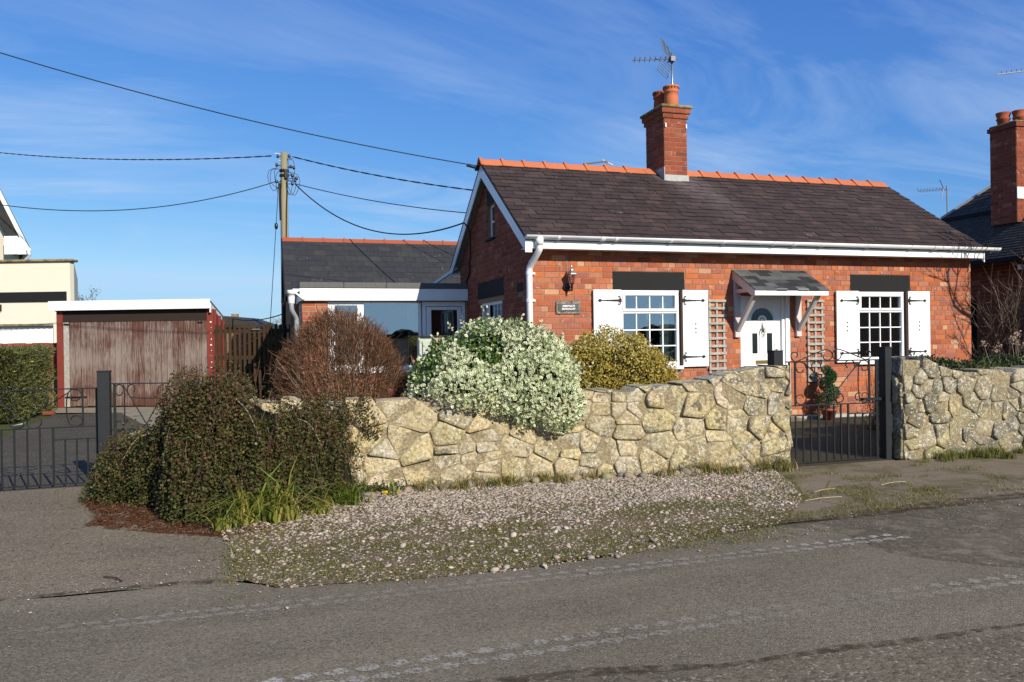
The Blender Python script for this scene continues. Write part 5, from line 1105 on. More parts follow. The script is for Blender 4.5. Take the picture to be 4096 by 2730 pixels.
m = MB(); m.box(OX - .86, OX - .42, Gy - .42, Gy - .35, 4.62, 5.25); m.obj('box_end', 'white_wood', nb); m = MB(); m.tube([(OX + x, y, z) for x, y, z in [(-.05, Gy - .4, 4.72), (-.05, Gy - .3, 4.6), (-.3, Gy - .2, 4.4), (-.35, Gy - .15, 4.3), (-.35, Gy - .15, 3.6)]], .05, 8); m.obj('downpipe', 'white_gutter', nb, True)
MB().tube([(OX - .02, Gy - .42, 4.78), (OX - 4.5, Gy + 6, 4.78)], .07, 8).obj('gutter', 'white_gutter', nb)
lw = thing('brick_garden_wall', 'low red brick wall with brick-on-edge coping behind the left hedge', 'wall', (-8.25, 9.86, 0), -AX)
lwm = boxo('wall', 'mortar', lw, -3.4, 0, 0, .2, 0, 1.36); put_bricks(brick_layout(3.4, 1.36, [], z0=.76, hdr=lambda c: False), (-3.4, 0, 0), (1, 0, 0), (0, -1, 0), 'brick_chimney', lwm, 0)
for i in range(24): x = -3.4 + i * .142; m = MB(); m.box(x + .006, x + .134, -.03, .21, 1.365 + .01 * math.sin(i), 1.49 + .008 * math.sin(i * 1.7), random.random()); m.obj('coping_brick', 'brick_chimney', lw)
# ================================================================== PICKET FENCE AND WHAT SHOWS BEHIND IT
FA = Vector((-4.66, 6.09, 0)); frz = -AX
pf = thing('picket_fence', 'dark brown wooden picket gate and fence between the garage and the bungalow', 'fence', tuple(FA), frz)
pk = [.0, .085]; x = .18
while x < 1.02: pk.append(x); x += .1
pk += [1.06, 1.12, 1.22, 1.31, 1.41, 1.51, 1.61, 1.71]
for i, x in enumerate(pk):
    h = 1.8 + random.uniform(-.012, .012) - (.01 if x > 1.2 else 0); m = MB(); w = .026; m.prism([(x - w, .05), (x + w, .05), (x + w, h - .012), (x + w * .6, h), (x - w * .6, h), (x - w, h - .012)], lambda a, b: (a, 0, b), lambda a, b: (a, .018, b), random.random()); m.obj('picket', 'fence_wood', pf)
for x0, x1 in ((-.05, 1.1), (1.12, 1.8)):
    for z in (.5, 1.1 if False else 1.66): boxo('rail', 'fence_wood', pf, x0, x1, .019, .05, z - .04, z + .04, random.random())
    boxo('rail', 'fence_wood', pf, x0, x1, .019, .05, 1.08, 1.16, random.random())
m = MB(); m.bar((.02, .06, 1.1), (1.0, .06, 1.6), .02, .08, (0, 1, 0)); m.obj('brace', 'fence_wood', pf); m = MB(); m.bar((1.12, .06, 1.58), (1.8, .06, 1.12), .02, .07, (0, 1, 0)); m.obj('brace', 'fence_wood', pf); boxo('latch', 'galvanised', pf, .74, .9, -.03, 0, 1.68, 1.705)
shed = thing('garden_shed', 'weathered timber shed with a dark felt roof seen through the picket gate', 'shed', (-4.9, 10.5, 0), -AX)
for i in range(16): boxo('board', 'shed_wood', shed, 0, 1.25, 0, .03, .1 + i * .11, .1 + i * .11 + .104, random.random())
boxo('wall', 'core_dark', shed, .02, 1.2, .03, 1.8, .1, 1.85); m = MB(); m.prism([(-.1, 1.86), (1.35, 1.76), (1.35, 1.8), (.5, 2.1), (-.1, 2.14)], lambda a, b: (a, -.1, b), lambda a, b: (a, 1.9, b)); m.obj('roof', 'slate_dark', shed)
fr = thing('distant_bungalow', 'distant grey roof just visible above the picket gate', 'house', (-6.5, 26, 0), -AX)
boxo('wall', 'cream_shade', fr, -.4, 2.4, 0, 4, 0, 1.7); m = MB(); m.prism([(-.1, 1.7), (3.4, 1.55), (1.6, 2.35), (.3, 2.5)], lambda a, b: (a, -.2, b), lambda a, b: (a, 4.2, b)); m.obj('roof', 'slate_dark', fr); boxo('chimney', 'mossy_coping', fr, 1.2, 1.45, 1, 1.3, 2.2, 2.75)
# ================================================================== TELEGRAPH POLE AND WIRES
tp = thing('telegraph_pole', 'tall weathered wooden telegraph pole with tangled cables behind the extension', 'pole', (-3.2, 9, 0))
MB().tube([(0, 0, 0), (.0, 0, 3), (-.0, 0, 4.2), (.015, 0, 6.07)], [.115, .10, .092, .080], 14).obj('shaft', 'pole_wood', tp, True)
m = MB(); m.tube([(.08, -.09, 5.35), (.05, -.11, 4.6), (.02, -.11, 3.2)], .012, 5); m.tube([(-.09, -.06, 5.3), (-.10, -.05, 4.9), (-.09, -.05, 4.4)], .03, 5); m.obj('riser_cable', 'cable_black', tp)
m = MB()
for z in (5.5, 5.62): m.lathe([(.11, z - .03), (.115, z), (.11, z + .03)], 12, (.01, 0, 0))
m.box(.02, .09, -.14, -.09, 5.42, 5.62); m.obj('band', 'iron_paint', tp)
for (x, y, z) in ((-.13, 0, 5.97), (.14, 0, 5.99), (-.17, 0, 5.35), (-.16, -.05, 5.75), (.17, -.06, 5.72), (.24, -.05, 5.7), (.2, -.08, 5.5), (.3, -.06, 5.44), (.26, -.06, 5.38), (.2, -.07, 5.3)):
    m = MB(); m.lathe([(.01, -.045), (.032, -.03), (.036, 0), (.026, .02), (.032, .03), (.01, .045)], 10, (x, y, z)); m.tube([(x * .4, 0, z), (x, y, z)], .009, 5); m.obj('insulator', 'plastic_black', tp, True)
rs = random.Random(4)
for i in range(9):
    sx = rs.choice([-1, 1, 1]); z0 = rs.uniform(5.5, 5.95); a = rs.uniform(.1, .34) * sx; m = MB()
    m.tube(smooth_pts([(sx * .09, -.05, z0), (a, -.07, z0 - rs.uniform(-.05, .1)), (a * 1.15, -.08, z0 - .28), (a * .8, -.08, z0 - rs.uniform(.4, .62)), (a * .4, -.09, z0 - .45), (sx * .06, -.1, z0 - .25)], 5), .0065, 5); m.obj('cable_loop', 'cable_black', tp, True)
for z, x in ((6.02, -.2), (5.92, .22), (5.85, -.1)): MB().tube([(0, 0, z), (x, 0, z + .02)], .01, 5).obj('step_bolt', 'galvanised', tp)
def wire(name, label, a, b, sag, r=.012, mat='cable_black', twist=False):
    a = Vector(a); b = Vector(b); K = 40; pts = []
    for i in range(K + 1): t = i / K; p = a.lerp(b, t); p.z -= 4 * sag * t * (1 - t); pts.append(p)
    m = MB()
    if twist:
        for ph in (0, math.pi):
            q = []; d = (b - a).normalized(); s1 = d.cross(Vector((0, 0, 1))).normalized(); K2 = 260
            for i in range(K2 + 1): t = i / K2; p = a.lerp(b, t); p.z -= 4 * sag * t * (1 - t); an = t * (b - a).length * 2 * math.pi / .75 + ph; q.append(p + (s1 * math.cos(an) + Vector((0, 0, 1)) * math.sin(an)) * r * .75)
            m.tube(q, r * .7, 5)
    else: m.tube(pts, r, 6)
    o = m.obj(name, mat, None, True); return tag(o, label, 'cable')
PX = (-3.2, 9, 0)
wire('overhead_cable', 'highest thin black cable sloping from the upper left to the gable peak', (-9.5, 3.2, 6.55), (-.2, 2.1, 4.42), .22, .009)
wire('overhead_cable', 'thick twisted cable running from the left edge to the top of the pole', (-14, 20.3, 8.3), (-3.48, 9, 5.97), .25, .0125, twist=True)
wire('overhead_cable', 'deeply sagging cable crossing the sky from the left edge to the pole below its top', (-13.5, 10.2, 5.9), (-3.36, 9, 5.36), 1.05, .011)
wire('overhead_cable', 'twisted cable from the pole top to behind the gable, nearly straight', (-2.98, 9, 5.98), (1.2, 4.2, 4.35), .1, .0125, twist=True)
wire('overhead_cable', 'middle black cable from the pole going down behind the gable roof', (-2.94, 9, 5.32), (.6, 4.6, 4.0), .1, .011)
wire('overhead_cable', 'slack looping cable from the pole to the bracket on the rear bargeboard', (-2.94, 9, 5.32), (-.2, 3.04, 3.57), .62, .014)
wire('stay_wire', 'thin stay wire running down left of the pole with an insulator on it', (-3.32, 9, 5.34), (-3.63, 8.6, 1.1), 0., .008)
si = MB().lathe([(.01, -.08), (.035, -.06), (.042, 0), (.035, .06), (.01, .08)], 10, (-3.395, 8.92, 4.25)).obj('stay_insulator', 'plastic_black', None, True); tag(si, 'small black insulator on the stay wire beside the pole', 'insulator')
wire('overhead_cable', 'short low cable from the garage roof to the rear wing', (-4.66, 11.0, 2.12), (-3.32, 6.0, 2.02), .12, .012)
wb = MB().box(-.03, .03, -.03, .03, -.04, .04).tube([(0, 0, 0), (-.18, 0, .04)], .02, 6).obj('cable_bracket', 'iron_paint'); wb.location = (-.19, 2.12, 4.38); tag(wb, 'black cable bracket at the peak of the gable bargeboards', 'bracket')
fc = MB().tube(smooth_pts([(-.19, 3.04, 3.57), (-.1, 3.0, 3.4), (-.04, 3.2, 3.0), (-.03, 3.35, 2.85), (-.03, 3.32, 2.7), (-.025, 3.6, 2.5)], 6), .014, 6).obj('gable_cable', 'cable_black', None, True); tag(fc, 'black cable hanging in a curve down the gable wall from the rear bargeboard', 'cable')
# ================================================================== RIGHT NEIGHBOUR (side facing us is in shade)
rn = thing('neighbour_house', 'red brick neighbouring house with dark tiled roofs and tall chimney at the right edge', 'house', (11.35, 0, 0))
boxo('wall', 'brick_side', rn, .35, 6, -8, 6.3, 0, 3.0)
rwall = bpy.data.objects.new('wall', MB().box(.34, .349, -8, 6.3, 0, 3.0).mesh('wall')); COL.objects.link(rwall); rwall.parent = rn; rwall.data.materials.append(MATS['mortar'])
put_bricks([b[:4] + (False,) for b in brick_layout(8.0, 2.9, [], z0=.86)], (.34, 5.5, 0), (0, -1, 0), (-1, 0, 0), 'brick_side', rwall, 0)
boxo('gutter', 'black_paint', rn, -.12, .0, -8, 6.6, 2.9, 2.99); 
for i in range(5): boxo('eaves_bracket', 'white_wood', rn, .05, .34, 4.6 - i * 1.6, 4.68 - i * 1.6, 2.72, 2.82)
m = MB(); m.prism([(-.06, 2.97), (.98, 4.17), (.98, 3.9), (.0, 2.9)], lambda a, b: (a, -8, b), lambda a, b: (a, 6.5, b)); m.obj('roof_deck', 'core_dark', rn); m = MB(); rows = 20
for r in range(rows):     # lower pent roof: courses of plain tiles
    x0 = -.08 + r * .052; z0 = 2.98 + r * .0605; yy = -8.
    while yy < 6.5:
        L_ = .17; h = random.uniform(0, .006); m.add([(x0, yy, z0 + .02 + h), (x0, yy + L_ - .006, z0 + .02 + h), (x0 + .07, yy + L_ - .006, z0 + .075), (x0 + .07, yy, z0 + .075), (x0, yy, z0 - .0), (x0, yy + L_ - .006, z0)], [(0, 3, 2, 1), (0, 1, 5, 4)], random.random()); yy += L_
tag(m.obj('lower_tiles', 'slate_dark', rn), kind='stuff')
boxo('upper_gutter', 'black_paint', rn, .88, 1.0, -8, 4.35, 4.14, 4.22); boxo('upper_wall', 'core_dark', rn, 1.0, 6, -8, 4.3, 3.9, 4.2)
m = MB(); m.add([(.95, 4.26, 4.2), (.92, -8, 4.2), (3.4, -8, 6.6), (3.4, 1.42, 6.6), (5.9, 4.26, 4.2)], [(0, 3, 2, 1), (0, 4, 3)]); m.obj('upper_roof', 'slate_dark', rn)
m = MB()
for r in range(26):
    t = r / 27; x0 = .92 + 2.48 * t; z0 = 4.2 + 2.4 * t; y1 = 4.26 - 2.85 * t; yy = -6.
    while yy < y1 - .1: m.add([(x0, yy, z0 + .025), (x0, min(yy + .24, y1), z0 + .025), (x0 + .12, min(yy + .24, y1), z0 + .122), (x0 + .12, yy, z0 + .122), (x0, yy, z0), (x0, min(yy + .24, y1), z0)], [(0, 3, 2, 1), (0, 1, 5, 4)], random.random()); yy += .25
tag(m.obj('upper_slates', 'slate_dark', rn), kind='stuff'); m = MB(); m.tube([(.95, 4.26, 4.23), (3.4, 1.42, 6.63)], .05, 6); m.obj('hip_capping', 'lead_flashing', rn)
nc = boxo('chimney', 'mortar', rn, .52, 1.6, 1.855, 2.50, 3.8, 5.96)
split_bricks(stack(nc, .52, 1.6, 1.855, 2.50, 3.806, 5.87, 'brick_side', ('f', 'l')), nc, 'brick_side'); boxo('corbel', 'brick_side', nc, .48, 1.64, 1.82, 2.54, 5.87, 5.96); boxo('cap', 'mossy_coping', nc, .5, 1.62, 1.84, 2.52, 5.96, 6.01, bevel=.02)
for i, (px, py_) in enumerate(((.66, 2.28), (.86, 2.05))): m = MB(); m.lathe([(.11, 0), (.12, .25), (.14, .27), (.14, .3), (.12, .31), (.15, .4), (.15, .43), (.12, .43)], 16, (px, py_, 5.85)); m.obj('chimney_pot', 'terracotta_old', nc, True)
boxo('flashing', 'white_gutter', rn, .5, 1.62, 1.83, 1.846, 4.3, 4.55)
a2 = thing('television_aerial', 'small television aerial on a thin mast beyond the right end of the bungalow roof', 'aerial', (13.765, 5.445, 4.0))
MB().tube([(0, 0, 0), (0, 0, 1.35)], .02, 6).obj('mast', 'galvanised', a2); m = MB(); q0 = Vector((.05, 0, 1.27)); q1 = Vector((-.75, .24, 1.22)); m.tube([q0, q1], .012, 5)
for i in range(9): c = q0.lerp(q1, .15 + i * .1); m.tube([c + Vector((0, -.06, -.05)), c + Vector((0, .06, .05))], .007, 4)
m.obj('boom', 'aluminium_dark', a2); m = MB(); m.tube([(-.25, 0, 1.5), (-.12, 0, 1.27)], .009, 5); m.tube([(-.12, 0, 1.27), (-.2, 0, 1.0)], .009, 5); m.obj('reflector', 'aluminium_dark', a2)
a3 = thing('television_aerial', 'long aerial boom with short elements cutting into the upper right edge of the photo', 'aerial', (13.5, 1.33, 5.2)); MB().tube([(0, 0, 0), (0, 0, 2.1)], .02, 6).obj('mast', 'galvanised', a3); m = MB(); q0 = Vector((.1, 0, 2.04)); q1 = Vector((-2.03, .65, 1.79)); m.tube([q0, q1], .013, 5)
for i in range(18): c = q0.lerp(q1, .1 + i * .05); m.tube([c + Vector((0, 0, -.0)), c + Vector((0, 0, .06))], .008, 4)
m.obj('boom', 'aluminium_dark', a3)
# ================================================================== SHRUBS
rs0 = random.Random(77)
def at_(xyz): return np.array(xyz, float)
def local(P, o): return P - np.array(o.location)
# white variegated shrub over the wall
vb = thing('variegated_shrub', 'large rounded white-edged variegated shrub spilling over the top of the stone wall', 'shrub', (-1.4, -2.95, 0))
O_ = (-1.4, -2.95, 0)
parts = [((-1.36, -2.95, .95), (.84, .60, .67), 6800, 1, -.75), ((-1.66, -3.10, .88), (.72, .50, .46), 3600, 2, -.8), ((-1.85, -3.5, .90), (.42, .24, .20), 1300, 9, -.9), ((-1.20, -3.55, .88), (.48, .26, .38), 2900, 3, -.9), ((-.98, -3.7, .74), (.26, .16, .26), 900, 4, -1), ((-1.45, -3.5, .86), (.62, .24, .24), 1500, 6, -.9)]
Ps, Ns = [], []
for c, r, n, sd, lo in parts:
    P, Nn = ell_shell(c, r, int(n * 1.9), .2, lo, sd * 3.1, .085, 3.0); Ps.append(P); Ns.append(Nn)
P = np.concatenate(Ps); Nn = np.concatenate(Ns)
keep = np.ones(len(P), bool)
for c, r, *_ in parts: keep &= (((P - np.array(c)) / np.array(r)) ** 2).sum(1) > .52
P, Nn = P[keep], Nn[keep]; inwall = (P[:, 2] < .86) & (P[:, 1] > -3.62 + .0) & (P[:, 1] < -3.2); P, Nn = P[~inwall], Nn[~inwall]
rn_ = rng.random(len(P)) * .86
gd_ = ((P[:, 0] + .25 * P[:, 2]) < -1.32 + .2 * np.sin(P[:, 1] * 7)) & (P[:, 2] > 1.22 + .16 * np.sin(P[:, 0] * 9) + .25 * (P[:, 0] + 1.9)) & (rng.random(len(P)) < .88)
rn_ = np.where(gd_, .88 + .12 * rng.random(len(P)), rn_); sp_ = rng.random(len(P)) < .05; rn_ = np.where(sp_, .9, rn_)
top_ = (P[:, 2] > 1.50) & (rng.random(len(P)) < .35); rn_ = np.where(top_, .88 + .12 * rng.random(len(P)), rn_)
leaves('foliage', 'leaf_variegated', vb, local(P, vb), Nn, .031 + .017 * rng.random(len(P)), LEAF8, .35, .9, rn_, 1.0, True)
sg = []
for i in range(70):
    g = norm(np.array((rs0.gauss(0, 1), rs0.gauss(-.2, 1), abs(rs0.gauss(.3, .8))))); q = np.array((.06, 0, .95)) + g * np.array((.88, .6, .66)); e = q + (g + rng.normal(0, .4, 3)) * rs0.uniform(.05, .13); sg.append(([q - g * .1, q, e], .003, .0015, .3)); 
P2 = np.array([s_[0][2] - (s_[0][2] - s_[0][1]) * t_ for s_ in sg for t_ in (0, .25, .5, .75) for _ in range(2)]); leaves('stray_shoot_leaves', 'leaf_variegated', vb, P2, norm(rng.normal(0, 1, (len(P2), 3)) + (0, 0, .5)), .034, LEAF8, .3, .8, rng.random(len(P2)) * .86, 1.0, True); twigs('stray_shoots', 'twig_brown', vb, sg)['kind'] = 'stuff'
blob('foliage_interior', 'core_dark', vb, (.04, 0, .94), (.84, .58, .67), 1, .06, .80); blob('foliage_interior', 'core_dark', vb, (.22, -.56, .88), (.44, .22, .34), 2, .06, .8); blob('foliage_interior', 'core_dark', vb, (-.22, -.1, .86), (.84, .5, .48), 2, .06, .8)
# gold shrub
gbush = thing('golden_shrub', 'dense rounded golden-leaved shrub behind the wall in front of the left window', 'shrub', (.22, -2.5, 0))
parts = [((.16, -2.5, .85), (.68, .52, .66), 9500, 11, -.5), ((.42, -2.5, .72), (.64, .5, .60), 6500, 12, -.5), ((-.12, -2.5, .80), (.46, .42, .60), 5600, 13, -.4), ((.62, -2.5, .55), (.52, .42, .46), 3200, 14, -.3)]
Ps, Ns = [], []
for c, r, n, sd, lo in parts: P, Nn = ell_shell(c, r, int(n * 1.8), .2, lo, sd * 2.3, .085, 3.6); Ps.append(P); Ns.append(Nn)
P = np.concatenate(Ps); Nn = np.concatenate(Ns); keep = np.ones(len(P), bool)
for c, r, *_ in parts: keep &= (((P - np.array(c)) / np.array(r)) ** 2).sum(1) > .5
P, Nn = P[keep], Nn[keep]; rn_ = rng.random(len(P)); rn_ = np.where((P[:, 2] > 1.25) & (rng.random(len(P)) < .35), .75 + .1 * rng.random(len(P)), rn_)
leaves('foliage', 'leaf_gold', gbush, local(P, gbush), Nn, .0155 + .010 * rng.random(len(P)), LEAF2, .45, .8, rn_, 1.3, True)
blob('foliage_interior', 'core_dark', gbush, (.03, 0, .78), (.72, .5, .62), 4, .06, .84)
sg = []
for i in range(420):
    g = norm(rng.normal(0, 1, 3)); g[2] = abs(g[2]) * 1.0 + .1; g = norm(g); c = np.array((.02, 0, .80)); p = c + g * np.array((.68, .5, .62)); q = p + (g + rng.normal(0, .3, 3)) * .07; sg.append(([p - g * .08, p, q], .0022, .001, random.random()))
twigs('twig', 'twig_brown', gbush, sg)
# brown twiggy shrub
bb = thing('bare_brown_shrub', 'clipped dome-shaped bare shrub of fine red-brown twigs in front of the extension', 'shrub', (-2.98, -2.45, 0))
segs = []; rs = random.Random(3); BC = np.array((0, 0, .80)); BR_ = np.array((.70, .62, .93)); tips = []
def surf(g): return BC + g * BR_ * (1 + .09 * mnoise.noise(Vector(g * 2.5)) + .05 * mnoise.noise(Vector(g * 7)))
for i in range(330):
    b0 = np.array((rs.gauss(0, .16), rs.gauss(0, .14), .0)); g = norm(np.array((rs.gauss(0, 1), rs.gauss(0, 1), abs(rs.gauss(.55, .75)) + .05))); e = surf(g); mid = b0 * .5 + e * .5 + np.array((rs.gauss(0, .05), rs.gauss(0, .05), -.10)); cu = smooth_pts([b0, (b0 * 2 + mid) / 3 + (0, 0, .05), mid, e], 3)
    segs.append((cu, rs.uniform(.0045, .009), .002, rs.choice([rs.uniform(0, .6), .95]) if rs.random() < .8 else 1.0)); tips.append((cu, g))
for cu, g in tips:
    for j in range(9):
        t = rs.randint(3, len(cu) - 1); p = cu[t]; dd = norm(g + np.array((rs.gauss(0, .55), rs.gauss(0, .55), rs.gauss(.25, .4)))); L_ = rs.uniform(.10, .26); q = p + dd * L_; r = (q - BC) / BR_; rr = np.linalg.norm(r)
        if rr > 1.07: q = BC + r / rr * BR_ * rs.uniform(.98, 1.07)
        segs.append(([p, (p + q) / 2 + np.array((rs.gauss(0, .01), rs.gauss(0, .01), 0)), q], .0028, .0012, rs.random() * .9))
for i in range(13500):
    g = norm(np.array((rs.gauss(0, 1), rs.gauss(0, 1), rs.gauss(.25, 1)))); 
    if g[2] < -.62 or (g[2] < .1 and rs.random() < .45): continue
    p = BC + (surf(g) - BC) * rs.uniform(.78, .98); dd = norm(g * .75 + np.array((rs.gauss(0, .4), rs.gauss(0, .4), .45 + rs.gauss(0, .35)))); q = p + dd * rs.uniform(.05, .12); segs.append(([p, (p + q) / 2 + np.array((rs.gauss(0, .008), rs.gauss(0, .008), 0)), q], .0028, .0013, rs.random()))
for i in range(160):
    g = norm(np.array((rs.gauss(0, 1), rs.gauss(0, 1), abs(rs.gauss(.2, 1))))); q = surf(g); segs.append(([q - g * .1, q + g * .02, q + (g + rng.normal(0, .35, 3)) * rs.uniform(.05, .13)], .003, .0013, rs.random()))
twigs('twigs', 'twig_brown', bb, segs)
segs = []
for i in range(26):
    a0 = np.array((rs.uniform(-.3, .25), rs.uniform(-.3, 0), .05)); e = np.array((rs.uniform(-.72, -.3), rs.uniform(-.6, -.3), rs.uniform(.5, 1.25))); segs.append((smooth_pts([a0, (a0 + e) / 2 + np.array((.05, -.05, -.03)), e], 4), rs.uniform(.006, .010), .003, rs.random()))
twigs('stem', 'twig_grey', bb, segs)
# rose bush behind the wall
rb = thing('rose_bush', 'thin pruned rose bush with a few red buds left of the variegated shrub', 'shrub', (-2.22, -2.3, 0)); segs = []; tips = []
for i in range(9):
    a0 = np.array((rs.gauss(0, .03), rs.gauss(0, .03), .4)); p = [a0]; d0 = norm(np.array((rs.gauss(0, .35), rs.gauss(0, .2), 1.))); 
    for j in range(5): d0 = norm(d0 + np.array((rs.gauss(0, .22), rs.gauss(0, .2), .05))); p.append(p[-1] + d0 * rs.uniform(.14, .2))
    segs.append((p, .008, .003, rs.random())); tips.append(p[-1])
    for j in (2, 3, 4): q = p[j] + norm(np.array((rs.gauss(0, 1), rs.gauss(0, .5), .6))) * rs.uniform(.08, .2); segs.append(([p[j], q], .004, .002, rs.random())); tips.append(q)
segs.append(([(0, 0, 0), (0, 0, .45)], .018, .014, .5)); twigs('branches', 'twig_grey', rb, segs, 5)
P = np.array([t + rng.normal(0, .012, 3) for t in tips[:14] for _ in range(4)]); leaves('bud', 'berry_red', rb, P, norm(rng.normal(0, 1, (len(P), 3))), .03)
# trailing cotoneaster draped over the wall and bank
ct = thing('trailing_shrub', 'sprawling dark green trailing shrub with grey stems covering the left end of the stone wall', 'shrub', (-4.1, -3.5, 0))
mounds = [((-4.20, -3.60, .0), (.46, .66, 1.15), 640), ((-3.86, -3.78, .0), (.44, .60, .93), 620), ((-3.55, -3.62, .0), (.36, .50, .83), 480), ((-4.22, -3.95, .0), (.36, .50, .72), 320), ((-3.28, -3.52, .0), (.28, .26, .82), 330), ((-4.66, -3.02, .0), (.48, .50, .66), 430), ((-4.96, -2.86, .0), (.36, .40, .46), 240), ((-3.12, -3.42, .5), (.34, .10, .40), 190), ((-4.42, -3.25, 0.), (.36, .45, .80), 300), ((-3.62, -4.0, .0), (.30, .34, .60), 240), ((-3.34, -3.72, .0), (.36, .36, .62), 300)]
LP, LN, LR, segs = [], [], [], []
def mpt(c, r, ph, th, s):     # boxy dome
    ct_, st_ = max(0, math.cos(th)) ** .55, math.sin(th); k_ = 1 + .13 * mnoise.noise(Vector((math.cos(ph) * 3 + s, math.sin(ph) * 3, th * .7))) * 2 + .10 * mnoise.noise(Vector((math.cos(ph) * 9 + s, math.sin(ph) * 9, th * 2)))
    return np.array((c[0] + r[0] * ct_ * math.cos(ph) * k_, c[1] + r[1] * ct_ * math.sin(ph) * k_, c[2] + r[2] * st_ * (1 + .5 * (k_ - 1))))
for mi, (c, r, ns) in enumerate(mounds):
    for i in range(ns):
        ph = rs.uniform(math.pi * .92, math.pi * 2.08) if rs.random() < .85 else rs.uniform(0, 6.28); th = rs.uniform(.1, 1.5); dphi = rs.gauss(0, .55); pts = []; L_ = rs.uniform(.2, .8); lift = rs.uniform(-.10, .06); tt = th; pp = ph; last = None
        while tt > -.05:
            q = mpt(c, r, pp, tt, mi * 7.); q = q + (q - np.array(c)) * lift / np.linalg.norm(q - np.array(c)) * 1.0
            if q[2] < .015: break
            pts.append(q); step = .028 / max(.25, math.hypot(r[2] * math.cos(tt), .4 * r[0] * math.sin(tt) + .1)); tt -= step; pp += dphi * step + rs.gauss(0, .022)
            if len(pts) * .026 > L_: break
        if len(pts) < 4: continue
        pts = np.array(pts); inside = False; tcl = rs.random(); red = tcl < .13
        if i % 3 == 0: segs.append((pts[::3] if len(pts) > 6 else pts, .0022 if rs.random() < .95 else .005, .0012, rs.random() * (.6 if rs.random() < .8 else 1.)))
        d0 = np.gradient(pts, axis=0); d0 = norm(d0)
        for j in range(len(pts)):
            out = norm(pts[j] - np.array((c[0], c[1], c[2] + .1)))
            side = norm(np.cross(d0[j], out))
            for s_ in (-1, 1):
                if rs.random() < .22: continue
                LP.append(pts[j] + side * s_ * .006 + rng.normal(0, .006, 3)); LN.append(norm(side * s_ * .7 + out * .5 + d0[j] * .5)); LR.append(.80 + .14 * rs.random() if red and rs.random() < .6 else (rs.random() * .78 if rs.random() < .95 else rs.uniform(.94, .997 if rs.random() < .97 else 1)))
LP = np.array(LP); LN = np.array(LN); LR = np.array(LR); keep = np.ones(len(LP), bool)
for c, r, _ in mounds:
    q = (LP - np.array(c)) / np.array(r); keep &= ~((np.hypot(q[:, 0], q[:, 1]) < .80) & (np.abs(q[:, 2]) < .82) & ((np.hypot(q[:, 0], q[:, 1]) ** 2.6 + np.abs(q[:, 2]) ** 2.6) < .62))
# let some wall stones show through
for (gx, gz, gr) in ((-3.83, .86, .085), (-3.72, .84, .06), (-2.98, .55, .10), (-3.02, .25, .12), (-3.2, .78, .05)): keep &= ~((np.hypot(LP[:, 0] - gx, (LP[:, 2] - gz)) < gr) & (LP[:, 1] > -4.6) & (rng.random(len(LP)) < .9))
LP, LN, LR = LP[keep], LN[keep], LR[keep]; LR = np.where((rng.random(len(LR)) < np.clip((LP[:, 2] - .35) * .55, 0, .5)) & (LR < .8), .66 + .26 * rng.random(len(LR)), LR)
leaves('foliage', 'leaf_cotoneaster', ct, local(LP, ct), LN, .017 + .009 * rng.random(len(LP)), LEAF2, .1, .45, LR, 1.35)
segs = [([np.asarray(p) - np.array(ct.location) for p in s_[0]], *s_[1:]) for s_ in segs]; twigs('stems', 'twig_dark', ct, segs)
segs = []
for (a0, b0) in (((-4.15, -3.9, 1.0), (-4.35, -4.25, .35)), ((-4.0, -4.1, .95), (-3.8, -4.35, .6)), ((-3.5, -3.95, .75), (-3.3, -4.0, .5)), ((-4.75, -3.3, .62), (-5.0, -3.3, .35))):
    a0, b0 = np.array(a0), np.array(b0); segs.append((smooth_pts([a0 - ct.location, (a0 + b0) / 2 + (0, -.03, .07) - np.array(ct.location), b0 - ct.location], 5), .006, .003, .8))
twigs('stem', 'twig_grey', ct, segs, 5)
for i, (c, r, _) in enumerate(mounds):
    if c[2] > .2: continue
    vs = []; fs = []; n1, n2 = 10, 28
    for a in range(n1 + 1):
        for b in range(n2): p = mpt(c, tuple(x * .86 for x in r), 2 * math.pi * b / n2, (math.pi / 2) * a / n1, i * 7.) - np.array(ct.location); vs.append(tuple(p))
    for a in range(n1):
        for b in range(n2): fs.append((a * n2 + b, a * n2 + (b + 1) % n2, (a + 1) * n2 + (b + 1) % n2, (a + 1) * n2 + b))
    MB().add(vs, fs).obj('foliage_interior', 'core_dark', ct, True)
# stray trailing shoots
segs = []; SP = []
for i in range(110):
    c, r, _ = mounds[rs.randrange(len(mounds))]; q = mpt(c, r, rs.uniform(3.0, 6.4), rs.uniform(.35, 1.45), 0); o_ = norm(q - np.array(c)); p1_ = q + o_ * rs.uniform(.03, .10) + (0, 0, .02); p2_ = p1_ + o_ * rs.uniform(.02, .07) + (rs.gauss(0, .03), rs.gauss(0, .02), -rs.uniform(.03, .14)); cu = [x - np.array(ct.location) for x in smooth_pts([q - o_ * .05, p1_, p2_], 4)]; segs.append((cu, .0026, .001, rs.random()))
    for x in cu: SP += [x + rng.normal(0, .006, 3) for _ in range(3)]
twigs('stray_shoots', 'twig_brown', ct, segs)['kind'] = 'stuff'; SP = np.array(SP); leaves('stray_shoot_leaves', 'leaf_cotoneaster', ct, SP, norm(rng.normal(0, 1, (len(SP), 3))), .02, LEAF2, .1, .5, .5 + .42 * rng.random(len(SP)), 1.3)
# sprigs sticking up
segs = []
for i in range(26):
    p = np.array((rs.uniform(-.25, .6), rs.uniform(-.3, .2), rs.uniform(.98, 1.12))); q = p + np.array((rs.gauss(0, .07), rs.gauss(0, .05), rs.uniform(.08, .26))); segs.append(([p, (p + q) / 2 + rng.normal(0, .012, 3), q], .003, .0012, rs.random() * .5))
twigs('sprig', 'twig_brown', ct, segs)['kind'] = 'stuff'
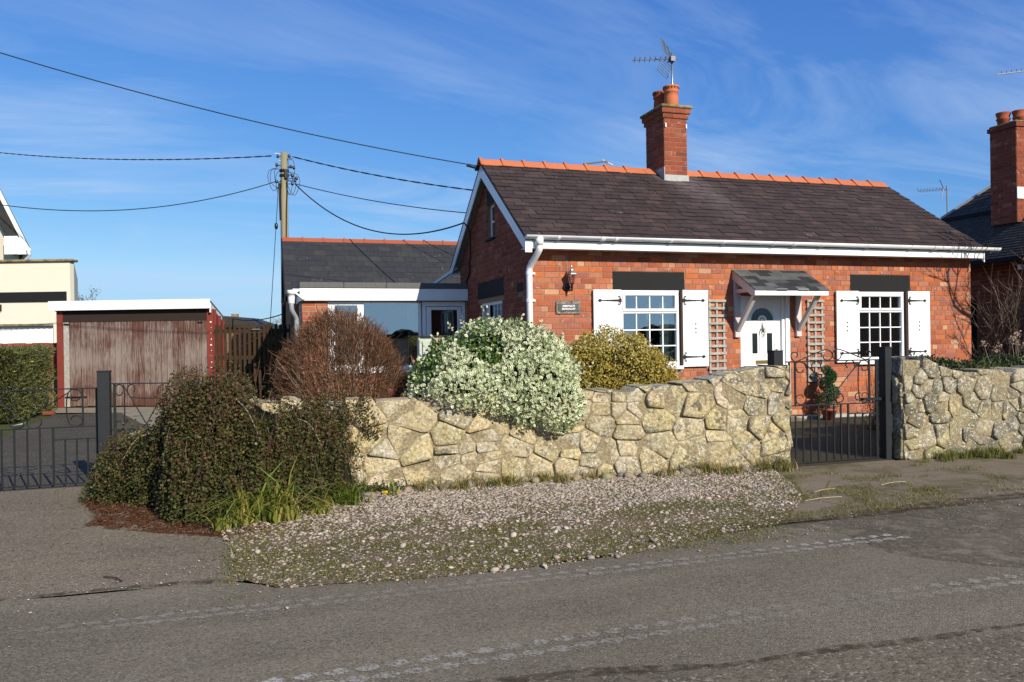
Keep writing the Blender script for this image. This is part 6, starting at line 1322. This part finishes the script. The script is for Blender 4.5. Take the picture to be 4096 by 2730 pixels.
# left hedge along the drive
hd = thing('clipped_hedge', 'clipped green hedge with small yellow flowers along the left side of the driveway', 'hedge', (-8.6, 6.6, 0)); P = []; Nn = []
hx0, hx1, hy0, hy1, hh = -1.6, .45, -1.0, 2.0, 1.36
n = 26000
for i in range(n):
    f = rs.random(); x, y, z = rs.uniform(hx0, hx1), rs.uniform(hy0, hy1), rs.uniform(0.02, hh); dpt = rs.random() ** 2 * .16
    if f < .38: y = hy0 + dpt - .10 * mnoise.noise(Vector((x * 3, z * 3, 1))); nn = (0, -1, .3)
    elif f < .62: x = hx1 - dpt - .10 * mnoise.noise(Vector((y * 3, z * 3, 4))); nn = (1, 0, .3)
    else: z = hh - dpt + .10 * mnoise.noise(Vector((x * 2.5, y * 2.5, 7))) - .06 * (1 - min(1, (y - hy0) * 2)); nn = (0, 0, 1)
    P.append((x, y, z)); Nn.append(nn)
P = np.array(P); Nn = np.array(Nn, float); rn_ = rng.random(len(P)) * .97; rn_ = np.where(rng.random(len(P)) < .004, 1., rn_)
leaves('foliage', 'leaf_hedge', hd, P, Nn, .04 + .05 * rng.random(len(P)), LEAF2, .5, .7, rn_, .35)
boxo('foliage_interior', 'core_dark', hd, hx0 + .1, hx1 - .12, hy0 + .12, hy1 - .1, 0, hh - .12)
# topiary in pot, behind the gate
tpry = thing('potted_topiary', 'spiral clipped topiary in a terracotta pot standing against the brick wall', 'potted plant', (5.08, -.30, .0))
MB().lathe([(.085, 0), (.115, .16), (.125, .16), (.125, .20), (.11, .20), (.10, .17)], 18).obj('pot', 'pot_clay', tpry, True)
P = []; Nn = []
for i in range(5200):
    t = rs.random(); a = t * 4.6 * math.pi; z = .22 + t * .62; R = .17 * (1 - .62 * t); c = np.array((R * .62 * math.cos(a), R * .62 * math.sin(a), z)); g = norm(np.array((rs.gauss(0, 1), rs.gauss(0, 1), rs.gauss(0, 1)))); P.append(c + g * (.112 - .045 * t) * rs.uniform(.8, 1.05)); Nn.append(g)
leaves('foliage', 'leaf_topiary', tpry, np.array(P), np.array(Nn), .024, LEAF2, .1, .6); MB().tube([(0, 0, .1), (0, 0, .85)], [.02, .01], 6).obj('stem', 'bark', tpry)
# thin red-stemmed shrub behind gate, near post
rsb = thing('red_stemmed_shrub', 'small leafless shrub with thin reddish stems behind the right side of the garden gate', 'shrub', (5.0, -1.55, 0)); segs = []
for i in range(34):
    x = rs.uniform(-.22, .22); p = [np.array((x * .5, rs.uniform(-.1, .1), 0))]
    for j in range(5): p.append(p[-1] + np.array((x * .12 + rs.gauss(0, .015), rs.gauss(0, .02), rs.uniform(.12, .2))))
    segs.append((p, .006, .002, rs.random()))
twigs('stems', 'twig_brown', rsb, segs); P = np.array([(rs.gauss(0, .14), rs.gauss(0, .12), rs.uniform(0, .4)) for _ in range(900)]); leaves('foliage', 'leaf_dark', rsb, P, norm(rng.normal(0, 1, (900, 3))), .03)
# planting on top of the right wall
gcv = thing('wall_top_plants', 'low dark green ground cover spilling along the top behind the right stone wall', 'plants', (5.2, -3.4, 0)); gcv['kind'] = 'stuff'
P = np.array([(rs.uniform(-1.5, 2.4), rs.uniform(-.42, .5), 0) for _ in range(9000)]); P[:, 2] = .93 + .07 * np.sin(P[:, 0] * 5) + .10 * (P[:, 1] + .3) + rng.normal(0, .03, len(P)); P = P[(P[:, 0] > -1.45 + .3 * rng.random(len(P)))]
leaves('foliage', 'leaf_dark', gcv, P, np.tile([0, -.4, 1.], (len(P), 1)), .035, LEAF2, .4, .8)
boxo('raised_bed', 'soil', None, 4.3, 9.5, -3.66, -2.6, 0, .90)['kind'] = 'structure'
sp = [(rs.uniform(-1.35, .2), rs.uniform(-.3, .3), .9, rs.uniform(.10, .24), .018, rs.uniform(0, 6.3), rs.uniform(.2, .7)) for _ in range(110)]; blades('strap_leaves', 'strap_blade', gcv, sp, (.1, .8))
for i, (x, y, h) in enumerate(((5.5, -3.3, .42), (5.68, -3.3, .34), (5.95, -3.25, .46), (5.3, -3.2, .3), (6.2, -3.2, .4))):
    sh = thing('dry_seed_head', ('dried flower stem with pale seed heads second from left above the right wall', 'short dried flower stem in the middle of the group above the right wall', 'tall dried flower stem fourth from left above the right wall', 'shortest dried flower stem, leftmost above the right wall', 'dried flower stem nearest the right edge above the right wall')[i], 'plant', (x, y, .95), 0, 'dried flower stems above the right wall'); segs = []; hp = []
    for j in range(3): a0 = np.array((rs.gauss(0, .02), rs.gauss(0, .02), 0)); q = a0 + np.array((rs.gauss(0, .06), rs.gauss(0, .04), h * rs.uniform(.7, 1.05))); segs.append((smooth_pts([a0, (a0 + q) / 2 + rng.normal(0, .015, 3), q], 4), .005, .003, rs.random())); hp.append(q)
    twigs('stem', 'twig_grey', sh, segs, 4); P = np.array([q + rng.normal(0, .018, 3) for q in hp for _ in range(26)]); hd_ = leaves('head', 'seed_head', sh, P, norm(rng.normal(0, 1, (len(P), 3))), .028); hd_['kind'] = 'stuff'
# ================================================================== TREES
def tree(name, label, cat, loc, h, spread, seed, depth=5, r0=.12, mat='bark', twig='twig_grey', leafn=0, leafm='leaf_dark', lsz=.06, low=.3, group=None, upb=.25, ang=.55, droop=0.):
    t = thing(name, label, cat, loc, 0, group); rs = random.Random(seed); big = []; fine = []; tips = []
    def grow(p, d, L, r, lv):
        pts = [p]; q = p; n = 4
        for i in range(n): d = norm(d + np.array((rs.gauss(0, .13), rs.gauss(0, .13), rs.gauss(0, .08) + .05 - droop * (depth - lv) * .1))); q = q + d * L / n; pts.append(q)
        (big if lv >= depth - 2 else fine).append((pts, r, r * .62, rs.random()))
        if lv <= 1: tips.append(q)
        if lv == 0: return
        for i in range(3 if lv > 1 else 4):
            j = rs.randint(2, n); a = rs.uniform(0, 6.28); s_ = rs.uniform(.6, 1.) * ang * 1.5; ax = norm(np.array((math.cos(a), math.sin(a), rs.uniform(-.2, .5) + upb))); nd = norm(d * (1 - s_ * .4) + ax * s_ * spread); grow(pts[j], nd, L * rs.uniform(.62, .82), r * .58, lv - 1)
    grow(np.array((0., 0, 0)), np.array((0, 0, 1.)), h * low, r0, depth)
    twigs('trunk', mat, t, big, 6); twigs('branches', twig, t, fine, 3)
    if leafn: T = np.array(tips); P = T[rng.integers(0, len(T), leafn)] + rng.normal(0, .12, (leafn, 3)) * lsz * 8; leaves('crown', leafm, t, P, norm(rng.normal(0, 1, (leafn, 3))), lsz * (.6 + .8 * rng.random(leafn)))
    return t
tree('bare_tree', 'bare tree with mossy twigs showing above the white garage fascia at far left', 'tree', (-12.1, 33.7, 0), 5.3, 1.1, 21, 6, .2, leafn=3600, leafm='leaf_hedge', lsz=.06, low=.30)
tree('bare_tree', 'leafless tree off the right edge whose twigs reach in front of the neighbouring roof', 'tree', (9.7, -2.9, 0), 5.0, 1.2, 8, 6, .11, low=.36)
tree('bare_tree', 'pale bare trees on the skyline above the picket fence, nearest the bungalow', 'tree', (-3.4, 30.8, 0), 2.9, 1.1, 31, 6, .12, low=.32); tree('bare_tree', 'dark bushy tree on the skyline above the picket gate', 'tree', (-4.2, 31.5, 0), 2.5, 1., 32, 5, .12, leafn=1500, leafm='leaf_dark', lsz=.09, low=.34)
# conifer tips behind the gable
cf = thing('conifer_tree', 'feathery conifer whose green branch tips show behind the rear bargeboard', 'tree', (3.5, 12.5, 0)); segs = [([(0, 0, 0), (0, 0, 5.6)], .16, .03, .5)]; P = []; Nn = []
for i in range(420):
    z = rs.uniform(1, 5.4); a = rs.uniform(0, 6.28); L_ = (6.3 - z) * .34 * rs.uniform(.7, 1.1); d = np.array((math.cos(a), math.sin(a), .12)); p = [np.array((0, 0, z)) + d * L_ * t_ + np.array((0, 0, -.25 * L_ * t_ * t_ + .12 * L_ * t_ ** 3)) for t_ in (0, .35, .7, 1)]; segs.append((p, .02, .005, .5))
    for j in range(34): t_ = rs.uniform(.25, 1.02); q = np.array((0, 0, z)) + d * L_ * t_ + np.array((0, 0, -.25 * L_ * t_ * t_ + .12 * L_ * t_ ** 3)); P.append(q + rng.normal(0, .05, 3)); Nn.append(d + rng.normal(0, .4, 3))
twigs('trunk', 'bark', cf, segs, 5); leaves('crown', 'leaf_dark', cf, np.array(P), np.array(Nn), .13, LEAF2, .1, .4, None, .3)
# green hedge behind fence, shade shrubs beside the neighbour
def leafbox(name, label, cat, loc, r, n, mat, sz, seed):
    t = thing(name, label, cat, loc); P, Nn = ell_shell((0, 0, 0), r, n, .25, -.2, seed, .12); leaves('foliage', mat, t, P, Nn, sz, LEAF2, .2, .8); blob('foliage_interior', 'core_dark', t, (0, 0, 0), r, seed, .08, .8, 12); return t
leafbox('green_hedge', 'bright green hedge seen through the dark pickets next to the bungalow', 'hedge', (-3.5, 9.4, 0), (1.0, .8, 1.62), 9000, 'leaf_hedge', .06, 3.)
bs = thing('bare_shrub', 'tall tangle of bare pale twigs in the dark gap right of the bungalow', 'shrub', (10.2, .9, 0)); segs = []
for i in range(60):
    p = [np.array((rs.uniform(-.5, .6), rs.uniform(-.4, .4), 0))]; d = norm(np.array((rs.gauss(0, .28), rs.gauss(0, .25), 1)))
    for j in range(8): d = norm(d + np.array((rs.gauss(0, .17), rs.gauss(0, .17), .02))); p.append(p[-1] + d * rs.uniform(.24, .36))
    segs.append((p, .013, .004, rs.random()))
    for j in range(3, 9):
        for _ in range(2): dd = norm(d + rng.normal(0, .55, 3)); segs.append(([p[j], p[j] + dd * .16, p[j] + dd * .3 + (0, 0, .05)], .005, .002, rs.random()))
twigs('branches', 'twig_dark', bs, segs); leafbox('dark_shrub', 'dark evergreen shrub in the shaded gap behind the right stone wall', 'shrub', (9.6, -.2, 0), (1.1, .7, 1.05), 5000, 'leaf_dark', .05, 9.)
yd = boxo('side_fence', 'core_dark', None, 9.2, 11.3, 2.4, 2.45, 0, 2.1); tag(yd, 'dark boarded fence deep in the shaded gap between the two brick houses', 'fence')
# across the road, behind the camera: what the panes reflect
bk = thing('far_hedgerow', 'dark hedgerow with round trees across the fields, seen only as reflection in the panes', 'hedgerow', (0, -62, 0)); bk['kind'] = 'stuff'
for i in range(26):
    x = -70 + i * 6 + rs.uniform(-2, 2); s_ = rs.uniform(1.3, 2.6); blob('crown', 'core_dark', bk, (x, rs.uniform(-3, 3), .8), (rs.uniform(2.2, 4), 2.5, s_ * .75), i, .22, 1., 14)
m = MB(); m.box(-120, 120, -6, -5, 0, 1.5); m.obj('hedge', 'core_dark', bk)
# ================================================================== SMALL THINGS ON THE GROUND
ICO = None
def ico():
    t = (1 + 5 ** .5) / 2; v = norm(np.array([(-1, t, 0), (1, t, 0), (-1, -t, 0), (1, -t, 0), (0, -1, t), (0, 1, t), (0, -1, -t), (0, 1, -t), (t, 0, -1), (t, 0, 1), (-t, 0, -1), (-t, 0, 1)], float))
    f = np.array([(0, 11, 5), (0, 5, 1), (0, 1, 7), (0, 7, 10), (0, 10, 11), (1, 5, 9), (5, 11, 4), (11, 10, 2), (10, 7, 6), (7, 1, 8), (3, 9, 4), (3, 4, 2), (3, 2, 6), (3, 6, 8), (3, 8, 9), (4, 9, 5), (2, 4, 11), (6, 2, 10), (8, 6, 7), (9, 8, 1)]); return v, f
IV, IF = ico()
def pebbles(name, label, cat, pts, sz, flat=.6, mat='pebble', z0=.01):
    n = len(pts); a = rng.random(n) * 6.28; s = sz * np.exp(rng.normal(0, .28, n)); tl = rng.normal(0, .3, (n, 2)); ca, sa = np.cos(a), np.sin(a)
    X = np.stack([ca, sa, tl[:, 0]], -1) * (s * (1 + .35 * rng.random(n)))[:, None]; Y = np.stack([-sa, ca, tl[:, 1]], -1) * s[:, None]; Zc = np.stack([-tl[:, 0], -tl[:, 1], np.ones(n)], -1) * (s * flat)[:, None]
    V, Fc, at = inst(IV, IF, np.column_stack([pts[:, 0], pts[:, 1], z0 + s * flat * .45]), np.stack([X, Y, Zc], -1), rng.random(n)); o = link(name, np_mesh(name, V, Fc, at, True), mat); return tag(o, label, cat, None, 'stuff')
def in_poly(pts, poly):
    x, y = pts[:, 0], pts[:, 1]; ins = np.zeros(len(pts), bool); j = len(poly) - 1
    for i in range(len(poly)):
        xi, yi = poly[i]; xj, yj = poly[j]; ins ^= ((yi > y) != (yj > y)) & (x < (xj - xi) * (y - yi) / (yj - yi + 1e-12) + xi); j = i
    return ins
GP = [(-4.1, -4.75), (-4.0, -5.5), (-3.93, -6.05), (-3.72, -6.32), (-2.44, -6.47), (-1.55, -6.38), (-.64, -6.15), (-.1, -6.0), (.55, -5.4), (.95, -4.75), (1.3, -4.0), (1.3, -3.9), (-2.9, -3.45), (-3.9, -4.45)]
q = np.column_stack([rng.uniform(-4.2, 1.4, 52000), rng.uniform(-6.5, -3.4, 52000)]); q = q[in_poly(q, GP)]
# dense clean stones near the wall, thinner and mossier toward the road and the left corner
dn_ = (q[:, 1] + 5.05 + .10 * (q[:, 0] + 2)) * 1.7 + np.array([.9 * mnoise.noise(Vector((a * 1.6, b * 2.4, 0))) for a, b in q]); pr = np.clip(.46 + dn_ * .6, .13, 1.0); up_ = rng.random(len(q)) < pr; ql = q[~up_][:4200]; q = q[up_]
pebbles('gravel', 'bed of pinkish beige gravel and pebbles between the stone wall and the road', 'gravel', q, .0095, .5, z0=.005)
pebbles('gravel', 'flat pebbles trodden into the mossy ground along the road side of the gravel', 'gravel', ql, .0085, .2, z0=.007)
q2 = np.column_stack([rng.uniform(-4.3, .9, 300), rng.uniform(-6.5, -4.3, 300)]); q2 = q2[in_poly(q2, [(x * 1.01, y * 1.01 + .02) for x, y in GP])]; pebbles('large_pebbles', 'scattered larger pebbles lying on the gravel and at its edges', 'pebbles', q2, .015, .6)
q3 = np.column_stack([rng.uniform(-5.5, 4, 500), -6.05 + rng.normal(0, .28, 500)]); pebbles('loose_chippings', 'loose stone chippings along the edge of the road', 'chippings', q3, .0045, .6)
# cobbles along the foot of the wall
def cobble(x, y, s, lab, grp, sx=1.):
    v = [Vector(p) for p in IV]; bm_v = []; seed = rs.random() * 30
    import bmesh
    bm = bmesh.new(); bmesh.ops.create_icosphere(bm, subdivisions=2, radius=1); me = bpy.data.meshes.new('cobble')
    for vv in bm.verts: k_ = 1 + .16 * mnoise.noise(vv.co * 1.3 + Vector((seed, 0, 0))); vv.co = Vector((vv.co.x * s * sx * k_, vv.co.y * s * .8 * k_, vv.co.z * s * .72 * k_))
    for f_ in bm.faces: f_.smooth = True
    bm.to_mesh(me); bm.free(); o = link('cobble', me, 'cobble'); o.location = (x, y, s * .38); o.rotation_euler = (rs.gauss(0, .15), rs.gauss(0, .15), rs.uniform(0, 6.28)); return tag(o, lab, 'stone', grp)
cobble(-2.9, -3.97, .068, 'single smooth yellow-brown cobble sitting at the left end of the gravel', None, 1.2)
for i in range(64):
    u = rs.uniform(1.35, 5.5) if i > 22 else 1.2 + i * .195; p = WA + wd * u + wn * rs.uniform(.07, .20 if u > 2.3 else .28)
    cobble(p.x, p.y, rs.uniform(.032, .062), 'rounded grey or brown cobble edging the foot of the long stone wall', 'cobbles lining the foot of the long stone wall', rs.uniform(1, 1.4))
# grass, moss, weeds
def near_wall(n, lo, hi, a, b): 
    out = []
    for _ in range(n): u = rs.uniform(a, b); p = WA + wd * u + wn * rs.uniform(lo, hi); out.append((p.x, p.y))
    return out
sp = []
cl_ = [(rs.uniform(1.2, 5.6), rs.uniform(.06, .34), rs.randint(8, 40)) for _ in range(58)] + [(5.52, .12, 130), (5.3, .16, 90), (4.65, .12, 120), (5.45, .3, 60), (2.55, .16, 70), (2.2, .2, 60)]
for u, w, n in cl_:
    c = WA + wd * u + wn * w
    for _ in range(n): a = rs.uniform(0, 6.28); sp.append((c.x + rs.gauss(0, .045), c.y + rs.gauss(0, .035), .005, rs.uniform(.05, .15) * (1.5 if n > 60 else 1.1), rs.uniform(.005, .010), a, rs.uniform(.3, 1.1)))
tag(blades('grass_tufts', 'grass_blade', None, sp), 'short grass tufts along the foot of the long stone wall', 'grass', None, 'stuff')
sp = []
for u, w, n in [(rs.uniform(.05, 4.2), rs.uniform(.02, .26), rs.randint(30, 110)) for _ in range(26)] + [(.62, .1, 160), (.95, .08, 160), (1.25, .05, 180), (1.6, .1, 120), (1.1, .34, 150)]:
    c = WC + wd2 * u + wn2 * w
    for _ in range(n): sp.append((c.x + rs.gauss(0, .05), c.y + rs.gauss(0, .03), .0, rs.uniform(.05, .17), rs.uniform(.004, .008), rs.uniform(0, 6.28), rs.uniform(.2, .9)))
tag(blades('grass_tufts', 'grass_blade', None, sp, (0, .62)), 'green grass clumps along the foot of the right stone wall', 'grass', None, 'stuff')
sp = []; k_ = 0
while k_ < 20000:
    x, y = rs.uniform(-4.05, 1.9), rs.uniform(-6.42, -4.2); v = mnoise.noise(Vector((x * 1.7, y * 2.6, 3))) + .35 * mnoise.noise(Vector((x * 6, y * 6, 3))) - (y + 5.2) * .34 + (.08 if x > .35 else 0)
    k_ += 1
    if v < .06 or (x > -.2 and y < -6.0): continue
    for _ in range(3): sp.append((x + rs.gauss(0, .02), y + rs.gauss(0, .02), .008, rs.uniform(.008, .028), rs.uniform(.003, .006), rs.uniform(0, 6.28), rs.uniform(.5, 1.6)))
for (cx, cy) in [(rs.uniform(.4, 3.4), rs.uniform(-5.7, -4.3)) for _ in range(26)] + [(-3.75, -5.15), (-3.4, -5.4), (-3.7, -6.1), (-1.9, -5.4), (-2.6, -5.1), (.9, -4.6), (.8, -4.9), (1.0, -4.4), (.6, -5.2), (.85, -4.75)]:
    for _ in range(rs.randint(20, 75)): sp.append((cx + rs.gauss(0, .08), cy + rs.gauss(0, .05), .006, rs.uniform(.015, .055), .005, rs.uniform(0, 6.28), rs.uniform(.5, 1.5)))
tag(blades('moss_and_grass', 'grass_blade', None, sp, (0, .8)), 'low moss and fine grass growing in patches through the gravel and old paving', 'moss', None, 'stuff')
# strappy plants: individuals
def strap(x, y, n, h, label, w=.02, group=None, lo=.15, hi=.95):
    t = thing('strappy_plant', label, 'plant', (x, y, 0), 0, group); sp = [(rs.gauss(0, .06 * h / .3), rs.gauss(0, .04), .0, h * 1.25 * rs.uniform(.5, 1.15), w * rs.uniform(.7, 1.2), rs.uniform(3.6, 5.9) if rs.random() < .7 else rs.uniform(0, 6.28), rs.uniform(.35, 1.5)) for _ in range(n)]; blades('leaves', 'strap_blade', t, sp, (lo, hi)); return t
strap(-3.90, -4.54, 62, .42, 'largest strappy plant with arching yellow-green leaves in front of the trailing shrub'); strap(-3.68, -4.56, 52, .56, 'tall upright strappy plant just right of the largest one, leaves reaching up the trailing shrub', .022)
strap(-4.06, -4.66, 40, .26, 'small strappy plant at the left foot of the trailing shrub'); strap(-3.36, -4.40, 34, .24, 'middling yellowish strappy tuft between the two green strappy clumps')
strap(-3.10, -4.12, 75, .32, 'dense green strappy clump left of the single yellow-brown cobble', .014, None, .0, .6); strap(-2.68, -3.86, 16, .2, 'few striped strappy leaves right of the single yellow-brown cobble', .014)
strap(-4.32, -3.62, 12, .62, 'pale strap leaves poking from the left of the trailing shrub below the gate rail', .02) ; 
dd = thing('dandelion', 'yellow dandelion flower among grass right of the single cobble', 'flower', (-2.76, -4.0, 0)); P = np.array([(rs.gauss(0, .006), rs.gauss(0, .006), .06) for _ in range(60)]); leaves('flower_head', 'petal_yellow', dd, P, norm(rng.normal(0, 1, (60, 3)) + (0, 0, 1.)), .022); MB().tube([(0, 0, 0), (0, 0, .06)], .003, 4).obj('stem', 'strap_blade', dd)
# low creeping sprigs at the wall foot
cs = thing('creeping_sprig', 'dark creeping shoots at the wall foot right of the trailing shrub', 'plant', (-2.75, -3.6, 0)); P = []; 
for i in range(26):
    a = rs.uniform(2.6, 6.6); L_ = rs.uniform(.15, .42)
    for j in range(int(L_ / .012)): t_ = j * .012; P.append((math.cos(a) * t_, -abs(math.sin(a)) * t_ * .6 - .02, .03 + .5 * t_ * rs.uniform(.4, .6) * (1 if i % 2 else .2) + rs.gauss(0, .006)))
P = np.array(P); leaves('foliage', 'leaf_cotoneaster', cs, P, norm(rng.normal(0, 1, (len(P), 3))), .02, LEAF2, .3, .5, rng.random(len(P)) * .5, 1.3)
# leaf litter by the drive
sheet('litter_patch', wob([(-5.35, -3.0), (-5.1, -3.7), (-5.15, -4.1), (-4.7, -4.5), (-4.35, -4.75), (-4.0, -5.0), (-3.85, -4.85), (-3.9, -4.5), (-4.3, -3.9), (-4.8, -3.0)], .05, .08, 2.), .0035, 'litter_base')
LPl = [(-5.45, -2.95), (-5.25, -3.6), (-5.1, -4.15), (-4.75, -4.45), (-4.45, -4.75), (-3.95, -5.0), (-3.7, -4.7), (-4.2, -3.7), (-5.0, -2.8)]
q = np.column_stack([rng.uniform(-5.8, -3.5, 17000), rng.uniform(-5.2, -2.6, 17000)]); q = q[in_poly(q, LPl)] + rng.normal(0, .05, (1, 2)); n = len(q); a = rng.random(n) * 6.28; tl = rng.normal(0, .35, (n, 2)); s = .018 + .03 * rng.random(n)
X = np.stack([np.cos(a), np.sin(a), tl[:, 0]], -1) * (s * .10)[:, None]; Y = np.stack([-np.sin(a), np.cos(a), tl[:, 1]], -1) * s[:, None]; Zc = np.stack([0 * a, 0 * a, 1 + 0 * a], -1) * s[:, None]
V, Fc, at = inst(*LEAF2[:2], np.column_stack([q, .006 + .008 * rng.random(n)]), np.stack([X, Y, Zc], -1), rng.random(n)); tag(link('leaf_litter', np_mesh('leaf_litter', V, Fc, at), 'leaf_litter'), 'reddish brown needles and leaf litter spread below the trailing shrub', 'leaf litter', None, 'stuff')
q = np.column_stack([rng.uniform(-8, -3, 900), rng.uniform(-5.8, 4, 900)]); n = len(q); a = rng.random(n) * 6.28; s = .02 + .02 * rng.random(n)
V, Fc, at = inst(*LEAF2[:2], np.column_stack([q, np.full(n, .008)]), np.stack([np.stack([np.cos(a), np.sin(a), 0 * a], -1) * (s * .3)[:, None], np.stack([-np.sin(a), np.cos(a), 0 * a], -1) * s[:, None], np.stack([0 * a, 0 * a, s], -1)], -1), rng.random(n)); tag(link('fallen_leaves', np_mesh('fallen_leaves', V, Fc, at), 'leaf_litter'), 'tiny dead leaves scattered over the driveway', 'leaves', None, 'stuff')
for (x0, y0, x1, y1, r, lab) in ((.55, -5.45, .95, -5.42, .003, 'longest pale dry straw stalk lying on the pavement near the road'), (.85, -5.18, 1.15, -5.1, .003, 'forked pale straw stalk behind the longest one on the pavement'), (1.65, -5.12, 1.98, -5.07, .003, 'pale straw stalk lying by the road edge at the right'), (-4.72, -5.72, -4.6, -5.85, .004, 'small curved dark twig on the driveway near the road edge')):
    o = MB().tube(smooth_pts([(x0, y0, .012), ((x0 + x1) / 2, (y0 + y1) / 2 + .015, .016), (x1, y1, .012)], 4), r, 5).obj('straw_stalk' if 'straw' in lab else 'twig', 'straw' if 'straw' in lab else 'jamb_brown', None); tag(o, lab, 'stalk' if 'straw' in lab else 'twig')
bk2 = boxo('loose_brick', 'brick_chimney', None, -.11, .11, -.05, .05, 0, .07, bevel=.008); bk2.location = (-7.98, 7.35, 0); bk2.rotation_euler = (0, 0, -.2); tag(bk2, 'loose orange brick lying at the foot of the hedge by the garage', 'brick')
pp = MB().add([(-.1, -.03, .01), (.06, -.05, .03), (.1, .03, .05), (-.03, .05, .02)], [(0, 1, 2, 3)]).obj('paper_scrap', 'paper_white', None); pp.location = (-7.92, 5.0, 0); tag(pp, 'crumpled white scrap of paper on the grass beside the hedge', 'litter')
# birdhouse-like planter on the lawn behind the wall
bhs = thing('mosaic_planter', 'pale green and wood box planter with dark roof edge in front of the extension door', 'planter', (-1.2, 1.5, 0))
boxo('lid', 'iron_paint', bhs, -.24, .5, -.16, .16, 1.475, 1.49); boxo('panel', 'mosaic_pale', bhs, -.18, .02, -.10, .1, .4, 1.47); boxo('panel', 'mosaic_pale', bhs, -.13, .0, -.13, -.101, .5, 1.40, .3); boxo('panel', 'birdhouse_wood', bhs, .055, .2, -.12, .08, 1.1, 1.47); boxo('panel', 'mosaic_pale', bhs, .2, .45, -.10, .1, .4, 1.47); boxo('post', 'iron_paint', bhs, .02, .05, -.11, .1, .0, 1.475)
# tyre prints: thin dusty lugs in two staggered rows
m = MB()
def prints(x0, x1, yf, st, sc):
    x = x0; i = 0
    while x < x1:
        fade = max(0, min(1, .5 + .9 * mnoise.noise(Vector((x * .55, yf(x), 1)))))
        for row in (0, 1):
            cx, cy = x + row * st * .5, yf(x) - row * .085 * sc; pts = [(-.035, -.01), (-.01, -.022), (.03, -.018), (.045, .0), (.03, .022), (.0, .028), (-.02, .012), (-.05, .006)]; b = [(cx + px * sc * (1.2 if row else 1), cy + (py_ if not row else -py_) * sc * 1.25, .0115) for px, py_ in pts]
            m.add([(cx, cy, .0115)] + b, [(0, 1 + j, 1 + (j + 1) % 8) for j in range(8)], fade * (.7 if row else 1))
            for kk in range(1, 9): m.r[-kk] = fade * .75
        x += st; i += 1
prints(-5.2, .4, lambda x: -6.60 + .02 * math.sin(x), .115, 1.0); prints(-3.9, 1.2, lambda x: -7.58 - .02 * math.sin(x * 1.3), .13, 1.15)
tag(m.obj('tyre_prints', 'tyre_dust', None), kind='stuff', label='rows of pale dusty tractor tyre prints along the road', cat='tyre marks')
# red solid garden light at trellis
sl_ = MB().bar((-.03, 0, -.03), (.03, 0, .03), .06, .02, (0, 1, 0)).obj('solar_light', 'solar_panel', None); sl_.location = (4.97, -.07, .74); tag(sl_, 'small square solar light hung on the right trellis near its foot', 'light')
